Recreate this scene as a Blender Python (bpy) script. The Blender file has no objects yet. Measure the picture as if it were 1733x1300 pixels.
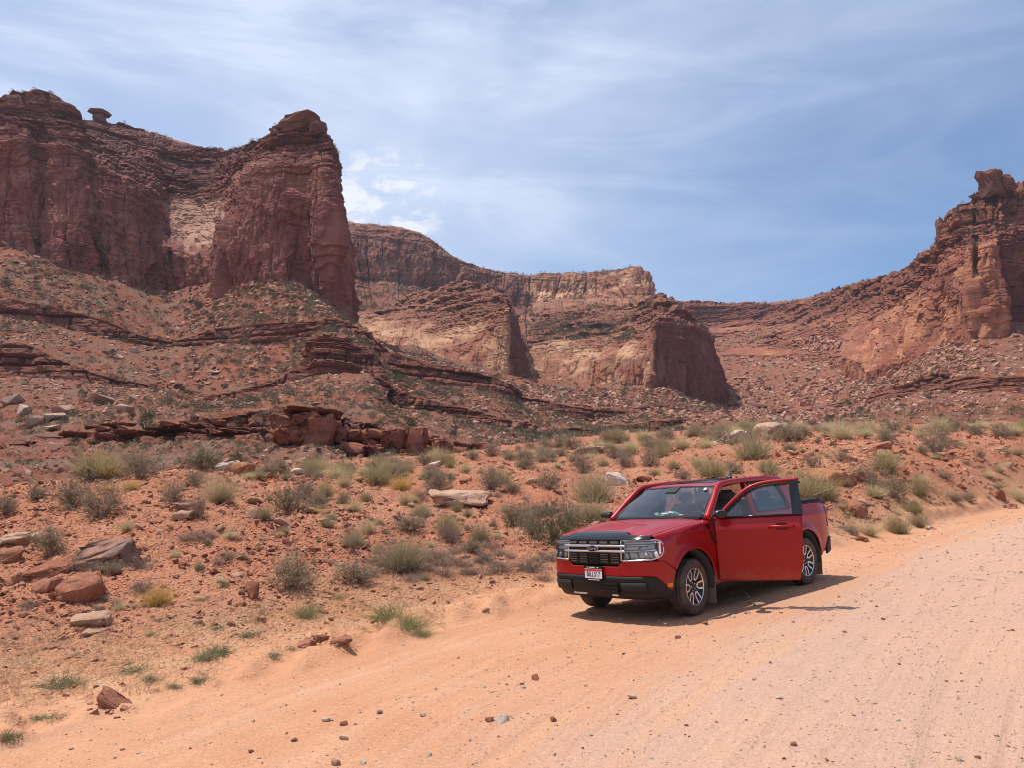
import bpy, bmesh, math, random
import numpy as np
from mathutils import Matrix, Vector

# ------------------------------------------------------------------ camera
FPX = 1301.0                      # focal length in photograph pixels (1733 x 1300)
PITCH = math.radians(7.72)
EYE = np.array([0.0, 0.0, 1.80])
SC = bpy.context.scene
COL = SC.collection
cam_data = bpy.data.cameras.new("camera")
cam_data.sensor_width = 36.0
cam_data.lens = 36.0 * FPX / 1733.0
cam_data.clip_start = 0.05
cam_data.clip_end = 30000
cam = bpy.data.objects.new("camera", cam_data)
cam.location = EYE
cam.rotation_euler = (math.pi / 2 + PITCH, 0, 0)
COL.objects.link(cam)
SC.camera = cam

# ------------------------------------------------------------------ light
SUN_EL = math.radians(68)
SUN_DIR = np.array([-0.922, 0.387, 0.0]); SUN_DIR /= np.linalg.norm(SUN_DIR)
SUN_DIR = np.array([SUN_DIR[0] * math.cos(SUN_EL), SUN_DIR[1] * math.cos(SUN_EL), math.sin(SUN_EL)])
sun_data = bpy.data.lights.new("sun", 'SUN')
sun_data.energy = 5.0
sun_data.angle = math.radians(0.53)
sun_data.color = (1.0, 0.955, 0.89)
sun = bpy.data.objects.new("sun", sun_data)
sun.rotation_euler = Vector(SUN_DIR).to_track_quat('Z', 'Y').to_euler()
sun.location = (-60, 30, 160)
COL.objects.link(sun)

W = bpy.data.worlds.new("World")
SC.world = W
W.use_nodes = True
nt = W.node_tree
for n in list(nt.nodes):
    nt.nodes.remove(n)
def wn(t, **k):
    n = nt.nodes.new(t)
    for a, b in k.items():
        setattr(n, a, b)
    return n
out = wn('ShaderNodeOutputWorld'); bg = wn('ShaderNodeBackground')
bg.inputs['Strength'].default_value = 0.14
sky = wn('ShaderNodeTexSky', sky_type='NISHITA')
sky.sun_disc = False
sky.sun_elevation = SUN_EL
sky.sun_rotation = math.atan2(SUN_DIR[0], SUN_DIR[1])
sky.altitude = 1300
sky.air_density = 1.0
sky.dust_density = 0.3
sky.ozone_density = 2.2
# thin cirrus: noise on the plane the view direction meets high above
tc = wn('ShaderNodeTexCoord'); 
def wmath(op, a, b=None, clamp=False):
    m = wn('ShaderNodeMath', operation=op, use_clamp=clamp)
    for i, v in enumerate((a, b)):
        if v is None: continue
        if isinstance(v, (int, float)): m.inputs[i].default_value = v
        else: nt.links.new(v, m.inputs[i])
    return m.outputs[0]
def cloudlayer(rot, scl, scale, detail, rough, lo, hi, dist=0.6, off=(0, 0, 0)):
    mp = wn('ShaderNodeMapping')
    mp.inputs['Rotation'].default_value = rot
    mp.inputs['Scale'].default_value = scl
    mp.inputs['Location'].default_value = off
    nt.links.new(tc.outputs['Generated'], mp.inputs[0])
    no = wn('ShaderNodeTexNoise')
    no.inputs['Scale'].default_value = scale
    no.inputs['Detail'].default_value = detail
    no.inputs['Roughness'].default_value = rough
    no.inputs['Distortion'].default_value = dist
    nt.links.new(mp.outputs[0], no.inputs['Vector'])
    mr = wn('ShaderNodeMapRange', interpolation_type='SMOOTHSTEP')
    mr.inputs['From Min'].default_value = lo; mr.inputs['From Max'].default_value = hi
    nt.links.new(no.outputs['Fac'], mr.inputs['Value'])
    return mr.outputs[0]
D = math.radians
big = cloudlayer((0, D(30), 0), (1.0, 1.0, 1.7), 1.6, 4, 0.5, 0.30, 0.66, 0.5, (1.3, 0.4, 0.2))
wisp = cloudlayer((0, D(38), 0), (0.9, 1.0, 4.2), 2.6, 8, 0.60, 0.40, 0.72, 0.9, (0.7, 2.2, 0))
fine = cloudlayer((0, D(72), 0), (1.2, 1.0, 5.0), 3.4, 8, 0.62, 0.46, 0.80, 0.5, (4.2, 0, 1))
# a veil of high cloud lies over the sun's side of the sky and thins out away from it
sd = wn('ShaderNodeVectorMath', operation='DOT_PRODUCT'); nt.links.new(tc.outputs['Generated'], sd.inputs[0]); sd.inputs[1].default_value = (-0.80, 0.20, 0.56)
side = wn('ShaderNodeMapRange', interpolation_type='SMOOTHSTEP'); side.inputs['From Min'].default_value = -0.30; side.inputs['From Max'].default_value = 0.72
side.inputs['To Min'].default_value = 0.0; side.inputs['To Max'].default_value = 1.0
nt.links.new(sd.outputs['Value'], side.inputs['Value'])
veil = wmath('ADD', wmath('MULTIPLY', big, 0.55), wmath('ADD', wmath('MULTIPLY', wisp, 0.42), wmath('MULTIPLY', fine, 0.22)))
veil = wmath('ADD', wmath('MULTIPLY', veil, wmath('ADD', wmath('MULTIPLY', side.outputs[0], 0.78), 0.20)), wmath('MULTIPLY', side.outputs[0], 0.46), clamp=True)
# a few small cumulus puffs low over the canyon
puf = cloudlayer((0, D(-20), 0), (1, 1, 1.9), 21.0, 7, 0.62, 0.47, 0.62, 0.3, (0.35, 0, 0))
pd_ = wn('ShaderNodeVectorMath', operation='DOT_PRODUCT'); nt.links.new(tc.outputs['Generated'], pd_.inputs[0]); pd_.inputs[1].default_value = tuple(Vector((-0.175, 1.0, 0.372)).normalized())
pm = wn('ShaderNodeMapRange', interpolation_type='SMOOTHSTEP'); pm.inputs['From Min'].default_value = 0.9958; pm.inputs['From Max'].default_value = 0.9993
nt.links.new(pd_.outputs['Value'], pm.inputs['Value'])
puff = wmath('MULTIPLY', wmath('MULTIPLY', puf, 0.8), pm.outputs[0], clamp=True)
mix = wn('ShaderNodeMix', data_type='RGBA')
nt.links.new(veil, mix.inputs['Factor'])
skyhue = wn('ShaderNodeHueSaturation'); skyhue.inputs['Saturation'].default_value = 1.15
nt.links.new(sky.outputs[0], skyhue.inputs['Color'])
nt.links.new(skyhue.outputs[0], mix.inputs['A'])
mix.inputs['B'].default_value = (5.0, 5.7, 7.2, 1)
mixp = wn('ShaderNodeMix', data_type='RGBA'); mixp.inputs['B'].default_value = (6.9, 7.1, 7.5, 1)
nt.links.new(puff, mixp.inputs['Factor']); nt.links.new(mix.outputs['Result'], mixp.inputs['A'])
nt.links.new(mixp.outputs['Result'], bg.inputs['Color'])
nt.links.new(bg.outputs[0], out.inputs['Surface'])

SC.view_settings.view_transform = 'Standard'
SC.view_settings.look = 'None'
SC.view_settings.exposure = 0.0
SC.view_settings.gamma = 1.0
SC.view_settings.use_curve_mapping = False
SC.render.engine = 'CYCLES'
SC.cycles.use_denoising = True
SC.cycles.max_bounces = 8
SC.cycles.diffuse_bounces = 3
SC.cycles.glossy_bounces = 4
SC.cycles.transparent_max_bounces = 12
SC.cycles.transmission_bounces = 6
SC.cycles.filter_width = 1.0
SC.cycles.caustics_reflective = False
SC.cycles.caustics_refractive = False

RNG = np.random.default_rng(11)
random.seed(7)

# ------------------------------------------------------------------ picture <-> place
_cp, _sp = math.cos(PITCH), math.sin(PITCH)
def ray(px, row):
    a = (px - 866.5) / FPX; c = (650.0 - row) / FPX
    return a, _cp - c * _sp, _sp + c * _cp          # x, y, z of the ray
def at(px, row, depth):
    """the place seen at that pixel, depth metres ahead of the photographer"""
    a, b, c = ray(px, row)
    t = depth / b
    return np.array([a * t, depth, EYE[2] + c * t])
def to_px(p):
    p = np.asarray(p, float)
    d = p - EYE
    zc = d[..., 1] * _cp + d[..., 2] * _sp
    uc = -d[..., 1] * _sp + d[..., 2] * _cp
    zc = np.where(zc < 0.05, 0.05, zc)
    return 866.5 + FPX * d[..., 0] / zc, 650.0 - FPX * uc / zc, zc

# pose of the truck relative to the photographer (truck frame: x ahead, y to its left, z up, origin under front axle)
CT = np.array([8.6604, 6.9285, 1.7934]); _ty, _tp, _tr = (math.radians(v) for v in (226.96, 7.715, -3.641))
_fw = np.array([math.cos(_ty) * math.cos(_tp), math.sin(_ty) * math.cos(_tp), math.sin(_tp)])
_r0 = np.array([math.sin(_ty), -math.cos(_ty), 0]); _u0 = np.cross(_r0, _fw)
_r = _r0 * math.cos(_tr) + _u0 * math.sin(_tr); _u = -_r0 * math.sin(_tr) + _u0 * math.cos(_tr)
_A = np.stack([_r, _u, _fw], 1)                                   # camera axes in truck frame
_B = np.array([[1, 0, 0], [0, -_sp, _cp], [0, _cp, _sp]], float)  # columns right, up, forward
RT = _B @ _A.T
T0 = EYE - RT @ CT
def truck_to_world(p):
    return RT @ np.asarray(p, float) + T0
_n = RT @ np.array([0, 0, 1.0])
def road_plane(x, y):
    return T0[2] - (_n[0] * (x - T0[0]) + _n[1] * (y - T0[1])) / _n[2]

# ------------------------------------------------------------------ noise
def _h(ix, iy, iz, seed):
    h = (ix.astype(np.uint32) * np.uint32(374761393) + iy.astype(np.uint32) * np.uint32(668265263)
         + iz.astype(np.uint32) * np.uint32(2147483647) + np.uint32((seed * 974634777 + 1013904223) & 0xffffffff))
    h ^= h >> np.uint32(13); h *= np.uint32(1274126177); h ^= h >> np.uint32(16)
    h *= np.uint32(2246822519); h ^= h >> np.uint32(13)
    return h.astype(np.float32) * np.float32(1 / 4294967295.0)
def hash2(i, j, seed=0):
    return _h(np.asarray(i).astype(np.int64), np.asarray(j).astype(np.int64), np.zeros_like(np.asarray(i)).astype(np.int64), seed)
def vn(x, y, z, seed=0):
    x = np.asarray(x, np.float32); y = np.asarray(y, np.float32); z = np.asarray(z, np.float32)
    x, y, z = np.broadcast_arrays(x, y, z)
    fx, fy, fz = np.floor(x), np.floor(y), np.floor(z)
    ix, iy, iz = fx.astype(np.int64), fy.astype(np.int64), fz.astype(np.int64)
    x = x - fx; y = y - fy; z = z - fz
    x = x * x * x * (x * (x * 6 - 15) + 10); y = y * y * y * (y * (y * 6 - 15) + 10); z = z * z * z * (z * (z * 6 - 15) + 10)
    r = 0
    for dz in (0, 1):
        a = _h(ix, iy, iz + dz, seed) * (1 - x) + _h(ix + 1, iy, iz + dz, seed) * x
        b = _h(ix, iy + 1, iz + dz, seed) * (1 - x) + _h(ix + 1, iy + 1, iz + dz, seed) * x
        r = r + (a * (1 - y) + b * y) * (z if dz else 1 - z)
    return r * 2 - 1
def fbm(x, y, z, octs=5, rough=0.5, seed=0, ridged=False):
    s = 0; a = 1.0; t = 0
    for o in range(octs):
        n = vn(x * 2.03 ** o, y * 2.03 ** o, z * 2.03 ** o, seed + o * 17)
        if ridged: n = 1 - 2 * np.abs(n)
        s = s + n * a; t += a; a *= rough
    return s / t

# ------------------------------------------------------------------ mesh helpers
def mesh_np(name, v, f, smooth=False):
    v = np.ascontiguousarray(v, np.float32); f = np.ascontiguousarray(f, np.int32)
    k = f.shape[1]
    me = bpy.data.meshes.new(name)
    me.vertices.add(len(v)); me.vertices.foreach_set('co', v.ravel())
    me.loops.add(f.size); me.loops.foreach_set('vertex_index', f.ravel())
    me.polygons.add(len(f)); me.polygons.foreach_set('loop_start', np.arange(len(f), dtype=np.int32) * k)
    me.polygons.foreach_set('use_smooth', np.full(len(f), smooth, bool))
    me.update(calc_edges=True)
    return me
def add_attr(me, name, arr):
    a = me.attributes.new(name, 'FLOAT', 'POINT')
    a.data.foreach_set('value', np.ascontiguousarray(arr, np.float32).ravel())
def link(name, me, mat=None, parent=None):
    o = bpy.data.objects.new(name, me)
    COL.objects.link(o)
    if mat is not None and me is not None and not me.materials: me.materials.append(mat)
    if parent is not None: o.parent = parent
    return o
def empty(name, loc=(0, 0, 0)):
    o = bpy.data.objects.new(name, None)
    o.empty_display_size = 0.2
    o.location = loc
    COL.objects.link(o)
    return o
def tag(o, label=None, cat=None, group=None, kind=None):
    if label: o['label'] = label
    if cat: o['category'] = cat
    if group: o['group'] = group
    if kind: o['kind'] = kind
    return o
def grid_faces(nu, nv, flip=False):
    i = np.arange((nu - 1) * (nv - 1)); a = (i // (nv - 1)) * nv + i % (nv - 1)
    f = np.stack([a, a + nv, a + nv + 1, a + 1], 1)
    return f[:, ::-1] if flip else f

def scatter_gn(name, protos, pos, scl, rot, which, label):
    """one object of many loose pieces: points that carry an instance each"""
    me = bpy.data.meshes.new(name); n = len(pos)
    me.vertices.add(n); me.vertices.foreach_set('co', np.ascontiguousarray(pos, np.float32).ravel())
    for nm, arr in (('scl', scl), ('rot', rot)):
        a = me.attributes.new(nm, 'FLOAT_VECTOR', 'POINT'); a.data.foreach_set('vector', np.ascontiguousarray(arr, np.float32).ravel())
    a = me.attributes.new('which', 'INT', 'POINT'); a.data.foreach_set('value', np.ascontiguousarray(which, np.int32))
    o = link(name, me); o['kind'] = 'stuff'; o['label'] = label
    g = bpy.data.node_groups.new(name, 'GeometryNodeTree')
    g.interface.new_socket('Geometry', in_out='INPUT', socket_type='NodeSocketGeometry'); g.interface.new_socket('Geometry', in_out='OUTPUT', socket_type='NodeSocketGeometry')
    gi = g.nodes.new('NodeGroupInput'); go = g.nodes.new('NodeGroupOutput'); jn = g.nodes.new('GeometryNodeJoinGeometry')
    def named(nm, t):
        q = g.nodes.new('GeometryNodeInputNamedAttribute'); q.data_type = t; q.inputs['Name'].default_value = nm; return q.outputs[0]
    sc_, ro_, wh = named('scl', 'FLOAT_VECTOR'), named('rot', 'FLOAT_VECTOR'), named('which', 'INT')
    er = g.nodes.new('FunctionNodeEulerToRotation'); g.links.new(ro_, er.inputs[0])
    for k, pm in enumerate(protos):
        po = bpy.data.objects.new(name + '_piece', pm)
        oi = g.nodes.new('GeometryNodeObjectInfo'); oi.inputs['Object'].default_value = po; oi.inputs['As Instance'].default_value = True
        cp = g.nodes.new('FunctionNodeCompare'); cp.data_type = 'INT'; cp.operation = 'EQUAL'; g.links.new(wh, cp.inputs[2]); cp.inputs[3].default_value = k
        ip = g.nodes.new('GeometryNodeInstanceOnPoints'); g.links.new(gi.outputs[0], ip.inputs['Points']); g.links.new(cp.outputs[0], ip.inputs['Selection'])
        g.links.new(oi.outputs['Geometry'], ip.inputs['Instance']); g.links.new(er.outputs[0], ip.inputs['Rotation']); g.links.new(sc_, ip.inputs['Scale'])
        g.links.new(ip.outputs[0], jn.inputs[0])
    g.links.new(jn.outputs[0], go.inputs[0])
    o.modifiers.new('scatter', 'NODES').node_group = g
    return o

# ------------------------------------------------------------------ material helpers
LAND = 0.86
class Mat:
    """small wrapper for writing node materials"""
    def __init__(s, name, albedo=1.0):
        s.albedo = albedo
        s.m = bpy.data.materials.new(name); s.m.use_nodes = True
        s.t = s.m.node_tree; s.b = s.t.nodes['Principled BSDF']
        s.b.inputs['Roughness'].default_value = 0.9
        s.b.inputs['Specular IOR Level'].default_value = 0.25
    def n(s, t, **k):
        n = s.t.nodes.new(t)
        for a, b in k.items(): setattr(n, a, b)
        return n
    def put(s, sock, v):
        if v is None: return
        if hasattr(v, 'is_output') or isinstance(v, bpy.types.NodeSocket): s.t.links.new(v, sock)
        elif isinstance(v, (tuple, list)) and len(v) == 3 and len(getattr(sock, 'default_value', [0] * 3)) == 4: sock.default_value = (*v, 1)
        else: sock.default_value = v
    def attr(s, name): return s.n('ShaderNodeAttribute', attribute_name=name).outputs['Fac']
    def pos(s): return s.n('ShaderNodeNewGeometry').outputs['Position']
    def obj(s): return s.n('ShaderNodeTexCoord').outputs['Object']
    def map(s, vec, scale=(1, 1, 1), rot=(0, 0, 0), loc=(0, 0, 0)):
        m = s.n('ShaderNodeMapping'); s.put(m.inputs[0], vec)
        m.inputs['Scale'].default_value = scale; m.inputs['Rotation'].default_value = rot; m.inputs['Location'].default_value = loc
        return m.outputs[0]
    def noise(s, vec, scale, detail=5, rough=0.55, dist=0.0):
        x = s.n('ShaderNodeTexNoise'); s.put(x.inputs['Vector'], vec)
        x.inputs['Scale'].default_value = scale; x.inputs['Detail'].default_value = detail
        x.inputs['Roughness'].default_value = rough; x.inputs['Distortion'].default_value = dist
        return x.outputs['Fac']
    def voro(s, vec, scale, feature='F1', out='Distance', rand=1.0):
        x = s.n('ShaderNodeTexVoronoi', feature=feature); s.put(x.inputs['Vector'], vec)
        x.inputs['Scale'].default_value = scale; x.inputs['Randomness'].default_value = rand
        return x.outputs[out]
    def rng(s, v, a, b, c=0.0, d=1.0, smooth=True):
        x = s.n('ShaderNodeMapRange', interpolation_type='SMOOTHSTEP' if smooth else 'LINEAR')
        s.put(x.inputs['Value'], v)
        for k, w in zip(('From Min', 'From Max', 'To Min', 'To Max'), (a, b, c, d)): s.put(x.inputs[k], w)
        return x.outputs[0]
    def math(s, op, a, b=None, clamp=False):
        x = s.n('ShaderNodeMath', operation=op, use_clamp=clamp); s.put(x.inputs[0], a); s.put(x.inputs[1], b)
        return x.outputs[0]
    def mix(s, f, a, b, blend='MIX'):
        x = s.n('ShaderNodeMix', data_type='RGBA', blend_type=blend)
        s.put(x.inputs['Factor'], f); s.put(x.inputs['A'], a); s.put(x.inputs['B'], b)
        return x.outputs['Result']
    def ramp(s, v, stops):
        x = s.n('ShaderNodeValToRGB'); s.put(x.inputs[0], v)
        e = x.color_ramp.elements
        while len(e) < len(stops): e.new(0.5)
        for k, (p, c) in zip(e, stops): k.position = p; k.color = (*c, 1)
        return x.outputs[0]
    def bump(s, h, strength=0.5, dist=0.1, normal=None):
        x = s.n('ShaderNodeBump'); s.put(x.inputs['Height'], h)
        x.inputs['Strength'].default_value = strength; x.inputs['Distance'].default_value = dist
        if normal is not None: s.put(x.inputs['Normal'], normal)
        return x.outputs[0]
    def set(s, **k):
        f = getattr(s, 'albedo', 1.0)
        if f != 1.0 and 'color' in k:
            k['color'] = s.mix(1.0, k['color'], (f, f, f), 'MULTIPLY')
        names = dict(color='Base Color', rough='Roughness', spec='Specular IOR Level', metal='Metallic', normal='Normal',
                     coat='Coat Weight', coat_rough='Coat Roughness', trans='Transmission Weight', ior='IOR', alpha='Alpha',
                     emit='Emission Color', emit_s='Emission Strength', sheen='Sheen Weight')
        for a, v in k.items(): s.put(s.b.inputs[names[a]], v)
        return s
def plain(name, color, rough=0.6, **k):
    return Mat(name).set(color=color, rough=rough, **k).m
# ------------------------------------------------------------------ materials of the land
def cliff_material(name, red, pale, varnish=0.6, seed=0.0, zs=1.0, vdark=(0.085, 0.047, 0.045)):
    """bedrock: beds by height, desert varnish streaks down the faces, scree where the talus attribute says so"""
    M = Mat(name, 1.0); P = M.map(M.pos(), loc=(seed * 13.1, seed * 7.7, 0))
    wall, ledge, talus = M.attr('wall'), M.attr('ledge'), M.attr('talus')
    beds = M.noise(M.map(P, (0.012, 0.012, 0.55 * zs)), 1.0, 6, 0.62)
    fineb = M.noise(M.map(P, (0.03, 0.03, 2.3 * zs)), 1.0, 4, 0.6)
    blot = M.noise(P, 0.035, 6, 0.6, 0.4)
    dark = tuple(c * 0.50 for c in red)
    wc = M.mix(M.rng(blot, 0.40, 0.66), red, pale)
    wc = M.mix(M.math('MULTIPLY', M.rng(beds, 0.54, 0.70), 0.35), wc, tuple(c * 0.62 for c in red))
    wc = M.mix(M.math('MULTIPLY', M.rng(fineb, 0.58, 0.78), 0.18), wc, tuple(min(1, c * 1.12) for c in pale))
    streak = M.noise(M.map(P, (0.16, 0.16, 0.016)), 1.0, 7, 0.68, 0.5)
    patch = M.noise(P, 0.022, 4, 0.5)
    v = M.math('MULTIPLY', M.rng(streak, 0.50, 0.68), M.rng(patch, 0.38, 0.62))
    wc = M.mix(M.math('MULTIPLY', v, varnish), wc, vdark)
    wc = M.mix(M.math('MULTIPLY', M.attr('sun_patch'), M.rng(fineb, 0.35, 0.6, 0.45, 1.0)), wc, (0.60, 0.36, 0.25))  # sunlight on the alcove put into the wall colour as a paler patch
    wc = M.mix(M.math('MULTIPLY', M.attr('shade_stain'), M.rng(streak, 0.25, 0.60, 0.55, 1.0)), wc, (0.155, 0.048, 0.040))  # dark varnish, and the shade of unlit faces put into the colour
    cr = M.noise(M.map(P, (0.5, 0.5, 0.10)), 1.0, 5, 0.6, 0.8)
    wc = M.mix(M.math('MULTIPLY', M.rng(cr, 0.60, 0.72), 0.35), wc, dark)
    lc = M.mix(M.rng(beds, 0.38, 0.60), tuple(c * 0.50 for c in red), tuple(c * 0.92 for c in red))
    lc = M.mix(M.math('MULTIPLY', M.rng(fineb, 0.50, 0.7), 0.5), lc, tuple(c * 0.45 for c in red))
    lc = M.mix(M.math('MULTIPLY', M.rng(blot, 0.55, 0.75), 0.5), lc, tuple(c * 0.8 for c in pale))
    n1 = M.noise(P, 0.09, 7, 0.68); n2 = M.noise(P, 1.1, 5, 0.7); n3 = M.noise(P, 0.028, 5, 0.6)
    tc_ = M.mix(M.rng(n1, 0.42, 0.66), (0.30, 0.098, 0.054), (0.25, 0.15, 0.10))
    tc_ = M.mix(M.rng(n3, 0.54, 0.72), tc_, (0.40, 0.115, 0.055))
    tc_ = M.mix(M.math('MULTIPLY', M.rng(n2, 0.52, 0.70), 0.55), tc_, (0.36, 0.25, 0.175))
    tc_ = M.mix(M.math('MULTIPLY', M.rng(n2, 0.46, 0.32), 0.5), tc_, (0.15, 0.062, 0.04))
    c = M.mix(ledge, wc, lc); c = M.mix(talus, c, tc_)
    h = M.math('ADD', M.math('MULTIPLY', M.noise(P, 0.45, 8, 0.7), 1.4), M.math('MULTIPLY', M.math('MULTIPLY', fineb, M.math('SUBTRACT', 1.05, wall)), 0.6))
    h = M.math('ADD', h, M.math('MULTIPLY', M.math('MULTIPLY', M.noise(P, 1.3, 4, 0.75), talus), 1.6))
    h = M.math('ADD', h, M.math('MULTIPLY', M.math('MULTIPLY', cr, wall), 0.6))
    M.set(color=c, rough=0.93, spec=0.15, normal=M.bump(h, 0.8, 1.0))
    return M.m

mat_left = cliff_material('red_sandstone', (0.245, 0.080, 0.060), (0.36, 0.155, 0.112), 0.60, 0, vdark=(0.070, 0.040, 0.042))
mat_mid = cliff_material('buff_sandstone', (0.30, 0.115, 0.07), (0.60, 0.345, 0.20), 0.60, 1, 0.8)
mat_right = cliff_material('orange_sandstone', (0.30, 0.105, 0.065), (0.52, 0.235, 0.125), 0.80, 2)
mat_hill = cliff_material('scree_and_ledges', (0.27, 0.10, 0.066), (0.36, 0.19, 0.125), 0.35, 3)

# ------------------------------------------------------------------ shaping rock
def layer_table(lo, hi, tmin, tmax, seed):
    r = np.random.default_rng(seed); b = [lo]
    while b[-1] < hi: b.append(b[-1] + r.uniform(tmin, tmax) * (0.5 + r.random()))
    return np.array(b)
def brick(a, z, bz, wmin, wmax, seed, gw=0.35, gh=0.25):
    """blocky bedding: random set-back for every block, plus how deep a point lies in a joint"""
    k = np.clip(np.searchsorted(bz, z) - 1, 0, len(bz) - 2)
    t = bz[k + 1] - bz[k]; fz = (z - bz[k]) / t
    w = wmin + (wmax - wmin) * hash2(k, k * 0 + 5, seed)
    q = a / w + hash2(k, k * 0 + 9, seed) * 31
    j = np.floor(q); q2 = q + 0.35 * (hash2(j, k, seed + 3) - 0.5); j = np.floor(q2); fa = q2 - j
    pr = 0.6 * hash2(j, k, seed + 1) + 0.4 * hash2(k, k * 0 + 2, seed + 2)
    e = np.minimum(fa, 1 - fa) * w; ez = np.minimum(fz, 1 - fz) * t
    gr = np.maximum(np.exp(-(e / gw) ** 2), np.exp(-(ez / gh) ** 2))
    return pr, gr

def loft(cols, nu, nv, fu=None):
    """control net -> dense grid. cols[i][l] = (px, row, depth) ; levels run bottom to top"""
    K = np.array([[at(*p) for p in c] for c in cols]); R = np.array([[p[1] for p in c] for c in cols], float)
    nc, nl, _ = K.shape
    mid = K[:, nl // 2]; L = np.array([np.linalg.norm(np.diff(K[:, l], axis=0), axis=1) / (0.5 * (K[1:, l, 1] + K[:-1, l, 1])) for l in range(nl)]).mean(0)
    su = np.concatenate([[0], np.cumsum(np.maximum(L, 0.004))]); u = np.linspace(0, su[-1], nu)
    def interp_u(A):
        i = np.clip(np.searchsorted(su, u, 'right') - 1, 0, nc - 2)
        t = ((u - su[i]) / (su[i + 1] - su[i]))[:, None, None]
        d = np.zeros_like(A); s = np.diff(A, axis=0) / np.diff(su)[:, None, None]
        d[1:-1] = np.where(s[:-1] * s[1:] > 0, 2 * s[:-1] * s[1:] / np.where(np.abs(s[:-1] + s[1:]) < 1e-9, 1e-9, s[:-1] + s[1:]), 0)
        d[0] = s[0]; d[-1] = s[-1]
        h = (su[i + 1] - su[i])[:, None, None]
        return ((2 * t**3 - 3 * t**2 + 1) * A[i] + (t**3 - 2 * t**2 + t) * h * d[i] + (-2 * t**3 + 3 * t**2) * A[i + 1] + (t**3 - t**2) * h * d[i + 1])
    G = interp_u(K)
    rw = np.abs(np.diff(R, axis=1)).max(0) + 2.0
    if fu is not None: rw = rw * np.array(fu)
    cnt = np.maximum(2, np.round(rw / rw.sum() * nv)).astype(int)
    lv = np.concatenate([[l + np.arange(c) / c for l, c in enumerate(cnt)][i] for i in range(nl - 1)] + [[nl - 1.0]])
    l0 = np.clip(lv.astype(int), 0, nl - 2); t = (lv - l0)[None, :, None]
    P = G[:, l0] * (1 - t) + G[:, l0 + 1] * t
    return P, lv
def levelw(lv, table):
    return np.interp(lv, np.arange(len(table)), table)
def segw(lv, segs, soft=0.04):
    """1 inside the given level segments, 0 outside"""
    w = np.zeros_like(lv)
    for a, b in segs:
        w = np.maximum(w, np.clip((lv - a) / soft + 0.5, 0, 1) * np.clip((b - lv) / soft + 0.5, 0, 1))
    return w
def grid_normals(P):
    du = np.gradient(P, axis=0); dv = np.gradient(P, axis=1)
    n = np.cross(du, dv); n /= np.maximum(np.linalg.norm(n, axis=2, keepdims=True), 1e-9)
    s = np.sign(np.median((n * (EYE - P)).sum(2)))
    return n * s
def blur_u(A, k):
    if k < 1: return A
    B = np.concatenate([np.repeat(A[:1], k, 0), A, np.repeat(A[-1:], k, 0)]); c = np.cumsum(np.concatenate([B[:1] * 0, B]), 0)
    return (c[2 * k + 1:] - c[:-2 * k - 1]) / (2 * k + 1)
def smooth01(x): x = np.clip(x, 0, 1); return x * x * (3 - 2 * x)
def pillars(a, z, w, zlo, zhi, seed, s):
    """slabs standing against the face: each has its own width, set-out and height"""
    q = a / w + 0.30 * vn(a / (w * 2.3), z / (w * 5), 0 * a, seed + 1)
    j = np.floor(q); fa = q - j
    top = zlo + (zhi - zlo) * (0.25 + 0.9 * hash2(j, j * 0 + 3, seed))
    out_ = hash2(j, j * 0 + 7, seed)
    arch = top - (2 * fa - 1) ** 2 * w * 0.55
    e = np.minimum(fa, 1 - fa) * w
    on = smooth01((arch - z) / (1.2 * s) + 0.5)
    rnd = np.clip(e / (0.18 * w), 0, 1) ** 0.5
    crack = np.exp(-(e / (0.50 * s)) ** 2) * (hash2(np.round(q), j * 0 + 11, seed) > 0.40)
    return on * out_ * (0.55 + 0.45 * rnd), crack * (0.55 + 0.45 * on)
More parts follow.
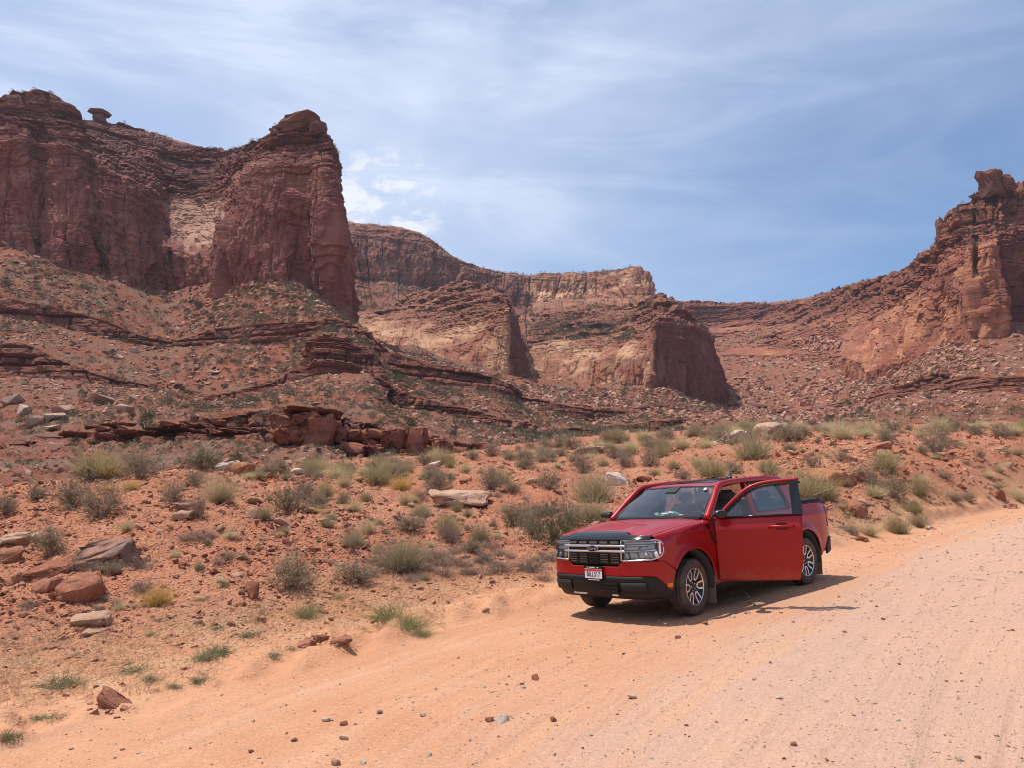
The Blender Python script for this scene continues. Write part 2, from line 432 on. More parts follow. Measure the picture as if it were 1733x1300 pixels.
def rock(name, cols, nu, nv, mat, wall, ledge, talus, wallamp=1.0, ledgeamp=1.0, talusamp=1.0, seed=1, fu=None, tmin=1.2, tmax=4.0, bury=0.0, meander=0.0, s=1.0, adjust=None, shade_stain=None, sun_patch=None):
    P, lv = loft(cols, nu, nv, fu)
    P = blur_u(P, 2)
    wl, ld, tl = (np.broadcast_to(w, P.shape[:2]).astype(float) for w in (wall(lv), ledge(lv), talus(lv)))
    PX, PR, _z = to_px(P)
    if adjust is not None: wl, ld, tl = adjust(PX, PR, np.broadcast_to(lv, PX.shape), wl, ld, tl)
    a = np.cumsum(np.concatenate([[0], np.linalg.norm(np.diff(P[:, P.shape[1] // 2, :2], axis=0), axis=1)]))[:, None] * np.ones(P.shape[1])
    LV = np.broadcast_to(lv, P.shape[:2])
    if meander:
        sh = meander * (vn(a / 34, LV * 0.35, 0 * a, seed + 70) + 0.6 * vn(a / 12, LV * 0.6, 0 * a, seed + 71))
        P = P.copy(); P[..., 2] += sh * 0.42; P[..., 1] += sh * 0.9
    if bury:
        cov = smooth01((fbm(a / 30, np.round(LV * 0.5) * 7.3, 0 * a, 4, 0.6, seed + 72) + 0.28 - bury) * 5 + 0.5)
        tl = np.clip(tl + ld * (1 - cov), 0, 1); ld = ld * cov
    N = grid_normals(P); H = N.copy(); H[..., 2] *= 0.15; H /= np.maximum(np.linalg.norm(H, axis=2, keepdims=True), 1e-6)
    x, y, z = P[..., 0], P[..., 1], P[..., 2]
    wz = z + 1.5 * s * vn(x / (60 * s), y / (60 * s), z / (90 * s), seed) + 0.35 * s * vn(x / (7 * s), y / (7 * s), z / (9 * s), seed + 40)
    lo, hi = z.min() - 30, z.max() + 30
    zl = np.percentile(z[wl > 0.8], 3) if (wl > 0.8).any() else lo
    zh = np.percentile(z[wl > 0.8], 97) if (wl > 0.8).any() else hi
    # massive wall: tall slabs and flutes
    aw = a + 6 * s * vn(a / (45 * s), z / (70 * s), 0 * a, seed + 5) + 0.9 * s * vn(a / (9 * s), z / (16 * s), 0 * a, seed + 6)
    q1, c1 = pillars(aw, z, 24 * s, zl, zh, seed + 7, s)
    q2, c2 = pillars(aw + 13, z, 10 * s, zl, zh, seed + 8, s)
    q3, c3 = pillars(aw + 5, z, 4.2 * s, zl, zh, seed + 9, s)
    fl = fbm(aw / (20 * s), z / (120 * s), 0 * a, 4, 0.55, seed + 19)
    p2, g2 = brick(aw + 50, wz, layer_table(lo, hi, 6 * s, 26 * s, seed + 1), 5 * s, 14 * s, seed + 28, 0.3 * s, 0.3 * s)
    con = fbm(x / (11 * s), y / (11 * s), z / (7 * s), 5, 0.6, seed + 10)
    brk = smooth01(fbm(a / (34 * s), z / (26 * s), 0 * a, 3, 0.5, seed + 62) * 2.2 + 0.35)
    p5, g5 = brick(aw * 1.0 + 9, wz + 2 * s, layer_table(lo, hi, 2.0 * s, 9 * s, seed + 4), 2.5 * s, 7 * s, seed + 29, 0.22 * s, 0.2 * s)
    def slabs(sa, sz_, k, sd_):
        n_ = fbm(aw / (sa * s), z / (sz_ * s), 0 * a, 3, 0.5, sd_) * k + 0.15 * fbm(x / (3 * s), y / (3 * s), z / (3 * s), 3, 0.6, sd_ + 5)
        f_ = np.floor(n_); return f_ + smooth01((n_ - f_ - 0.86) / 0.14)
    sl = 1.9 * slabs(17, 30, 3.2, seed + 80) + 0.9 * slabs(7, 11, 3.2, seed + 84)
    dw = 1.25 * sl + 7.5 * q1 - 6.0 * c1 + 3.2 * q2 - 3.4 * c2 + 0.5 * q3 - 0.9 * c3 + 5.0 * fl + brk * (2.6 * (p2 - 0.5) - 1.1 * g2 + 2.0 * (p5 - 0.5) - 0.8 * g5) + 0.7 * con
    # ledgy beds
    r = np.random.default_rng(seed); bb = [lo]
    while bb[-1] < hi: bb.append(bb[-1] + s * tmin * float(np.exp(r.normal(0.25, 0.75))) * (tmax / tmin) ** 0.4)
    p3, g3 = brick(a + 2 * s * vn(a / (18 * s), z / (9 * s), 0 * a, seed + 13), wz, np.array(bb), 2.2 * s, 10 * s, seed + 11, 0.30 * s, 0.22 * s)
    p4, g4 = brick(a + 1.5 * s * vn(a / (7 * s), z / (6 * s), 0 * a, seed + 17) + 31, wz + 0.7 * s, layer_table(lo, hi, tmin * s * 2.8, tmax * s * 2.8, seed + 3), 7 * s, 26 * s, seed + 12, 0.5 * s, 0.4 * s)
    am = 0.45 + 1.0 * smooth01(fbm(a / (26 * s), z / (13 * s), 0 * a, 3, 0.5, seed + 60) * 1.6 + 0.5)
    rb = fbm(x / (5 * s), y / (5 * s), z / (4 * s), 5, 0.65, seed + 14)
    dl = am * (4.0 * (p3 - 0.5) - 1.6 * g3) + 6.5 * (p4 - 0.5) - 2.2 * g4 + 2.4 * rb + 2.5 * fbm(a / (30 * s), z / (40 * s), 0 * a, 3, 0.5, seed + 61)
    D = wl * dw * wallamp * s + ld * dl * ledgeamp * s
    # scree: gullies, humps, rubble
    gl = fbm(a / (26 * s), y / (160 * s), 0 * a, 4, 0.6, seed + 15)
    dt = 3.0 * gl + 2.1 * fbm(x / (14 * s), y / (14 * s), z / (14 * s), 6, 0.74, seed + 16) + 0.9 * np.maximum(0, fbm(x / (2.4 * s), y / (2.4 * s), z / (2.4 * s), 3, 0.6, seed + 18))
    Q = P + H * D[..., None] + N * (tl * dt * talusamp * s)[..., None]
    me = mesh_np(name, Q.reshape(-1, 3), grid_faces(*P.shape[:2]), False)
    st = np.zeros(PX.shape) if shade_stain is None else shade_stain(PX, PR)
    for nm, w in (('wall', wl), ('ledge', ld), ('talus', tl), ('shade_stain', st), ('sun_patch', np.zeros(PX.shape) if sun_patch is None else sun_patch(PX, PR))): add_attr(me, nm, w)
    me.materials.append(mat)
    o = link(name, me); o['kind'] = 'structure'
    return o, Q, tl

SURF = {}
# ------------------------------------------------------------------ far ground under everything
def disc(name, z, r, mat):
    n = 48; an = np.linspace(0, 2 * np.pi, n, endpoint=False)
    v = np.concatenate([[[0, 0, z]], np.stack([np.cos(an) * r, np.sin(an) * r, an * 0 + z], 1)])
    f = np.array([[0, 1 + i, 1 + (i + 1) % n] for i in range(n)])
    me = mesh_np(name, v, f); me.materials.append(mat)
    o = link(name, me); o['kind'] = 'structure'; return o
Mg = Mat('desert_floor', LAND); Pg = Mg.pos()
Mg.set(color=Mg.mix(Mg.rng(Mg.noise(Pg, 0.05, 6, 0.65), 0.4, 0.6), (0.36, 0.15, 0.085), (0.42, 0.24, 0.15)), rough=0.95)
disc('desert_floor', -9.0, 1750, Mg.m)

# ------------------------------------------------------------------ left mesa : levels base, foot, lower, mid, wall top, cap, rim, back
def wallcol(base, mid, top, cap, rim, back, dep=10):
    b = base
    foot0 = (b[0], b[1] + 40, b[2] - 2)
    return [foot0, b, ((b[0] + mid[0]) / 2, (b[1] + mid[1]) / 2, (b[2] * 0.55 + mid[2] * 0.45)), mid, top, cap, rim, back]
LM = [wallcol((-330, 380, 372), (-330, 300, 380), (-330, 230, 392), (-330, 185, 400), (-330, 150, 410), (-330, 142, 520)),
      wallcol((-150, 398, 368), (-150, 310, 375), (-150, 235, 384), (-150, 185, 392), (-150, 152, 400), (-150, 146, 500)),
      wallcol((-40, 408, 360), (-40, 320, 368), (-40, 240, 376), (-38, 195, 384), (-35, 176, 392), (-30, 176, 480)),
      wallcol((12, 416, 358), (12, 325, 366), (10, 240, 376), (8, 190, 384), (3, 166, 390), (0, 170, 470)),
      wallcol((50, 427, 360), (50, 330, 369), (45, 235, 380), (38, 185, 386), (20, 149, 392), (25, 158, 470)),
      wallcol((72, 436, 372), (72, 340, 379), (70, 240, 386), (66, 188, 390), (62, 148, 394), (64, 158, 470)),
      wallcol((108, 447, 356), (108, 345, 366), (104, 250, 380), (98, 195, 388), (92, 163, 395), (95, 172, 470)),
      wallcol((140, 458, 362), (140, 355, 372), (136, 255, 384), (133, 218, 390), (128, 186, 396), (138, 205, 480)),
      wallcol((165, 464, 374), (162, 362, 384), (154, 264, 394), (146, 235, 418), (142, 206, 470), (145, 208, 560)),
      wallcol((190, 470, 372), (186, 378, 382), (180, 284, 394), (176, 248, 432), (168, 203, 482), (170, 205, 580)),
      wallcol((225, 478, 378), (222, 398, 387), (213, 303, 398), (212, 264, 444), (212, 210, 498), (214, 212, 600)),
      wallcol((262, 486, 394), (262, 412, 400), (258, 327, 414), (262, 286, 450), (262, 222, 506), (262, 224, 620)),
      wallcol((290, 490, 402), (286, 432, 404), (280, 341, 444), (292, 300, 462), (300, 236, 512), (300, 238, 640)),
      wallcol((325, 480, 398), (322, 436, 402), (322, 340, 452), (330, 306, 466), (340, 246, 515), (340, 248, 640)),
      wallcol((352, 472, 388), (350, 425, 394), (362, 342, 440), (366, 308, 458), (370, 252, 505), (370, 254, 640)),
      wallcol((380, 468, 366), (382, 392, 378), (388, 318, 408), (392, 285, 436), (398, 248, 470), (398, 252, 600)),
      wallcol((408, 467, 348), (410, 380, 358), (416, 290, 374), (420, 264, 396), (428, 240, 420), (430, 246, 560)),
      wallcol((450, 468, 343), (450, 378, 351), (452, 282, 364), (452, 250, 374), (456, 224, 384), (460, 235, 520)),
      wallcol((480, 470, 338), (480, 378, 347), (480, 278, 360), (480, 238, 366), (482, 208, 372), (484, 225, 500)),
      wallcol((512, 478, 341), (510, 385, 348), (508, 278, 359), (508, 230, 365), (508, 199, 370), (508, 220, 480)),
      wallcol((545, 496, 334), (543, 390, 342), (542, 278, 352), (542, 242, 357), (542, 217, 361), (541, 234, 460)),
      wallcol((571, 512, 334), (568, 402, 340), (565, 300, 347), (563, 258, 352), (561, 233, 356), (559, 250, 450)),
      wallcol((580, 524, 344), (575, 412, 349), (569, 312, 355), (567, 266, 359), (565, 243, 362), (563, 258, 450)),
      wallcol((586, 534, 400), (579, 420, 400), (570, 325, 400), (566, 278, 400), (563, 260, 400), (558, 270, 460)),
      wallcol((590, 545, 560), (580, 430, 560), (568, 345, 560), (562, 305, 560), (558, 290, 560), (556, 295, 600))]
def steepen(cols, f, lo=-9999, hi=9999, rows=(2, 3, 4), base=1):
    for c in cols:
        if lo <= c[base][0] <= hi:
            for k in rows: c[k] = (c[k][0], c[k][1], c[base][2] + (c[k][2] - c[base][2]) * f)
steepen(LM, 0.62, -400, 230); steepen(LM, 0.58, 400, 600)
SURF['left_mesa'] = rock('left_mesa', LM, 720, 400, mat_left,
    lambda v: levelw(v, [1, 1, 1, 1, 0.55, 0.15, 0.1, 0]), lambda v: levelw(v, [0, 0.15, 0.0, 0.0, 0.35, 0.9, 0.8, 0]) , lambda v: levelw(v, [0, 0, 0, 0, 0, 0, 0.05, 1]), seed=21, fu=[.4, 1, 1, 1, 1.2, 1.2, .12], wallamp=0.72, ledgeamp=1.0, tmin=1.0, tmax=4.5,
    sun_patch=lambda px, row: smooth01((px - 258 - 0.55 * np.maximum(row - 350, 0) + 12 * vn(px / 12, row / 5, 0 * px, 4)) / 22) * smooth01((392 - px - 0.25 * (row - 330) + 10 * vn(px / 12, row / 6, 0 * px, 5)) / 16) * smooth01((row - 334 + 5 * vn(px / 9, row / 9, 0 * px, 6)) / 10) * smooth01((428 - row + 14 * vn(px / 10, row / 12, 0 * px, 7)) / 18))  # outline of the painted sunlit patch in the alcove

# ------------------------------------------------------------------ hillside with ledges below the left mesa and the middle cliffs
HL = []
def hill(skirt, flat, cb, ct, bb, bt, ab, at_, top):
    t = top; HL.append([skirt, flat, cb, ct, bb, bt, ab, at_, t, (t[0], t[1] - 14, t[2] + 30)])
hill((-330, 960, 30), (-330, 805, 68), (-330, 772, 140), (-330, 762, 143), (-330, 640, 243), (-330, 575, 250), (-330, 520, 296), (-330, 485, 300), (-330, 372, 372))
hill((-120, 950, 30), (-120, 803, 68), (-120, 770, 138), (-120, 760, 141), (-120, 640, 243), (-120, 578, 250), (-120, 530, 296), (-120, 495, 300), (-120, 392, 366))
hill((0, 940, 30), (0, 802, 68), (0, 766, 137), (0, 755, 140), (0, 640, 243), (0, 585, 250), (0, 541, 296), (0, 506, 301), (0, 410, 362))
hill((100, 935, 30), (100, 800, 70), (100, 752, 135), (100, 738, 139), (100, 641, 241), (100, 604, 248), (100, 553, 299), (100, 522, 305), (100, 442, 362))
hill((200, 930, 32), (200, 795, 72), (200, 747, 130), (200, 726, 135), (195, 655, 240), (192, 637, 245), (200, 574, 304), (200, 547, 310), (200, 470, 376))
hill((290, 925, 34), (290, 793, 74), (290, 746, 126), (290, 714, 131), (290, 658, 243), (290, 655, 244), (290, 588, 314), (290, 577, 318), (288, 494, 396))
hill((370, 920, 36), (370, 796, 76), (370, 742, 123), (370, 708, 128), (362, 684, 231), (362, 668, 235), (370, 582, 307), (370, 556, 312), (370, 474, 382))
hill((450, 915, 38), (450, 794, 78), (455, 752, 117), (455, 700, 123), (440, 668, 236), (440, 655, 240), (450, 586, 292), (450, 548, 299), (450, 470, 345))
hill((515, 905, 40), (515, 790, 82), (515, 756, 113), (515, 696, 120), (500, 650, 242), (505, 625, 250), (515, 580, 285), (515, 545, 292), (500, 474, 338))
hill((560, 900, 42), (560, 790, 84), (560, 768, 110), (560, 714, 116), (535, 637, 246), (535, 567, 258), (560, 562, 282), (560, 542, 290), (545, 505, 334))
hill((615, 895, 44), (615, 790, 88), (620, 772, 109), (620, 728, 114), (615, 634, 246), (612, 582, 258), (615, 580, 284), (610, 556, 293), (590, 548, 338))
hill((670, 890, 46), (670, 788, 90), (675, 772, 109), (675, 736, 114), (665, 690, 246), (665, 655, 253), (675, 640, 290), (668, 594, 298), (650, 590, 380))
hill((755, 880, 48), (755, 785, 92), (760, 772, 112), (760, 748, 116), (760, 708, 252), (760, 690, 257), (760, 655, 300), (752, 618, 309), (715, 602, 440))
hill((835, 870, 50), (835, 780, 92), (860, 772, 120), (860, 764, 122), (850, 722, 262), (850, 710, 267), (842, 668, 320), (835, 640, 330), (800, 628, 500))
hill((900, 865, 52), (900, 776, 90), (920, 766, 150), (920, 763, 152), (915, 730, 290), (915, 722, 294), (905, 684, 400), (900, 674, 408), (880, 650, 520))
hill((985, 860, 54), (985, 768, 88), (1000, 758, 170), (1000, 755, 172), (1000, 734, 320), (1000, 728, 323), (990, 714, 420), (988, 690, 428), (975, 660, 560))
hill((1040, 860, 54), (1040, 764, 88), (1050, 752, 180), (1050, 749, 182), (1050, 730, 330), (1050, 724, 334), (1050, 706, 440), (1048, 695, 446), (1040, 660, 565))
hill((1120, 855, 54), (1120, 760, 88), (1120, 746, 200), (1120, 743, 202), (1120, 734, 350), (1120, 714, 357), (1115, 692, 470), (1115, 688, 473), (1110, 655, 556))
hill((1190, 850, 56), (1190, 758, 88), (1200, 744, 220), (1200, 741, 222), (1200, 732, 400), (1200, 716, 406), (1195, 702, 500), (1195, 700, 502), (1185, 680, 562))
hill((1250, 850, 56), (1250, 756, 88), (1260, 745, 240), (1260, 742, 242), (1262, 734, 440), (1262, 724, 445), (1262, 716, 540), (1262, 714, 542), (1262, 704, 640))
hill((1320, 850, 56), (1320, 758, 88), (1340, 748, 260), (1340, 746, 262), (1340, 740, 480), (1340, 738, 482), (1340, 734, 580), (1340, 733, 582), (1340, 730, 680))
SURF['hillside'] = rock('hillside', HL, 1000, 260, mat_hill,
    lambda v: v * 0, lambda v: segw(v, [(2, 3), (4, 5), (6, 7)]), lambda v: 1 - segw(v, [(2, 3), (4, 5), (6, 7)]),
    ledgeamp=0.78, talusamp=0.62, seed=33, bury=-0.32, meander=3.0, fu=[.1, 1, 1.2, 1, 1.3, 1, 1.3, 1, .1], tmin=1.3, tmax=4.2, s=0.9)

OC = [[(px, rb + 22, 238), (px, rb, 239 + dd), (px, rb - (rb - rt) * 0.4, 240 + dd), (px, rb - (rb - rt) * 0.42, 243 + dd), (px, rt, 246 + dd), (px, rt - 3, 262 + dd), (px, rt + 6, 280 + dd)]
      for px, rb, rt, dd in ((500, 650, 640, 14), (516, 645, 604, 9), (528, 640, 570, 3), (542, 638, 565, 0), (562, 638, 566, 0), (580, 640, 570, 2), (600, 640, 580, 5), (622, 638, 592, 9), (642, 640, 612, 15), (660, 648, 640, 24))]
SURF['rock_outcrop'] = rock('rock_outcrop', OC, 170, 110, mat_hill, lambda v: v * 0, lambda v: levelw(v, [0.6, 1, 1, 1, 1, 0.2, 0]), lambda v: levelw(v, [0, 0, 0, 0, 0, 0.8, 1]), ledgeamp=0.55, talusamp=0.4, seed=39, tmin=0.7, tmax=2.6, s=0.7)

# ------------------------------------------------------------------ middle back wall
def bcol(px, *rd):
    return [(px[i] if isinstance(px, (list, tuple)) else px, r, d) for i, (r, d) in enumerate(rd)]
BW = [bcol(520, (600, 650), (470, 850), (430, 862), (388, 880), (376, 900), (372, 1150)),
      bcol(580, (600, 650), (472, 855), (428, 866), (388, 885), (377, 905), (374, 1150)),
      bcol(640, (600, 650), (476, 860), (430, 868), (396, 885), (381, 910), (378, 1150)),
      bcol(690, (600, 660), (482, 870), (436, 876), (404, 892), (389, 915), (386, 1150)),
      bcol(725, (600, 670), (488, 880), (444, 888), (416, 900), (402, 920), (402, 1150)),
      bcol(768, (600, 700), (495, 900), (462, 908), (442, 916), (432, 930), (434, 1150)),
      bcol(810, (600, 720), (506, 915), (478, 924), (458, 934), (450, 945), (452, 1150)),
      bcol(870, (600, 740), (520, 930), (495, 940), (470, 950), (462, 965), (463, 1180)),
      bcol(905, (600, 760), (520, 925), (496, 945), (474, 958), (466, 970), (466, 1180)),
      bcol(930, (600, 760), (522, 915), (497, 955), (470, 968), (461, 980), (462, 1180)),
      bcol(1000, (600, 760), (515, 900), (492, 955), (472, 970), (460, 990), (461, 1180)),
      bcol(1055, (600, 760), (508, 890), (484, 930), (464, 940), (454, 955), (457, 1150)),
      bcol([1085, 1088, 1086, 1082, 1080, 1078], (600, 760), (502, 890), (480, 900), (458, 910), (450, 925), (456, 1100)),
      bcol([1105, 1098, 1096, 1092, 1089, 1085], (600, 800), (505, 930), (486, 935), (470, 942), (461, 950), (466, 1100)),
      bcol([1125, 1106, 1102, 1096, 1092, 1090], (600, 1050), (510, 1050), (495, 1050), (482, 1050), (474, 1050), (475, 1150))]
SURF['back_wall'] = rock('back_wall', BW, 430, 170, mat_mid,
    lambda v: levelw(v, [0, 0.6, 1, 0.7, 0.2, 0]), lambda v: levelw(v, [0.15, 0.35, 0.0, 0.3, 0.6, 0]), lambda v: np.clip(levelw(v, [1.3, 0.0, 0, 0, 0.3, 1]), 0, 1),
    seed=45, wallamp=0.8, ledgeamp=1.0, shade_stain=lambda px, row: 0.8 * smooth01((905 - px + 20 * vn(px / 30, row / 20, 0 * px, 3)) / 40), fu=[1, 1, 1, 1, .15], s=1.4)  # left part in shade painted darker

# ------------------------------------------------------------------ promontories
P1 = [bcol([560, 565, 570, 580, 585, 590], (640, 560), (580, 640), (560, 670), (540, 720), (520, 770), (500, 860)),
      bcol([640, 645, 650, 655, 660, 665], (640, 550), (578, 620), (562, 640), (540, 680), (520, 730), (500, 860)),
      bcol([695, 700, 706, 710, 715, 718], (650, 540), (598, 600), (570, 625), (545, 650), (512, 690), (490, 760)),
      bcol([745, 750, 752, 756, 764, 770], (660, 540), (612, 574), (582, 596), (552, 622), (512, 650), (474, 690)),
      bcol([790, 795, 800, 805, 805, 802], (670, 540), (622, 558), (588, 574), (548, 602), (510, 622), (475, 660)),
      bcol([820, 822, 826, 832, 828, 826], (680, 535), (628, 550), (585, 562), (540, 584), (515, 600), (486, 630)),
      bcol([848, 850, 848, 846, 844, 840], (680, 530), (634, 544), (575, 552), (533, 562), (518, 580), (494, 605)),
      bcol([872, 868, 864, 859, 856, 853], (690, 532), (638, 546), (572, 551), (524, 557), (510, 568), (498, 585)),
      bcol([895, 886, 876, 867, 863, 859], (690, 550), (644, 562), (582, 566), (530, 571), (516, 582), (504, 600)),
      bcol([915, 900, 888, 875, 870, 864], (690, 700), (642, 700), (592, 700), (542, 700), (528, 700), (518, 720))]
steepen(P1, 0.4, 866, 1000, (2, 3), 1)
SURF['promontory'] = rock('promontory', P1, 250, 190, mat_mid,
    lambda v: levelw(v, [1, 1, 1, 0.7, 0.1, 0.0]), lambda v: levelw(v, [0, 0.0, 0, 0.3, 1, 0.9]), lambda v: levelw(v, [0, 0, 0, 0, 0, 0.15]),
    seed=52, wallamp=0.52, ledgeamp=1.15, shade_stain=lambda px, row: smooth01((px - 862) / 10.0), fu=[.4, 1, 1, 1, 1], s=1.15)  # right face, turned from the sun, has its shade painted in
P2 = [bcol([872, 880, 886, 890, 895, 900, 900], (700, 620), (655, 640), (615, 662), (588, 690), (560, 720), (530, 790), (510, 880)),
      bcol([945, 948, 950, 955, 958, 960, 960], (700, 590), (648, 606), (612, 628), (584, 660), (550, 700), (518, 780), (505, 880)),
      bcol([1010, 1015, 1020, 1026, 1030, 1035, 1035], (700, 570), (652, 588), (612, 606), (580, 636), (548, 670), (516, 740), (505, 860)),
      bcol([1052, 1052, 1056, 1066, 1070, 1075, 1075], (700, 560), (658, 574), (606, 586), (566, 612), (538, 640), (512, 690), (502, 850)),
      bcol([1085, 1085, 1090, 1098, 1100, 1102, 1102], (700, 550), (660, 564), (600, 573), (550, 588), (526, 608), (503, 640), (500, 800)),
      bcol([1106, 1106, 1106, 1110, 1116, 1120, 1122], (700, 545), (664, 549), (600, 551), (545, 556), (518, 580), (498, 610), (500, 780)),
      bcol([1155, 1155, 1154, 1152, 1148, 1140, 1140], (710, 556), (670, 560), (602, 562), (545, 565), (526, 588), (506, 615), (512, 780)),
      bcol([1200, 1200, 1194, 1186, 1180, 1168, 1165], (715, 574), (680, 578), (612, 579), (554, 582), (544, 596), (531, 620), (535, 760)),
      bcol([1222, 1219, 1209, 1196, 1189, 1178, 1174], (720, 598), (688, 602), (622, 603), (563, 604), (553, 614), (541, 635), (545, 760)),
      bcol([1250, 1235, 1222, 1205, 1198, 1188, 1184], (720, 720), (684, 720), (632, 720), (580, 720), (568, 720), (556, 730), (556, 780))]
SURF['promontory.001'] = rock('promontory', P2, 310, 200, mat_mid,
    lambda v: levelw(v, [1, 1, 1, 0.7, 0.1, 0.0, 0]), lambda v: levelw(v, [0, 0.0, 0, 0.3, 1, 0.8, .4]), lambda v: levelw(v, [0, 0, 0, 0, 0, 0.2, .6]),
    seed=61, wallamp=0.52, ledgeamp=1.15, shade_stain=lambda px, row: smooth01((px - 1096) / 14.0), fu=[.4, 1, 1, 1, 1, .2], s=1.15)  # shade of the right face painted into the rock colour

# ------------------------------------------------------------------ right mesa and far rim
def rcol(a, b, c, d, e, g, bk):
    return [(a[0], a[1] + 45, a[2] - 2), a, b, c, d, e, g, bk]
RM = [rcol((1060, 600, 990), (1060, 580, 1015), (1060, 560, 1050), (1060, 545, 1085), (1060, 516, 1095), (1060, 510, 1110), (1060, 509, 1350)),
      rcol((1140, 600, 980), (1140, 580, 1010), (1140, 560, 1050), (1140, 544, 1085), (1140, 516, 1093), (1140, 510, 1110), (1140, 509, 1350)),
      rcol((1210, 600, 950), (1210, 578, 990), (1210, 560, 1035), (1210, 543, 1070), (1210, 518, 1080), (1210, 511, 1100), (1210, 510, 1350)),
      rcol((1290, 600, 880), (1290, 578, 930), (1290, 556, 975), (1290, 540, 1010), (1290, 520, 1022), (1290, 514, 1040), (1290, 512, 1300)),
      rcol((1345, 604, 800), (1345, 578, 845), (1345, 552, 885), (1345, 532, 915), (1345, 516, 930), (1345, 510, 945), (1345, 508, 1200)),
      rcol((1400, 612, 690), (1400, 582, 735), (1400, 550, 778), (1400, 522, 810), (1400, 504, 826), (1400, 494, 842), (1400, 493, 1100)),
      rcol((1445, 608, 590), (1450, 582, 622), (1455, 546, 660), (1460, 516, 690), (1455, 491, 708), (1450, 479, 722), (1450, 478, 1000)),
      rcol((1485, 630, 532), (1496, 585, 555), (1506, 535, 585), (1512, 505, 608), (1512, 478, 630), (1512, 462, 645), (1512, 463, 900)),
      rcol((1545, 606, 488), (1548, 555, 498), (1550, 505, 512), (1552, 478, 528), (1550, 453, 545), (1545, 441, 560), (1548, 442, 800)),
      rcol((1580, 598, 462), (1580, 540, 468), (1580, 480, 476), (1578, 452, 492), (1576, 430, 506), (1576, 416, 518), (1578, 420, 760)),
      rcol((1594, 594, 448), (1592, 525, 453), (1590, 458, 462), (1588, 430, 478), (1585, 412, 490), (1583, 404, 502), (1586, 408, 740)),
      rcol((1604, 590, 440), (1602, 515, 445), (1600, 445, 454), (1596, 420, 472), (1590, 400, 482), (1587, 375, 488), (1592, 380, 720)),
      rcol((1620, 578, 426), (1618, 505, 430), (1616, 432, 437), (1612, 406, 458), (1608, 384, 474), (1605, 370, 484), (1610, 374, 710)),
      rcol((1632, 568, 416), (1632, 500, 419), (1630, 425, 425), (1626, 398, 448), (1620, 366, 464), (1617, 346, 472), (1622, 350, 700)),
      rcol((1648, 562, 410), (1646, 492, 412), (1644, 418, 417), (1644, 392, 446), (1642, 358, 462), (1640, 338, 474), (1646, 342, 700)),
      rcol((1652, 560, 430), (1652, 492, 431), (1654, 418, 433), (1654, 390, 450), (1650, 352, 466), (1647, 326, 476), (1652, 332, 700)),
      rcol((1664, 556, 408), (1663, 490, 410), (1662, 415, 415), (1664, 388, 446), (1663, 348, 462), (1662, 322, 474), (1668, 328, 700)),
      rcol((1688, 552, 404), (1686, 490, 407), (1684, 412, 413), (1682, 386, 442), (1680, 346, 460), (1678, 314, 472), (1680, 322, 700)),
      rcol((1696, 554, 428), (1695, 488, 429), (1694, 411, 431), (1696, 384, 446), (1698, 340, 460), (1700, 306, 474), (1706, 312, 700)),
      rcol((1740, 558, 434), (1740, 490, 435), (1740, 412, 437), (1740, 386, 448), (1740, 338, 460), (1740, 305, 474), (1740, 308, 700)),
      rcol((1900, 560, 400), (1900, 490, 408), (1900, 405, 420), (1900, 380, 438), (1900, 332, 455), (1900, 298, 470), (1900, 300, 700)),
      rcol((2150, 570, 390), (2150, 490, 398), (2150, 400, 412), (2150, 372, 432), (2150, 325, 450), (2150, 290, 466), (2150, 290, 700))]
def rm_adjust(px, row, lv, wl, ld, tl):
    k = smooth01((1470 - px) / 70.0)                      # 1 in the bowl, 0 on the mesa
    mid = np.clip(1.2 - np.abs(lv - 2.3) / 1.5, 0, 1)
    ld2 = np.clip(0.25 + 0.75 * smooth01(fbm(px / 60.0, row / 9.0, 0 * px, 3, 0.5, 771) * 2 + 0.3), 0, 1)
    w = wl * (1 - k * 0.9); l = ld * (1 - k) + k * (np.where(lv > 3.4, 0.9, ld2 * 0.8)); t = tl + k * mid * (1 - ld2)
    return w, np.clip(l, 0, 1), np.clip(t, 0, 1)
SURF['right_mesa'] = rock('right_mesa', RM, 620, 300, mat_right,
    lambda v: levelw(v, [1, 1, 1, 0.7, 0.15, 0.05, 0.05, 0]), lambda v: levelw(v, [0, 0.05, 0, 0.3, 0.95, 1, 0.9, 0]), lambda v: levelw(v, [0, 0, 0, 0, 0, 0, 0.05, 1]),
    seed=77, wallamp=0.62, ledgeamp=1.15, tmin=1.5, tmax=6.0, adjust=rm_adjust, shade_stain=lambda px, row: 0.75 * smooth01(fbm(px / 26, row / 60, 0 * px, 3, 0.5, 907) * 2.4 + 0.2) * smooth01((px - 1560) / 40) + 0.6 * smooth01((px - 1690) / 10), fu=[.3, 1, 1, 1, 1, 1, .12], s=1.1)  # varnish patches on the tower, plus painted shade in the right recess

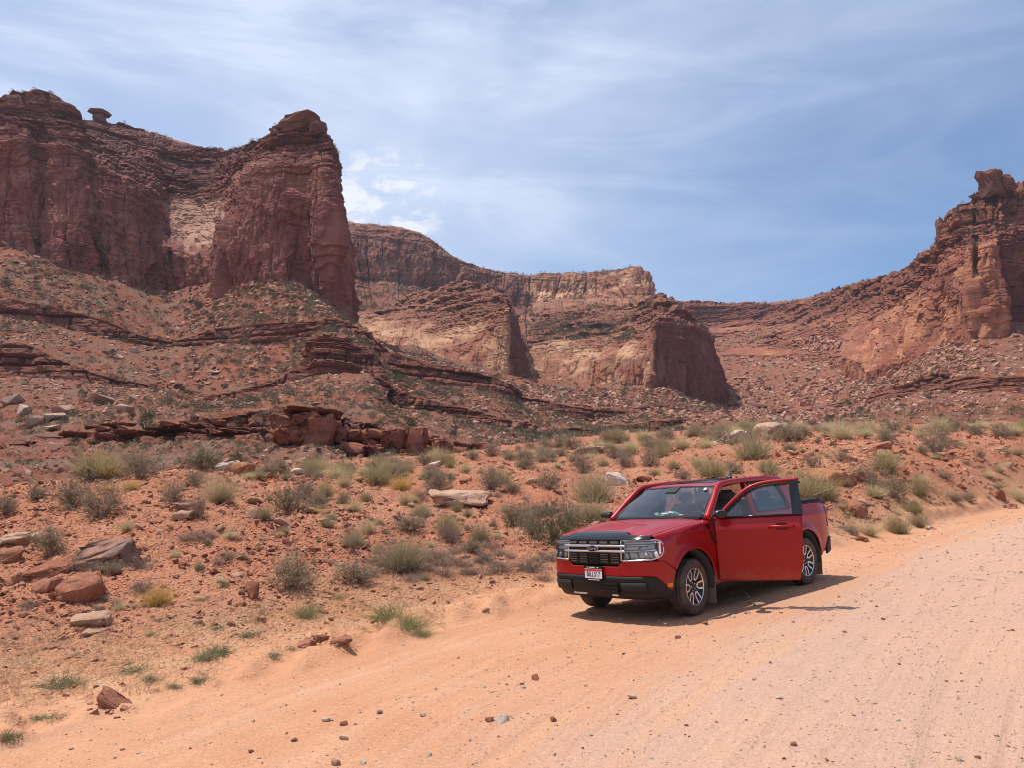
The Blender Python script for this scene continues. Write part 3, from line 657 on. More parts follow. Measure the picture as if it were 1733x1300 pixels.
# ------------------------------------------------------------------ scree bowl and slope below the right mesa
BL = [bcol(1100, (770, 200), (742, 300), (692, 640), (684, 650), (645, 800), (598, 978), (585, 1010)),
      bcol(1180, (770, 200), (742, 290), (690, 625), (684, 635), (645, 790), (600, 962), (585, 1000)),
      bcol(1260, (770, 180), (742, 250), (690, 595), (684, 602), (650, 750), (602, 925), (588, 960)),
      bcol(1350, (770, 150), (742, 200), (700, 512), (692, 520), (652, 675), (604, 800), (590, 840)),
      bcol(1430, (770, 140), (740, 180), (690, 472), (682, 478), (652, 570), (618, 650), (600, 680)),
      bcol(1495, (765, 130), (736, 170), (680, 420), (658, 428), (648, 480), (636, 526), (615, 550)),
      bcol(1560, (765, 130), (732, 168), (668, 390), (640, 398), (625, 440), (606, 484), (585, 510)),
      bcol(1640, (760, 120), (728, 160), (665, 346), (637, 354), (606, 385), (566, 420), (545, 445)),
      bcol(1733, (760, 120), (726, 155), (665, 332), (634, 340), (602, 370), (562, 405), (545, 430)),
      bcol(1900, (760, 120), (726, 150), (668, 322), (632, 330), (602, 360), (564, 398), (545, 430)),
      bcol(2150, (760, 120), (726, 150), (668, 312), (632, 320), (602, 350), (572, 388), (555, 420))]
SURF['scree_slope'] = rock('scree_slope', BL, 520, 170, mat_hill,
    lambda v: v * 0, lambda v: segw(v, [(2, 3)]), lambda v: 1 - segw(v, [(2, 3)]),
    ledgeamp=0.8, talusamp=0.6, seed=88, bury=-0.10, meander=4.0, fu=[.2, 1, 1.3, 1, 1, .3], tmin=1.4, tmax=4.2, s=1.0)

# ------------------------------------------------------------------ the near ground: road, verge, bank
NG = [  # px : (row, depth) knots - road edge, lower bank, mid, upper, crest  then metres the ground drops behind
    (-700, (1500, 4.4), (1190, 6.6), (1040, 9.5), (930, 13), (850, 20), 4.0),
    (-350, (1400, 5.1), (1140, 7.6), (1020, 10.5), (915, 14.5), (842, 21), 4.0),
    (0, (1255, 6.25), (1100, 8.9), (1000, 11.6), (905, 15.5), (832, 22), 4.0),
    (130, (1218, 6.8), (1080, 9.2), (985, 11.8), (890, 15.5), (815, 22.5), 4.0),
    (250, (1190, 7.2), (1065, 9.5), (970, 12.0), (870, 16.0), (796, 24), 4.0),
    (380, (1150, 7.9), (1040, 10.0), (950, 12.6), (860, 17.0), (792, 27), 3.5),
    (500, (1118, 8.6), (1010, 11.0), (915, 14.8), (848, 20.0), (788, 34), 3.0),
    (750, (1060, 10.3), (975, 13.0), (890, 17.6), (828, 25.0), (770, 46), 2.5),
    (1000, (1005, 12.5), (925, 16.0), (860, 21.0), (805, 30.0), (742, 56), 2.0),
    (1250, (953, 15.4), (895, 18.6), (835, 24.0), (775, 32.0), (722, 54), 1.0),
    (1400, (925, 17.4), (872, 20.0), (808, 25.0), (752, 32.5), (722, 50), 1.0),
    (1500, (904, 19.8), (856, 22.0), (798, 26.0), (748, 33.0), (722, 48), 1.0),
    (1640, (872, 24.8), (838, 26.5), (782, 30.0), (742, 36.0), (720, 48), 1.0),
    (1733, (852, 28.5), (818, 30.0), (768, 34.0), (738, 39.0), (718, 50), 1.0),
    (2000, (815, 40), (790, 42), (760, 45), (735, 50), (715, 60), 1.0),
    (2500, (790, 60), (775, 62), (755, 65), (740, 70), (720, 80), 1.0)]
_ngpx = np.array([c[0] for c in NG], float)
_ngd = np.array([[k[1] for k in c[1:6]] for c in NG])
_ngz = np.array([[at(c[0], k[0], k[1])[2] - road_plane(*at(c[0], k[0], k[1])[:2]) for k in c[1:6]] for c in NG])
_ngz[:, 0] = 0.02
_drop = np.array([c[6] for c in NG])
_TP = np.linspace(-700, 2500, 700); _TD = np.exp(np.linspace(math.log(2.5), math.log(140), 420))
_tab = np.zeros((len(_TP), len(_TD))); _tabe = np.zeros_like(_tab)
for i, p in enumerate(_TP):
    d = np.array([np.interp(p, _ngpx, _ngd[:, k]) for k in range(5)]); z = np.array([np.interp(p, _ngpx, _ngz[:, k]) for k in range(5)])
    dr = np.interp(p, _ngpx, _drop)
    ds = np.concatenate([[0, d[0] * 0.97], d, [d[4] * 1.25, d[4] * 1.8, 200]]); zs = np.concatenate([[0, 0], z, [z[4] - 0.25 * dr, z[4] - dr, z[4] - dr * 2.5]])
    _tab[i] = np.interp(_TD, ds, zs)
    _tabe[i] = (_TD - d[0]) * 0.72
for _ in range(2):
    _tab[1:-1] = 0.25 * _tab[:-2] + 0.5 * _tab[1:-1] + 0.25 * _tab[2:]
    _tab[:, 1:-1] = 0.25 * _tab[:, :-2] + 0.5 * _tab[:, 1:-1] + 0.25 * _tab[:, 2:]
def _lookup(T, x, y):
    yy = np.maximum(y, 2.5)
    p = np.clip(866.5 + FPX * x / (yy * 0.991), _TP[0], _TP[-1]); d = np.clip(yy, _TD[0], _TD[-1])
    fi = (p - _TP[0]) / (_TP[1] - _TP[0]); fj = (np.log(d) - math.log(2.5)) / (math.log(140) - math.log(2.5)) * (len(_TD) - 1)
    i = np.clip(fi.astype(int), 0, len(_TP) - 2); j = np.clip(fj.astype(int), 0, len(_TD) - 2); a = fi - i; b = fj - j
    return (T[i, j] * (1 - a) + T[i + 1, j] * a) * (1 - b) + (T[i, j + 1] * (1 - a) + T[i + 1, j + 1] * a) * b
def edge_dist(x, y):
    """metres beyond the road's far edge (negative: on the road)"""
    x = np.asarray(x, float); y = np.asarray(y, float)
    e = _lookup(_tabe, x, y)
    e = np.where(y < 2.5, np.minimum(e, -2.0), e)
    return e + 0.28 * vn(x * 0.35, y * 0.35, 0 * x, 301) + 0.10 * vn(x * 1.4, y * 1.4, 0 * x, 302)
def near_z(x, y, detail=True):
    x = np.asarray(x, float); y = np.asarray(y, float)
    z = road_plane(x, y) + np.where(y < 2.5, 0, _lookup(_tab, x, y))
    if not detail: return z
    e = edge_dist(x, y)
    off = np.clip(e / 1.2, 0, 1); up = np.clip((e - 1.5) / 2.5, 0, 1)
    # road: ruts and washboard that follow its direction
    w = e + 0.12 * vn(x * 0.12, y * 0.12, 0 * x, 310)
    rut = 0.009 * vn(w * 2.3, (x + y) * 0.05, 0 * x, 311) + 0.005 * vn(w * 7.0, (x + y) * 0.16, 0 * x, 312) + 0.005 * vn(w * 19, (x + y) * 0.3, 0 * x, 315) + 0.006 * fbm(x * 6, y * 6, 0 * x, 3, 0.6, 313)
    bermz = 0.13 * np.exp(-((e - 0.3) / 0.32) ** 2) * np.clip(0.45 + 1.2 * vn(x * 0.5, y * 0.5, 0 * x, 316) + 0.8 * vn(x * 4, y * 4, 0 * x, 317), 0, 1.4)
    bank = 0.20 * fbm(x * 0.22, y * 0.22, 0 * x, 4, 0.55, 320) + 0.10 * np.maximum(fbm(x * 0.9, y * 0.9, 0 * x, 4, 0.6, 321, True), -0.2)
    cl = fbm(x * 3.2, y * 3.2, 0 * x, 4, 0.62, 322)
    rub = 0.060 * np.maximum(cl, -0.1) + 0.045 * np.maximum(0, vn(x * 7, y * 7, 0 * x, 323)) + 0.022 * fbm(x * 15, y * 15, 0 * x, 2, 0.6, 324)
    return z + rut * (1 - off) + bermz + bank * up * 1.1 + rub * np.clip((e - 0.1) / 2.2, 0, 1) * (0.55 + 0.85 * up)

def build_near():
    ox, oy = 0.0, -4.0
    na, nr = 600, 620
    an = np.concatenate([np.linspace(-1.15, -0.62, 40, endpoint=False), np.linspace(-0.62, 0.62, na - 80), np.linspace(0.62, 1.15, 41)[1:]])[:, None]
    rr = np.concatenate([np.exp(np.linspace(math.log(3.0), math.log(72), nr - 30)), np.linspace(72, 150, 31)[1:]])[None, :]
    x = ox + np.sin(an) * rr; y = oy + np.cos(an) * rr
    z = near_z(x, y); e = edge_dist(x, y)
    v = np.stack([x, y, z], 2).reshape(-1, 3); f = grid_faces(na, nr)
    ef = e.reshape(-1)[f].mean(1)
    gx = Mat('bank_soil', LAND); P = gx.pos(); ed = gx.attr('edge')
    n0 = gx.noise(P, 0.35, 6, 0.6); n1 = gx.noise(P, 2.2, 6, 0.65); n2 = gx.noise(P, 14, 5, 0.7); n3 = gx.noise(P, 60, 3, 0.7)
    soil = gx.mix(gx.rng(n0, 0.38, 0.62), (0.60, 0.225, 0.122), (0.66, 0.29, 0.165))
    soil = gx.mix(gx.math('MULTIPLY', gx.rng(n1, 0.52, 0.70), 0.6), soil, (0.47, 0.155, 0.082))
    soil = gx.mix(gx.math('MULTIPLY', gx.rng(n2, 0.54, 0.70), 0.6), soil, (0.70, 0.39, 0.25))
    soil = gx.mix(gx.math('MULTIPLY', gx.rng(n2, 0.46, 0.34), 0.4), soil, (0.36, 0.118, 0.066))
    sandy = gx.mix(gx.rng(n1, 0.42, 0.62), (0.60, 0.275, 0.145), (0.64, 0.345, 0.195))
    sandy = gx.mix(gx.math('MULTIPLY', gx.rng(n2, 0.50, 0.66), 0.40), sandy, (0.47, 0.205, 0.10))
    wsa = gx.rng(gx.math('ADD', ed, gx.math('MULTIPLY', gx.math('SUBTRACT', n0, 0.5), 4.0)), 2.6, 1.2)
    c = gx.mix(wsa, soil, sandy)
    c = gx.mix(gx.rng(gx.math('ADD', ed, gx.math('MULTIPLY', gx.math('SUBTRACT', n1, 0.5), 2.2)), 0.9, 0.1), c, gx.mix(gx.rng(n0, 0.38, 0.62), (0.585, 0.275, 0.145), (0.61, 0.31, 0.175)))
    c = gx.mix(gx.math('MULTIPLY', gx.rng(n3, 0.55, 0.75), 0.35), c, (0.60, 0.40, 0.28))
    hb = gx.math('ADD', gx.math('MULTIPLY', n2, 1.0), gx.math('MULTIPLY', n3, 0.35))
    hb = gx.math('ADD', hb, gx.math('MULTIPLY', gx.rng(gx.voro(gx.map(P, (1, 1, 1.6)), 13), 0.05, 0.5), -0.9))
    hb = gx.math('ADD', hb, gx.math('MULTIPLY', gx.rng(gx.voro(gx.map(P, (1, 1, 1.6)), 31), 0.05, 0.5), -0.5))
    gx.set(color=c, rough=0.95, spec=0.12, normal=gx.bump(gx.math('MULTIPLY', hb, gx.rng(ed, 0.05, 1.8, 0.12, 1.0)), 0.9, 0.07))
    rx = Mat('dirt_road', LAND); P = rx.pos(); ed = rx.attr('edge')
    cmb = rx.n('ShaderNodeCombineXYZ'); rx.put(cmb.inputs[0], ed); sx = rx.n('ShaderNodeSeparateXYZ'); rx.put(sx.inputs[0], P)
    rx.put(cmb.inputs[1], rx.math('MULTIPLY', rx.math('ADD', sx.outputs[0], sx.outputs[1]), 0.05))
    tr = rx.noise(cmb.outputs[0], 1.1, 6, 0.62); tr2 = rx.noise(rx.map(cmb.outputs[0], (1, 2.5, 1)), 7, 4, 0.6)
    n0 = rx.noise(P, 0.5, 5, 0.6); n2 = rx.noise(P, 9, 6, 0.7); n3 = rx.noise(P, 70, 4, 0.75); n4 = rx.voro(P, 46, out='Color')
    grav = rx.mix(rx.rng(n0, 0.40, 0.62), (0.60, 0.355, 0.245), (0.56, 0.345, 0.25))
    sand = rx.mix(rx.rng(n0, 0.38, 0.62), (0.585, 0.275, 0.145), (0.61, 0.31, 0.175))
    w = rx.rng(rx.math('ADD', ed, rx.math('MULTIPLY', rx.math('SUBTRACT', tr, 0.5), 9.0)), -6.2, -2.6)
    c = rx.mix(w, grav, sand)
    c = rx.mix(rx.math('MULTIPLY', rx.rng(tr2, 0.52, 0.70), 0.35), c, (0.47, 0.235, 0.14))
    c = rx.mix(rx.math('MULTIPLY', rx.rng(tr, 0.54, 0.66), 0.45), c, (0.66, 0.395, 0.245))
    c = rx.mix(rx.math('MULTIPLY', rx.rng(n3, 0.56, 0.70), 0.55), c, (0.68, 0.48, 0.37))
    c = rx.mix(rx.math('MULTIPLY', rx.rng(n3, 0.46, 0.34), 0.8), c, (0.34, 0.165, 0.10))
    n5 = rx.noise(P, 30, 4, 0.7)
    c = rx.mix(rx.math('MULTIPLY', rx.rng(n5, 0.56, 0.68), 0.6), c, (0.40, 0.205, 0.13))
    c = rx.mix(rx.math('MULTIPLY', rx.rng(n5, 0.44, 0.34), 0.5), c, (0.70, 0.50, 0.37))
    hb = rx.math('ADD', rx.math('MULTIPLY', n2, 0.5), rx.math('ADD', rx.math('MULTIPLY', n3, 0.5), rx.math('MULTIPLY', tr2, 0.7)))
    rx.set(color=c, rough=0.95, spec=0.12, normal=rx.bump(rx.math('ADD', hb, n5), 0.6, 0.02))
    for name, sel, m in (('dirt_road', ef < 0, rx.m), ('bank', ef >= 0, gx.m)):
        ff = f[sel]; used = np.unique(ff); mp = np.zeros(len(v), np.int64); mp[used] = np.arange(len(used))
        me = mesh_np(name, v[used], mp[ff], True); add_attr(me, 'edge', e.reshape(-1)[used]); me.materials.append(m)
        o = link(name, me); o['kind'] = 'structure'
    # the road surface behind and beside the photographer
    gx_, gy_ = np.meshgrid(np.linspace(-160, 160, 80), np.linspace(-160, 0, 40), indexing='ij')
    zz = road_plane(gx_, gy_) * 0.4 - 0.6 - 0.02 * np.hypot(gx_, gy_)
    me = mesh_np('plain', np.stack([gx_, gy_, zz], 2).reshape(-1, 3), grid_faces(80, 40), True); me.materials.append(Mg.m)
    o = link('plain', me); o['kind'] = 'structure'
build_near()
# ------------------------------------------------------------------ finding places on the ground
_PD = np.exp(np.linspace(math.log(3.2), math.log(110), 1400))
def pick(px, row):
    """ground point of the bank or road seen at a pixel"""
    a, b, c = ray(px, row); t = _PD / b
    x = a * t; z = EYE[2] + c * t
    g = near_z(x, _PD)
    k = np.argmax(z <= g)
    if z[k] > g[k]: return None
    return np.array([x[k], _PD[k], g[k]])
class Far:
    """places on the far slopes by pixel"""
    def __init__(s, keys):
        Q = np.concatenate([SURF[k][1].reshape(-1, 3) for k in keys]); s.t = np.concatenate([SURF[k][2].reshape(-1) for k in keys])
        px, row, zc = to_px(Q); ok = (px > -60) & (px < 1800) & (row > 0) & (row < 860)
        s.Q, s.px, s.row, s.zc, s.t = Q[ok], px[ok], row[ok], zc[ok], s.t[ok]
        # nearest surface per 4 px cell: what is in view
        s.W = 470; s.H = 220
        cell = (np.clip(s.px / 4 + 16, 0, s.W - 1).astype(int) * s.H + np.clip(s.row / 4, 0, s.H - 1).astype(int))
        s.near = np.full(s.W * s.H, 1e9); np.minimum.at(s.near, cell, s.zc)
        s.vis = s.zc < s.near[cell] * 1.03 + 2
    def pick(s, px, row):
        d = (s.px - px) ** 2 + (s.row - row) ** 2 + np.where(s.vis, 0, 900)
        return s.Q[np.argmin(d)]
FAR = Far(list(SURF))

AUTO = []      # things whose label is completed at the end by what they lie beside
# ------------------------------------------------------------------ stone materials
def stone_material(name, a, b, lichen=0.25, scale=6.0, use_attr=False, strat=0.0):
    M = Mat(name, LAND); P = M.obj() if not use_attr else M.pos()
    rnd = M.attr('tint') if use_attr else M.n('ShaderNodeObjectInfo').outputs['Random']
    c = M.mix(rnd, a, b)
    n1 = M.noise(P, scale * 0.35, 5, 0.6); n2 = M.noise(P, scale * 2.5, 5, 0.7)
    c = M.mix(M.math('MULTIPLY', M.rng(n2, 0.5, 0.72), 0.5), c, tuple(min(1, k * 1.3 + 0.03) for k in b))
    c = M.mix(M.math('MULTIPLY', M.rng(n2, 0.48, 0.30), 0.45), c, tuple(k * 0.5 for k in a))
    c = M.mix(M.math('MULTIPLY', M.rng(n1, 0.54, 0.66), lichen), c, (0.19, 0.165, 0.15))
    if strat: 
        bd = M.noise(M.map(P, (0.4, 0.4, strat)), 1.0, 4, 0.6)
        c = M.mix(M.math('MULTIPLY', M.rng(bd, 0.5, 0.62), 0.4), c, tuple(k * 0.45 for k in a))
    M.set(color=c, rough=0.92, spec=0.15, normal=M.bump(M.math('ADD', n2, M.math('MULTIPLY', M.noise(P, scale * 0.9, 5, 0.7), 1.2)), 0.55, 0.5 / scale))
    return M.m
mat_rock_red = stone_material('red_rock', (0.37, 0.135, 0.075), (0.47, 0.20, 0.12), 0.12)
mat_rock_tan = stone_material('tan_rock', (0.52, 0.29, 0.18), (0.60, 0.37, 0.25), 0.08)
mat_rock_pale = stone_material('pale_rock', (0.66, 0.47, 0.35), (0.70, 0.55, 0.44), 0.08)
mat_rock_grey = stone_material('grey_topped_rock', (0.36, 0.17, 0.11), (0.40, 0.22, 0.16), 0.8)
mat_rock_orange = stone_material('orange_rock', (0.50, 0.20, 0.09), (0.52, 0.23, 0.11), 0.1)
mat_rub = stone_material('rubble', (0.44, 0.165, 0.095), (0.62, 0.31, 0.195), 0.1, 9)
mat_rub_far = stone_material('scree_blocks', (0.37, 0.145, 0.09), (0.55, 0.325, 0.23), 0.15, 0.8)
mat_boulder_far = stone_material('fallen_block', (0.40, 0.235, 0.16), (0.52, 0.37, 0.28), 0.15, 1.0)
mat_sky = stone_material('weathered_cap_rock', (0.20, 0.075, 0.052), (0.24, 0.10, 0.07), 0.3, 1.2, strat=5.0)
mat_boulder_farr = stone_material('fallen_red_block', (0.27, 0.10, 0.066), (0.36, 0.175, 0.115), 0.2, 1.0)
mat_gravel = stone_material('gravel', (0.47, 0.26, 0.175), (0.74, 0.58, 0.46), 0.1, 20)
mat_ledge = stone_material('ledge_rock', (0.27, 0.085, 0.05), (0.36, 0.135, 0.08), 0.25, 2.2, strat=4.0)

def hull_rock(seed, n=13, dims=(1, 0.8, 0.6), power=0.45):
    """angular stone: hull of points on a squarish ball"""
    r = np.random.default_rng(seed); p = r.normal(size=(n, 3)); p /= np.linalg.norm(p, axis=1, keepdims=True)
    p = np.sign(p) * np.abs(p) ** power; p *= (0.8 + 0.3 * r.random((n, 1))) * np.array(dims) * 0.62
    bm = bmesh.new()
    for q in p: bm.verts.new(q)
    res = bmesh.ops.convex_hull(bm, input=bm.verts)
    bmesh.ops.delete(bm, geom=[v for v in res['geom_interior'] if isinstance(v, bmesh.types.BMVert)], context='VERTS')
    bmesh.ops.recalc_face_normals(bm, faces=bm.faces)
    return bm
def bm_arrays(bm):
    bmesh.ops.triangulate(bm, faces=bm.faces)
    bm.verts.index_update()
    v = np.array([q.co for q in bm.verts]); f = np.array([[q.index for q in t.verts] for t in bm.faces]); bm.free()
    return v, f
def boulder_mesh(name, seed, dims=(1, 0.8, 0.6), cuts=2, rough=0.05, n=16, power=0.5, beds=0.0, bev=0.05):
    bm = hull_rock(seed, n, dims, power)
    bmesh.ops.bevel(bm, geom=bm.edges[:] + bm.verts[:], offset=bev * min(dims), segments=2, affect='EDGES', clamp_overlap=True)
    bmesh.ops.triangulate(bm, faces=bm.faces)
    for _ in range(cuts):
        lim = max(dims) * (0.22 if cuts == 1 else 0.10)
        es = [e for e in bm.edges if e.calc_length() > lim]
        if es: bmesh.ops.subdivide_edges(bm, edges=es, cuts=1, use_grid_fill=True)
        bmesh.ops.triangulate(bm, faces=bm.faces)
    bm.normal_update()
    v = np.array([q.co for q in bm.verts]); nn = np.array([q.normal for q in bm.verts])
    d = rough * (fbm(v[:, 0] * 3, v[:, 1] * 3, v[:, 2] * 3, 4, 0.6, seed) + 0.6 * np.minimum(0, fbm(v[:, 0] * 1.6, v[:, 1] * 1.6, v[:, 2] * 1.6, 3, 0.6, seed + 5, True)))
    if beds: 
        hz = v[:, 2] / dims[2] * beds + 0.3 * vn(v[:, 0] * 2, v[:, 1] * 2, v[:, 2] * 2, seed)
        d = d - 0.055 * np.exp(-((hz - np.round(hz)) / 0.16) ** 2) * (hash2(np.round(hz), np.round(hz) * 0, seed) > 0.3)
    v = v + nn * d[:, None]
    for q, c in zip(bm.verts, v): q.co = c
    for q in bm.faces: q.smooth = cuts > 1
    me = bpy.data.meshes.new(name); bm.to_mesh(me); bm.free()
    return me

def scatter_stones(name, meshes, pos, scl, label, seed=0, squash=(0.5, 1.0)):
    r = np.random.default_rng(seed); n = len(pos); sq = r.uniform(*squash, n)
    rot = np.stack([r.normal(0, 0.3, n), r.normal(0, 0.3, n), r.uniform(0, 6.28, n)], 1)
    return scatter_gn(name, meshes, pos, np.stack([scl, scl * r.uniform(0.7, 1.0, n), scl * sq], 1), rot, r.integers(0, len(meshes), n), label)
def hull_meshes(name, seeds, n, dims, mat):
    out_ = []
    for k in seeds:
        bm = hull_rock(k, n, dims); me = bpy.data.meshes.new(name); bm.to_mesh(me); bm.free(); me.materials.append(mat); out_.append(me)
    return out_
# ------------------------------------------------------------------ boulders of the bank that can be told apart
def boulder(px, row, wpx, hpx, seed, mat, label, dims=(1, 0.8, 0.6), rot=(0, 0, 0), name='boulder', group=None, beds=0.0, rough=0.10, sink=0.26, n=18, power=0.55, bev=0.09, place=None, cat='boulder'):
    """px,row: where its foot meets the ground; wpx: its width in the picture"""
    p = pick(px, row) if place is None else place
    sc = wpx * p[1] / FPX
    me = boulder_mesh(name, seed, dims, 2, rough, n, power, beds, bev); me.materials.append(mat)
    o = link(name, me); o.scale = (sc,) * 3; o.rotation_euler = [math.radians(v) for v in rot]
    q = p + np.array([0, 0.35 * sc * dims[1], 0]); q[2] = min(p[2] + 0.10 * sc, float(near_z(q[0], q[1])))
    o.location = q + np.array([0, 0, sc * dims[2] * (0.5 - sink)]); FEET.append((q, sc))
    tag(o, label, cat, group)
    return o
FEET = []
R_, T_, PA, GR, OR = mat_rock_red, mat_rock_tan, mat_rock_pale, mat_rock_grey, mat_rock_orange
NEAR_BOULDERS = [
    (158, 962, 98, 0, 1, GR, 'large tilted slab with grey weathered top, highest of the left boulder cluster', (1, 0.8, 0.42), (18, -24, 20), dict(beds=2, n=18)),
    (72, 985, 72, 0, 2, R_, 'upper red block leaning on the stacked slabs at far left', (1, 0.7, 0.5), (8, -22, 10), dict(beds=2)),
    (78, 1004, 66, 0, 3, R_, 'thin red slab lying under the leaning block at far left', (1, 0.75, 0.36), (5, -14, -12), dict(beds=2)),
    (28, 985, 40, 0, 4, R_, 'small red wedge left of the stacked slabs', (1, 0.7, 0.45), (0, -18, 30), {}),
    (132, 1024, 72, 0, 5, R_, 'rounded rust red boulder in front of the stacked slabs', (1, 0.75, 0.62), (12, -18, 15), dict(power=0.7, bev=0.12, n=24)),
    (145, 1060, 66, 0, 6, T_, 'flat pale pink slab lying below the rust red boulder', (1, 0.8, 0.3), (10, -4, 5), dict(sink=0.3)),
    (152, 1078, 34, 0, 7, T_, 'thin flat stone just below the pale pink slab', (1, 0.7, 0.25), (6, 0, 20), dict(sink=0.3)),
    (25, 922, 66, 0, 8, T_, 'pale flat topped rock at the left edge of the picture', (1, 0.8, 0.45), (8, -6, 0), dict(beds=2)),
    (8, 955, 40, 0, 9, R_, 'red rock cut off by the left edge under the pale one', (1, 0.8, 0.6), (0, -10, 40), {}),
    (188, 1197, 44, 0, 10, R_, 'squarish red rock on the verge nearest the photographer', (1, 0.85, 0.8), (6, 8, 25), dict(n=12)),
    (782, 858, 104, 0, 11, T_, 'long pale ledge stone with dark undercut in the middle of the bank', (1, 0.6, 0.20), (4, 2, 4), dict(beds=1, sink=0.2)),
    (1047, 822, 46, 0, 12, PA, 'whitish broken rock on the bank left of the truck roof', (1, 0.8, 0.55), (10, 8, 10), dict(n=12)),
    (1306, 740, 54, 0, 13, T_, 'tan boulder with shaded side standing on the crest above the truck', (1, 0.8, 0.62), (0, -16, 20), dict(power=0.65, bev=0.1, n=22)),
    (1240, 752, 62, 0, 14, PA, 'pale layered slab sloping left beside the tan crest boulder', (1, 0.6, 0.3), (0, -22, 15), dict(beds=3)),
    (1418, 822, 68, 0, 15, OR, 'smooth orange boulder on the slope behind the truck bed', (1, 0.7, 0.45), (0, 6, 10), dict(power=0.75, bev=0.15, n=26)),
    (1472, 818, 34, 0, 16, R_, 'red rock on the right end of the smooth orange boulder', (1, 0.7, 0.5), (0, 10, 40), {}),
    (1452, 876, 38, 0, 17, R_, 'angular brown rock right of the truck tail', (1, 0.85, 0.72), (4, 12, 10), dict(n=12)),
    (1466, 857, 20, 0, 18, T_, 'small tan rock above the angular brown rock', (1, 0.8, 0.6), (0, 0, 30), {}),
    (1697, 850, 26, 0, 19, R_, 'reddish boulder at the foot of the bank by the far right road edge', (1, 0.85, 0.95), (0, 12, 10), dict(n=14)),
    (1000, 769, 50, 0, 20, T_, 'rounded tan boulder half buried on the grassy crest', (1, 0.8, 0.36), (0, 4, 0), dict(power=0.8, bev=0.16, n=26)),
    (381, 800, 34, 0, 21, PA, 'rounded whitish boulder at the left crest', (1, 0.8, 0.55), (0, -8, 0), dict(power=0.8, bev=0.16, n=26, sink=0.05)),
    (410, 806, 34, 0, 22, OR, 'dark orange boulder touching the whitish one at the left crest', (1, 0.8, 0.62), (0, 8, 0), dict(power=0.8, bev=0.12, n=24, sink=0.05)),
    (445, 811, 30, 0, 23, OR, 'low orange stone on the crest right of the boulder pair', (1, 0.7, 0.4), (0, 0, 0), {}),
    (735, 790, 22, 0, 24, PA, 'small white stone among the crest grass', (1, 0.8, 0.5), (0, 0, 0), dict(power=0.8)),
    (500, 803, 22, 0, 25, PA, 'small pale boulder at the crest below the big ledge block', (1, 0.8, 0.5), (0, 0, 20), dict(power=0.8)),
    (304, 866, 30, 0, 26, GR, 'dark grey slab left of the straw coloured grass bunch', (1, 0.8, 0.4), (8, -4, 15), dict(beds=2)),
    (308, 878, 34, 0, 27, T_, 'tan stone under the dark grey slab', (1, 0.8, 0.35), (8, 0, 0), {}),
    (426, 1014, 22, 0, 28, R_, 'upright red wedge stone left of the round grey shrub', (1, 0.7, 1.5), (0, -12, 20), dict(n=10)),
    (553, 868, 40, 0, 29, R_, 'flat reddish slab with dark front edge on the left bank', (1, 0.7, 0.28), (4, -6, 0), dict(beds=1)),
    (478, 892, 30, 0, 30, T_, 'pale tilted stone below the dark shrub pair', (1, 0.7, 0.4), (0, 12, 20), {}),
    (426, 878, 18, 0, 31, T_, 'upright splinter of tan rock on the left bank', (1, 0.6, 1.2), (0, 30, 20), dict(n=10)),
    (432, 856, 30, 0, 47, T_, 'pale rounded stone above the yellow tuft on the left bank', (1, 0.7, 0.4), (0, 8, 0), {}),
    (822, 1037, 9, 0, 32, PA, 'white stone on the sandy verge left of the truck', (1, 0.8, 0.8), (0, 0, 20), {}),
    (575, 1092, 30, 0, 33, R_, 'purplish flat rock on the broken verge lump', (1, 0.8, 0.35), (6, -8, 10), dict(sink=0.5)),
    (512, 1096, 30, 0, 34, R_, 'dark red stone at the left end of the verge lump', (1, 0.7, 0.5), (0, -12, 0), dict(sink=0.5)),
    (540, 1086, 26, 0, 35, R_, 'dark red stone in the middle of the verge lump', (1, 0.7, 0.5), (0, 10, 40), dict(sink=0.5)),
    (1090, 815, 24, 0, 36, R_, 'red flat stone on the bank above the windscreen', (1, 0.7, 0.4), (0, 0, 0), {}),
    (905, 818, 26, 0, 37, T_, 'pinkish stone right of the dark bushes mid bank', (1, 0.8, 0.45), (0, -6, 30), {}),
    (1500, 762, 28, 0, 38, R_, 'red stones outcrop on the upper right bank', (1, 0.7, 0.42), (0, -8, 0), dict(beds=2)),
    (1526, 768, 24, 0, 39, R_, 'small dark block right of the upper right outcrop', (1, 0.7, 0.5), (0, 8, 30), {}),
    (1444, 784, 20, 0, 40, R_, 'small red block above the smooth orange boulder', (1, 0.7, 0.6), (0, 8, 30), {}),
    (1664, 785, 14, 0, 41, R_, 'dark stone on the bare right bank', (1, 0.8, 0.7), (0, 8, 30), {}),
    (1715, 862, 14, 0, 42, R_, 'brown stone at the far right road edge', (1, 0.8, 0.7), (0, 8, 10), {}),
    (1460, 916, 16, 0, 43, R_, 'dark flat rock on the road edge right of the truck', (1, 0.8, 0.5), (0, 8, 10), {}),
    (1577, 897, 9, 0, 44, PA, 'whitish stone on the road edge far right', (1, 0.8, 0.7), (0, 0, 0), {}),
]
for (px, row, w, _, sd, m, lab, dims, rot, kw) in NEAR_BOULDERS:
    boulder(px, row, w, 0, 500 + sd, m, lab, dims, rot, group='boulders and slabs of the roadside bank', **kw)

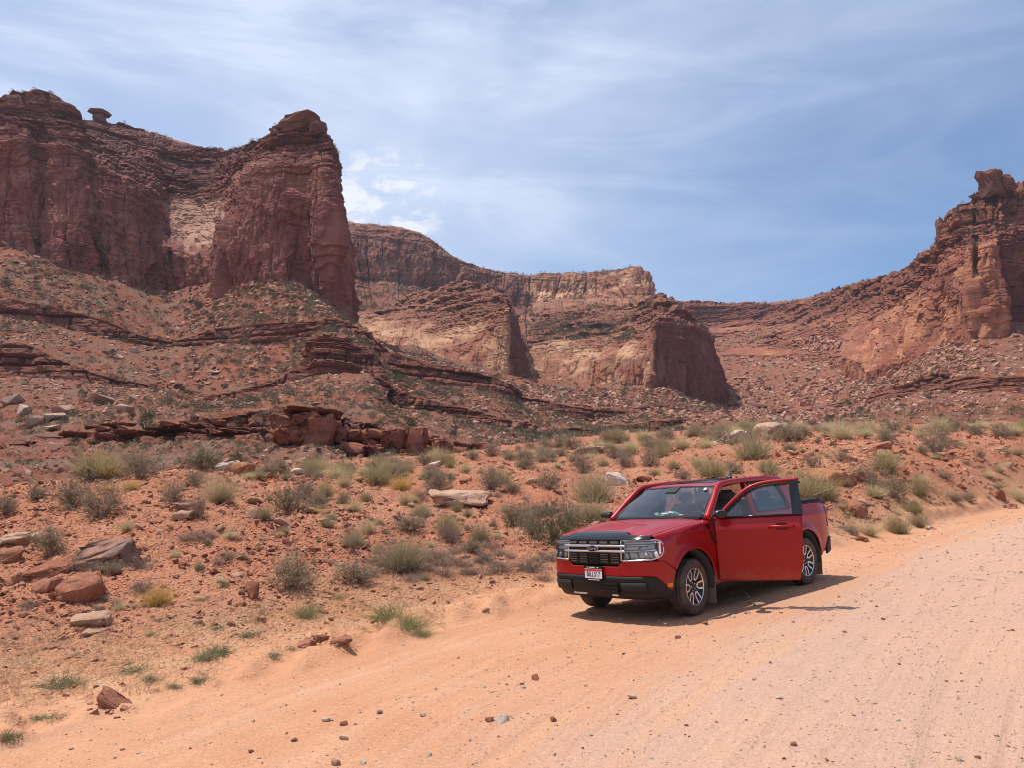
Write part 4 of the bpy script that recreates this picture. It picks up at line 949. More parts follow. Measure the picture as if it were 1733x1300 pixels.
# ------------------------------------------------------------------ rubble of the bank
BMESH = [boulder_mesh('rock', 900 + k, d, 1, 0.03, 12, 0.5, 0, 0.05) for k, d in enumerate([(1, .8, .5), (1, .7, .6), (1, .9, .35), (1, .6, .45), (1, .8, .7), (1, .75, .4)])]
for me in BMESH: me.materials.append(mat_rock_red)
BMESH_T = [me.copy() for me in BMESH]
for me in BMESH_T: me.materials.clear(); me.materials.append(mat_rock_tan)
r = np.random.default_rng(5)
spots = []
while len(spots) < 220:
    k = r.random()
    if k < 0.52: px, row = r.uniform(0, 560), r.uniform(850, 1060)
    elif k < 0.72: px, row = r.uniform(560, 1000), r.uniform(800, 960)
    else: px, row = r.uniform(1340, 1733), r.uniform(740, 890)
    p = pick(px, row)
    if p is None or edge_dist(p[0], p[1]) < 0.8: continue
    s_ = (6 + 12 * r.random() ** 2.2) * p[1] / FPX
    spots.append((px, row, p, s_))
for i, (px, row, p, s_) in enumerate(spots):
    tan = r.random() < 0.3
    o = link('rock', (BMESH_T if tan else BMESH)[i % 6]); o.scale = (s_, s_, s_ * r.uniform(0.7, 1.1)); o.location = p + np.array([0, 0, 0.12 * s_])
    o.rotation_euler = (r.normal(0, 0.2), r.normal(0, 0.2), r.uniform(0, 6.28))
    AUTO.append((o, f"{'tan' if tan else 'red'} rock", px, row, 'rock', 'loose rocks on the bank', 0))
def bank_points(n, seed, lo=0.6, pxr=(-520, 2200), rowr=(730, 1240), dens=None):
    r = np.random.default_rng(seed); out_ = []
    d = np.exp(r.uniform(math.log(4.5), math.log(60), n * 6)); q = r.uniform(pxr[0], pxr[1], n * 6)
    x = (q - 866.5) / FPX * d * 0.991
    e = edge_dist(x, d); ok = e > lo
    if dens is not None: ok &= r.random(len(x)) < dens(x, d, e, q)
    x, d = x[ok][:n], d[ok][:n]
    return np.stack([x, d, near_z(x, d)], 1)
def rubdens(x, y, e, q):
    m = smooth01(fbm(x * 0.30, y * 0.30, 0 * x, 3, 0.6, 411) * 1.8 + 0.42)
    return np.where(q < 620, 0.35 + 0.65 * m, np.where(q > 1300, 0.25 + 0.6 * m, 0.12 + 0.42 * m)) * np.clip(e / 3.0, 0.10, 1)
pts = bank_points(48000, 21, 0.5, dens=rubdens)
rf = np.random.default_rng(15); ex = []
for q, sc in FEET:                                       # chips and drifted stones round the foot of each boulder
    k = 26; an = rf.uniform(0, 6.28, k); d_ = sc * rf.uniform(0.42, 0.95, k); ex.append(np.stack([q[0] + d_ * np.cos(an), q[1] + d_ * 0.9 * np.sin(an)], 1))
ex = np.concatenate(ex); pts = np.concatenate([pts, np.stack([ex[:, 0], ex[:, 1], near_z(ex[:, 0], ex[:, 1])], 1)])
sz = (0.020 + 0.10 * np.random.default_rng(3).random(len(pts)) ** 3.4) * np.clip(pts[:, 1] / 11, 0.8, 2.4)
scatter_stones('rubble', hull_meshes('rubble', range(140, 148), 9, (1, 0.8, 0.6), mat_rub), pts, sz, 'loose red rubble strewn over the bank', 8, (0.5, 0.95))

# ------------------------------------------------------------------ gravel and stones of the road
stone_me = [boulder_mesh('road_stone', 950 + k, d, 1, 0.03, 11, 0.6, 0, 0.08) for k, d in enumerate([(1, .8, .6), (1, .7, .5), (1, .9, .7), (1, .75, .45)])]
cols_ = [('pale', mat_rock_pale), ('brown', mat_rock_red), ('tan', mat_rock_tan)]
stones = {c: [] for c, _ in cols_}
for c, m in cols_:
    for me in stone_me:
        k = me.copy(); k.materials.clear(); k.materials.append(m); stones[c].append(k)
HAND = [(852, 1224, 24, 'pale', 'largest white stone on the road, lower middle'), (829, 1221, 15, 'brown', 'brown stone left of the largest white stone on the road'),
        (938, 1221, 14, 'brown', 'rounded brown stone right of the largest white stone'), (1068, 1184, 20, 'pale', 'pale stone on the road below the front bumper'),
        (909, 1150, 17, 'brown', 'flat brown stone lying alone on the road left of the truck'), (1320, 1184, 11, 'pale', 'white stone on the grey gravel below the open door'),
        (1345, 1263, 11, 'brown', 'brown stone on the lower right road'), (500, 1255, 13, 'brown', 'brown stone on the lower left road'),
        (583, 1252, 14, 'pale', 'pale stone on the lower left road'), (551, 1221, 13, 'pale', 'pale stone above the lower left brown stone'),
        (583, 1229, 13, 'brown', 'red stone right of the upper pale stone at lower left'), (1195, 1058, 13, 'brown', 'brown stone at the edge of the truck shadow'),
        (1239, 1045, 11, 'pale', 'white stone at the edge of the truck shadow'), (1265, 1040, 11, 'pale', 'pale flat stone at the tip of the truck shadow'),
        (569, 1294, 18, 'tan', 'tan stone at the bottom edge, lower left'), (615, 1293, 14, 'pale', 'pale stone at the bottom edge, lower left'), (1625, 1288, 13, 'pale', 'pale stone at the bottom right corner'),
        (1655, 1284, 10, 'brown', 'brown stone at the bottom right corner'), (1148, 1082, 10, 'brown', 'brown stone below the front wheel'), (422, 1274, 12, 'brown', 'brown stone near the bottom left corner'),
        (725, 1282, 12, 'pale', 'pale stone near the bottom edge, left of middle'), (716, 1212, 11, 'pale', 'pale stone on the sandy road left of middle'), (640, 1208, 12, 'pale', 'white pebble on the sandy road left of middle')]
for i, (px, row, w, c, lab) in enumerate(HAND):
    p = pick(px, row); s_ = w * p[1] / FPX
    o = link('road_stone', stones[c][i % 4]); o.scale = (s_, s_, s_ * 0.9); o.location = p + np.array([0, 0, 0.14 * s_]); o.rotation_euler = (0, 0, r.uniform(0, 6.28))
    tag(o, lab, 'stone', 'larger stones lying on the road')
n = 0
while n < 95:
    px, row = r.uniform(0, 1733), r.uniform(940, 1300)
    p = pick(px, row)
    if p is None or edge_dist(p[0], p[1]) > -0.3: continue
    s_ = r.uniform(4.5, 8) * p[1] / FPX; c = cols_[r.choice(3, p=[.5, .2, .3])][0]
    o = link('road_stone', stones[c][n % 4]); o.scale = (s_, s_, s_ * 0.9); o.location = p + np.array([0, 0, 0.1 * s_]); o.rotation_euler = (0, 0, r.uniform(0, 6.28))
    AUTO.append((o, f'small {c} stone', px, row, 'stone', 'small stones on the road', 1)); n += 1
def road_points(n, seed):
    r = np.random.default_rng(seed)
    d = np.exp(r.uniform(math.log(3.6), math.log(34), n * 3)); q = r.uniform(-400, 2150, n * 3); x = (q - 866.5) / FPX * d * 0.991
    e = edge_dist(x, d); dn = 0.25 + 0.75 * smooth01(fbm(e * 1.1, (x + d) * 0.06, 0 * x, 3, 0.6, 431) * 1.6 + 0.5) * np.clip(-e / 3.5, 0.1, 1)
    ok = (e < 1.2) & (r.random(len(x)) < dn)
    x, d = x[ok][:n], d[ok][:n]
    return np.stack([x, d, near_z(x, d)], 1)
pts = road_points(34000, 23)
sz = (0.005 + 0.022 * np.random.default_rng(4).random(len(pts)) ** 3.2) * np.clip(pts[:, 1] / 7, 0.8, 3.0)
scatter_stones('gravel', hull_meshes('gravel', range(160, 165), 9, (1, 0.8, 0.7), mat_gravel), pts, sz, 'loose gravel strewn over the dirt road', 9, (0.35, 0.7))

# ------------------------------------------------------------------ scree of the far slopes
def far_points(key, n, seed, minrow=0, dens=None):
    r = np.random.default_rng(seed); _, Q, tl = SURF[key]
    px, row, zc = to_px(Q); nu, nv = tl.shape
    i = r.integers(0, nu - 1, n * 6); j = r.integers(0, nv - 1, n * 6); a = r.random(n * 6)[:, None]; b = r.random(n * 6)[:, None]
    P = (Q[i, j] * (1 - a) + Q[i + 1, j] * a) * (1 - b) + (Q[i, j + 1] * (1 - a) + Q[i + 1, j + 1] * a) * b
    px, row, zc = to_px(P); ok = (tl[i, j] > 0.5) & (px > -260) & (px < 2000) & (row > minrow)
    if dens is not None: ok &= r.random(len(P)) < dens(P, px, row)
    return P[ok][:n]
clus = lambda sc, k, sd: (lambda P, px, row: smooth01(fbm(P[:, 0] / sc, P[:, 1] / sc, 0 * P[:, 0], 3, 0.6, sd) * 2.0 + k))
sp = []; ss = []
for key, n, lo, hi, sd in (('hillside', 52000, 0.26, 2.2, 51), ('scree_slope', 18000, 0.30, 2.4, 52), ('right_mesa', 5000, 0.5, 2.6, 53)):
    p = far_points(key, n, sd, dens=(lambda f: (lambda P, px, row: 0.38 + 0.62 * f(P, px, row)))(clus(34, 0.40, sd))); rr = np.random.default_rng(sd)
    sp.append(p); ss.append((lo + hi * rr.random(len(p)) ** 5.5) * np.clip(p[:, 1] / 260, 0.45, 2.4))
scatter_stones('scree', hull_meshes('scree', range(180, 188), 9, (1, 0.8, 0.65), mat_rub_far), np.concatenate(sp), np.concatenate(ss), 'scree of broken blocks on the slopes below the cliffs', 12, (0.45, 1.0))
FB = [boulder_mesh('fallen_block', 970 + k, d, 1, 0.03, 13, 0.45, 0, 0.04) for k, d in enumerate([(1, .8, .5), (1, .7, .6), (1, .85, .35), (1, .6, .45), (1, .9, .75), (1, .5, .3)])]
for me in FB: me.materials.append(mat_boulder_far)
FBR = [me.copy() for me in FB]
for me in FBR: me.materials.clear(); me.materials.append(mat_boulder_farr)
def fblock(px, row, w, k, red, lab, grp, rot=None):
    p = FAR.pick(px, row); s_ = w * p[1] / FPX
    o = link('fallen_block', (FBR if red else FB)[k % 6]); o.scale = (s_,) * 3; o.location = p + np.array([0, 0, 0.16 * s_])
    o.rotation_euler = rot or (r.normal(0, 0.25), r.normal(0, 0.25), r.uniform(0, 6.28))
    tag(o, lab, 'boulder', grp)
FBH = [(20, 685, 30, 'grey block at the far left edge of the grey boulder field'), (40, 698, 30, 'pale slab in the left part of the grey boulder field'), (92, 710, 30, 'pale grey slab in the middle of the boulder field'),
       (105, 702, 40, 'long dark sided slab in the middle of the boulder field'), (60, 722, 28, 'pale slab at the lower left of the boulder field'), (88, 728, 30, 'flat pale slab at the foot of the boulder field'),
       (212, 698, 24, 'pale block in the gully left of the dark juniper'), (222, 680, 22, 'white block higher in the gully'), (172, 684, 36, 'long grey slab at the left of the gully'), (205, 662, 12, 'white upright block at the gully top'),
       (228, 595, 14, 'pale block on the slope under the second ledge'), (312, 590, 20, 'large tan block under the gap in the upper ledge'), (202, 606, 14, 'tan block left of the gap in the upper ledge'), (335, 622, 14, 'orange block on the middle slope'),
       (362, 632, 18, 'pale block above the short brown ledge'), (598, 645, 6, 'tan pointed block right of the layered outcrop'), (632, 660, 12, 'pointed tan block below the layered outcrop'), (642, 678, 18, 'dark block with pale top on the red cone'),
       (620, 693, 24, 'white sided block on the red cone'), (668, 694, 16, 'dark block at the right of the red cone'), (532, 687, 20, 'white block above the mushroom ledge'), (330, 708, 18, 'leaning pale slab above the low ledges'), (78, 518, 14, 'block on the slope below the left tower'),
       (205, 522, 14, 'tan block at the foot of the shaded cliff'), (535, 512, 12, 'large block at the foot of the tall buttress'), (1590, 598, 12, 'balanced round block on the orange scree'), (1648, 562, 14, 'big round block under the right cliff'), (1685, 620, 14, 'pale block on the right scree'), (1290, 620, 8, 'pale block in the scree bowl'), (1378, 682, 10, 'pale block in the lower scree bowl')]
for i, (px, row, w, lab) in enumerate(FBH): fblock(px, row, w, i, i in (17, 19, 25, 26), lab, 'fallen blocks on the far slopes')
for key, n, sd in (('hillside', 150, 61), ('scree_slope', 60, 62)):
    p = far_points(key, n, sd, minrow=430, dens=lambda P, px, row, f=clus(30, 0.45, sd): f(P, px, row) * ((px > -10) & (px < 1740))); px, row, zc = to_px(p)
    for i in range(len(p)):
        red = r.random() < 0.45
        w = r.uniform(5, 11); s_ = w * p[i, 1] / FPX
        o = link('fallen_block', (FBR if red else FB)[i % 6]); o.scale = (s_,) * 3; o.location = p[i] + np.array([0, 0, 0.14 * s_]); o.rotation_euler = (r.normal(0, 0.3), r.normal(0, 0.3), r.uniform(0, 6.28))
        c = 'red' if red else 'tan'
        AUTO.append((o, f'{c} fallen block', px[i], row[i], 'boulder', 'fallen blocks on the far slopes', 2))

# ------------------------------------------------------------------ low broken ledge in front of the hillside: every block a piece of its own
LB = [boulder_mesh('block', 990 + k, d, 2, 0.22, 18, 0.42, 2.0, 0.16) for k, d in enumerate([(1, .9, .7), (1, .9, .55), (1, .8, .9), (1, .9, .45), (1, .9, .8)])]
for me in LB: me.materials.append(mat_ledge)
ledge = empty('rock_ledge', FAR.pick(620, 772)); tag(ledge, 'low broken ledge of dark red blocks crossing in front of the hillside', 'rock ledge')
def lblock(px, row, w, h, dep, k, rot=0.0):
    b = at(px, row, dep); s_ = w * dep / FPX
    o = link('block', LB[k % 5], parent=ledge); d = LB[k % 5]
    o.matrix_parent_inverse = ledge.matrix_world.inverted() if False else Matrix.Translation(-Vector(ledge.location))
    o.scale = (s_ * 1.12, s_ * 1.05, h * dep / FPX / (0.7, .55, .9, .45, .8)[k % 5] * 1.12)
    o.location = b + np.array([0, s_ * 0.25, h * dep / FPX * 0.5]); o.rotation_euler = (r.normal(0, 0.06), rot + r.normal(0, 0.05), r.normal(0, 0.25))
x = 455.0; k = 0
tops = [(440, 705), (480, 702), (505, 700), (545, 705), (558, 722), (620, 728), (640, 736), (690, 734), (745, 748), (800, 752), (868, 764)]
bots = [(440, 745), (500, 750), (550, 760), (620, 772), (700, 775), (800, 772), (868, 771)]
while x < 866:
    w = r.uniform(18, 40) if x > 545 else r.uniform(30, 52)
    tp = np.interp(x + w / 2, *zip(*tops)); bt = np.interp(x + w / 2, *zip(*bots))
    rows = 1 if (500 < x < 556 or bt - tp < 14) else int(r.integers(1, 4)) if bt - tp > 26 else int(r.integers(1, 3))
    hh = (bt - tp) / rows
    for q in range(rows):
        lblock(x + w / 2 + r.normal(0, 2), bt - q * hh + r.normal(0, 1), w * r.uniform(0.9, 1.15), hh * r.uniform(0.95, 1.15), 108.0 + q * 0.8 + r.uniform(-1, 1.5), k, r.normal(0, 0.05)); k += 1
    x += w * 0.86
lblock(527, 703, 78, 12, 108.5, 3, 0.03); lblock(515, 697, 46, 8, 110, 1, -0.03)
for _ in range(22):                                   # thin slabs of the layered ledges further left
    px = r.uniform(120, 450); row = np.interp(px, [120, 200, 290, 370, 450], [748, 742, 742, 735, 735]) - r.uniform(0, 26)
    p = FAR.pick(px, row); lblock(px, row + 4, r.uniform(18, 44), r.uniform(5, 10), p[1] - 2.0, 3 if r.random() < .6 else 1, r.normal(0, 0.04))

# ------------------------------------------------------------------ free standing rocks on the skyline
def skyrock(px, row, w, h, dep, seed, lab, mat, name='balanced_rock', cap=False, cat='rock'):
    s_ = w * dep / FPX; hh = h * dep / FPX
    if cap:
        root = empty(name, at(px, row, dep)); tag(root, lab, cat)
        for nm, (a, b, z0, z1) in (('pedestal', (0.78, 0.7, -0.25, 0.66)), ('cap', (1.06, 0.9, 0.62, 1.0))):
            me = boulder_mesh(nm, seed, (1, 0.9, 1), 2, 0.05, 22, 0.4, 3 if nm == 'pedestal' else 1, 0.1); me.materials.append(mat)
            o = link(nm, me, parent=root); o.scale = (s_ * a, s_ * b, hh * (z1 - z0)); o.location = (0, 0, hh * (z0 + z1) / 2); seed += 1
        return
    me = boulder_mesh(name, seed, (1, 0.9, 1), 2, 0.16, 26, 0.45, 4, 0.08); me.materials.append(mat)
    for q in me.polygons: q.use_smooth = False
    o = link(name, me); o.scale = (s_ * 1.1, s_, hh * 1.25); o.location = at(px, row, dep) + np.array([0, s_ * 0.2, hh * 0.45]); o.rotation_euler = (0, 0, seed)
    tag(o, lab, cat)
msk = mat_ledge
skyrock(168, 205, 27, 20, 478, 71, 'flat capped hoodoo standing alone on the left skyline', mat_sky, 'hoodoo', True, 'hoodoo')
skyrock(508, 218, 52, 26, 366, 72, 'rounded knob crowning the tall buttress', mat_sky, 'skyline_rock')
skyrock(534, 222, 24, 20, 362, 73, 'smaller knob right of the summit knob on the tall buttress', mat_sky, 'skyline_rock')
skyrock(486, 222, 18, 14, 370, 74, 'small block left of the summit knob on the tall buttress', mat_sky, 'skyline_rock')
skyrock(467, 228, 14, 12, 374, 75, 'lowest rounded block on the left shoulder of the tall buttress', mat_sky, 'skyline_rock')
skyrock(1680, 322, 34, 34, 464, 76, 'jagged spire on top of the right mesa', mat_sky, 'rock_spire', cat='spire')
skyrock(1702, 318, 26, 22, 464, 79, 'lower block right of the spire on the right mesa', mat_sky, 'skyline_rock')
skyrock(1593, 402, 12, 30, 486, 77, 'thin rock pillar on the left shoulder of the right mesa', mat_sky, 'rock_pillar', cat='rock pillar')
# ------------------------------------------------------------------ plants
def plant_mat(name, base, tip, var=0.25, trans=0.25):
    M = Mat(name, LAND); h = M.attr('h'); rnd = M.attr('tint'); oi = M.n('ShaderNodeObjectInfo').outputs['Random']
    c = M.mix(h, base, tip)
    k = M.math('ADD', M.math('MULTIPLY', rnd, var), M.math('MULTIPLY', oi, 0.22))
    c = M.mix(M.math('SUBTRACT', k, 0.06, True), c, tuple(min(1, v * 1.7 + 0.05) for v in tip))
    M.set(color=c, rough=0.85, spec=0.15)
    if trans:
        t = M.n('ShaderNodeBsdfTranslucent'); M.put(t.inputs[0], c); mx = M.n('ShaderNodeMixShader'); mx.inputs[0].default_value = trans
        o = [n for n in M.t.nodes if n.type == 'OUTPUT_MATERIAL'][0]
        M.t.links.new(M.b.outputs[0], mx.inputs[1]); M.t.links.new(t.outputs[0], mx.inputs[2]); M.t.links.new(mx.outputs[0], o.inputs[0])
    return M.m
PM = dict(
    sage_leaf=plant_mat('sage_leaf', (0.21, 0.155, 0.095), (0.39, 0.30, 0.185)), sage_stem=plant_mat('sage_stem', (0.20, 0.135, 0.10), (0.31, 0.235, 0.18), trans=0),
    brown_leaf=plant_mat('brown_leaf', (0.22, 0.14, 0.09), (0.40, 0.26, 0.17)),
    green_leaf=plant_mat('green_leaf', (0.085, 0.085, 0.04), (0.17, 0.17, 0.085)), green_stem=plant_mat('green_stem', (0.16, 0.12, 0.085), (0.2, 0.17, 0.11), trans=0),
    ephedra=plant_mat('ephedra', (0.25, 0.18, 0.095), (0.45, 0.36, 0.185)), spiky=plant_mat('spiky', (0.22, 0.165, 0.10), (0.45, 0.365, 0.21)),
    straw=plant_mat('straw', (0.40, 0.28, 0.15), (0.72, 0.55, 0.31)), gold=plant_mat('gold', (0.40, 0.235, 0.08), (0.70, 0.44, 0.14)),
    grass=plant_mat('green_grass', (0.22, 0.205, 0.085), (0.34, 0.32, 0.14)), forb=plant_mat('forb', (0.17, 0.165, 0.075), (0.28, 0.265, 0.14)),
    far=plant_mat('far_shrub', (0.07, 0.062, 0.032), (0.145, 0.130, 0.072), 0.30, 0.0), juniper=plant_mat('juniper_green', (0.045, 0.05, 0.022), (0.10, 0.105, 0.05), 0.2, 0.0),
    bark=plant_mat('bark', (0.16, 0.11, 0.08), (0.2, 0.14, 0.1), trans=0), dry=plant_mat('dry_stubble', (0.46, 0.29, 0.16), (0.62, 0.43, 0.26)), flower=plant_mat('yellow_flower', (0.6, 0.45, 0.04), (0.7, 0.55, 0.06)))
def ribbons(base, dirs, length, width, curve, segs, r, tipw=0.25):
    """thin tapered blades: base (n,3), dirs (n,3), length (n,), curve (n,3) bend at the tip"""
    n = len(base); t = np.linspace(0, 1, segs + 1)
    P = base[:, None] + dirs[:, None] * (length[:, None] * t)[..., None] + curve[:, None] * (t ** 2)[None, :, None] * length[:, None, None]
    sd = np.cross(dirs, r.normal(size=(n, 3))); sd /= np.maximum(np.linalg.norm(sd, axis=1, keepdims=True), 1e-6)
    wt = (1 - (1 - tipw) * t)[None, :, None] * width[:, None, None]
    V = np.stack([P - sd[:, None] * wt * 0.5, P + sd[:, None] * wt * 0.5], 2).reshape(n, -1, 3)
    m = 2 * (segs + 1); q = np.array([[2 * i, 2 * i + 1, 2 * i + 3, 2 * i + 2] for i in range(segs)])
    F = (q[None] + (np.arange(n) * m)[:, None, None]).reshape(-1, 4)
    h = np.repeat(np.repeat(t, 2)[None], n, 0).reshape(-1); tn = np.repeat(r.random(n), m)
    return V.reshape(-1, 3), F, h, tn, P
def leaves(cen, size, r, up=0.0):
    n = len(cen); a = r.normal(size=(n, 3)); a[:, 2] += up; a /= np.linalg.norm(a, axis=1, keepdims=True); b = np.cross(a, r.normal(size=(n, 3))); b /= np.maximum(np.linalg.norm(b, axis=1, keepdims=True), 1e-6)
    s_ = size[:, None]
    V = np.stack([cen - a * s_, cen + b * s_ * 0.45, cen + a * s_, cen - b * s_ * 0.45], 1)
    return V.reshape(-1, 3), np.arange(4 * n).reshape(n, 4), np.repeat(r.random(n), 4)
def pmesh(name, V, F, h, tn, mat):
    me = mesh_np(name, V, F, False); add_attr(me, 'h', h); add_attr(me, 'tint', tn); me.materials.append(mat); return me
def hemi(n, r, lo=0.15, pw=1.0):
    az = r.uniform(0, 2 * np.pi, n); c = lo + (1 - lo) * r.random(n) ** pw; s_ = np.sqrt(np.maximum(0, 1 - c * c))
    return np.stack([np.cos(az) * s_, np.sin(az) * s_, c], 1)
def shrub_meshes(seed, stem, leaf, hgt=0.62, ns=130, nl=1500, leafsize=0.017, lo=0.05, lumps=6, stemw=0.007):
    """rounded twiggy shrub of unit width: returns (stems, foliage)"""
    r = np.random.default_rng(seed)
    d = hemi(ns, r, lo, 0.8); lump = 1 + 0.28 * fbm(d[:, 0] * 2.2, d[:, 1] * 2.2, d[:, 2] * 2.2, 3, 0.6, seed)
    L = 0.5 * lump * r.uniform(0.72, 1.05, ns); sc = np.array([1, 1, hgt * 2]); dd = d * sc; LL = L * np.linalg.norm(dd, axis=1); du = dd / np.linalg.norm(dd, axis=1, keepdims=True)
    base = np.concatenate([r.normal(0, 0.05, (ns, 2)), np.zeros((ns, 1))], 1)
    cv = r.normal(0, 0.16, (ns, 3)); cv[:, 2] += 0.06
    V, F, h, tn, P = ribbons(base, du, LL, np.full(ns, stemw) * r.uniform(0.6, 1.4, ns), cv, 3, r)
    # side twigs
    k = ns * 5; i = r.integers(0, ns, k); tt = r.uniform(0.35, 0.95, k); A = P[i, 0] + (P[i, -1] - P[i, 0]) * tt[:, None] + cv[i] * ((tt ** 2 - tt) * LL[i])[:, None]
    dt = du[i] + r.normal(0, 0.55, (k, 3)); dt[:, 2] += 0.25; dt /= np.linalg.norm(dt, axis=1, keepdims=True)
    tl = r.uniform(0.06, 0.17, k)
    V2, F2, h2, tn2, P2 = ribbons(A, dt, tl, np.full(k, stemw * 0.7), r.normal(0, 0.2, (k, 3)), 1, r, 0.4)
    sm = pmesh('stems', np.concatenate([V, V2]), np.concatenate([F, F2 + len(V)]), np.concatenate([h, 0.5 + 0.5 * h2]), np.concatenate([tn, tn2]), PM[stem])
    j = r.integers(0, k, nl); tq = r.uniform(0.3, 1.1, nl)
    C = A[j] + dt[j] * (tl[j] * tq)[:, None] + r.normal(0, 0.012, (nl, 3)); C[:, 2] = np.maximum(C[:, 2], 0.01)
    V3, F3, tn3 = leaves(C, leafsize * r.uniform(0.6, 1.4, nl), r, 0.8)
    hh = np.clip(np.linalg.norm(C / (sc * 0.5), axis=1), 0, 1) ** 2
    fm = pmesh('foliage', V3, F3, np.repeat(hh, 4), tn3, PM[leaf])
    return sm, fm
def bunch_mesh(seed, mat, n=420, hgt=0.8, lo=0.35, w=0.012, curve=0.35, core=0.12, segs=2, name='grass_tuft'):
    r = np.random.default_rng(seed); d = hemi(n, r, lo, 0.7)
    base = np.concatenate([r.normal(0, core, (n, 2)), np.zeros((n, 1))], 1)
    L = r.uniform(0.55, 1.0, n) * np.minimum(hgt / np.maximum(d[:, 2], 0.25), 0.62) * r.uniform(0.75, 1.05, n)
    cv = np.concatenate([d[:, :2] * curve * r.uniform(0.3, 1.3, (n, 1)), -0.25 * curve * r.random((n, 1))], 1) + r.normal(0, 0.07, (n, 3))
    V, F, h, tn, _ = ribbons(base, d, L, w * r.uniform(0.6, 1.3, n), cv, segs, r, 0.2)
    return pmesh(name, V, F, h, tn, PM[mat])
PROTO = {}
PROTO['sage'] = [shrub_meshes(1000 + k, 'sage_stem', 'sage_leaf', hgt=h, ns=130, nl=2600, leafsize=0.019) for k, h in enumerate((0.62, 0.75, 0.55, 0.85))]
PROTO['brown'] = [shrub_meshes(1010 + k, 'sage_stem', 'brown_leaf', hgt=h, ns=190, nl=1500, leafsize=0.017) for k, h in enumerate((0.55, 0.7, 0.45))]
PROTO['green'] = [shrub_meshes(1020 + k, 'green_stem', 'green_leaf', hgt=h, ns=120, nl=2600, leafsize=0.016) for k, h in enumerate((0.72, 0.6, 0.8))]
PROTO['dead'] = [shrub_meshes(1030 + k, 'sage_stem', 'brown_leaf', hgt=h, ns=150, nl=220, leafsize=0.012) for k, h in enumerate((0.4, 0.32))]
PROTO['mormon'] = [bunch_mesh(1040 + k, 'ephedra', 700, h, 0.30, 0.011, 0.12, 0.14) for k, h in enumerate((0.80, 0.95, 0.7))]
PROTO['spiky'] = [bunch_mesh(1050 + k, 'spiky', 800, h, 0.16, 0.010, 0.08, 0.12) for k, h in enumerate((0.62, 0.72, 0.55))]
PROTO['straw'] = [bunch_mesh(1060 + k, 'straw', 520, h, 0.30, 0.010, 0.45, 0.10) for k, h in enumerate((0.75, 0.9, 0.6))]
PROTO['gold'] = [bunch_mesh(1070 + k, 'gold', 520, h, 0.25, 0.012, 0.2, 0.14) for k, h in enumerate((0.65, 0.75))]
PROTO['grass'] = [bunch_mesh(1080 + k, 'grass', 320, h, 0.25, 0.012, 0.6, 0.2) for k, h in enumerate((0.6, 0.8))]
PROTO['forb'] = [bunch_mesh(1090 + k, 'forb', 180, 0.45, 0.15, 0.030, 0.3, 0.2, name='herb') for k in range(3)]
KIND = dict(sage=('sage_bush', 'grey-green sagebrush', 'bush'), brown=('brown_bush', 'brownish twiggy shrub', 'bush'), green=('green_bush', 'dense dark green shrub', 'bush'), dead=('dry_brush', 'low dead brush', 'bush'),
            mormon=('ephedra_bush', 'yellow-green broomy shrub', 'bush'), spiky=('spiky_bush', 'spiky grey-green bush', 'bush'), straw=('grass_tuft', 'straw coloured grass bunch', 'grass tuft'), gold=('golden_tuft', 'golden yellow tuft', 'grass tuft'),
            grass=('green_grass_tuft', 'green grass clump', 'grass tuft'), forb=('herb', 'low green herb', 'herb'))
rp = np.random.default_rng(77)
def plant(kind, p, width, hs=1.0, k=None):
    ps = PROTO[kind]; k = int(rp.integers(0, len(ps))) if k is None else k % len(ps); pr = ps[k]; nm, desc, cat = KIND[kind]
    rz = rp.uniform(0, 6.28); sc = (width * rp.uniform(0.92, 1.08), width * rp.uniform(0.92, 1.08), width * hs)
    if isinstance(pr, tuple):
        o = empty(nm, p)
        for q, m in zip(('stems', 'foliage'), pr): link(q, m, parent=o)
    else:
        o = link(nm, pr); o.location = p
    o.rotation_euler = (0, 0, rz); o.scale = sc
    return o, desc, cat
def nplant(kind, px, row, w, hs=1.0, label=None):
    p = pick(px, row)
    if p is None: p = pick(px, row + 8)
    if p is None: return None
    o, d, c = plant(kind, p - np.array([0, 0, 0.015]), w * p[1] / FPX, hs * (1.55 if kind in ('mormon', 'spiky', 'straw', 'gold') else 1.0))
    if label: tag(o, label, c, 'shrubs and tufts of the roadside bank')
    else: AUTO.append((o, d, px, row, c, 'shrubs and tufts of the roadside bank', 0))
    return p
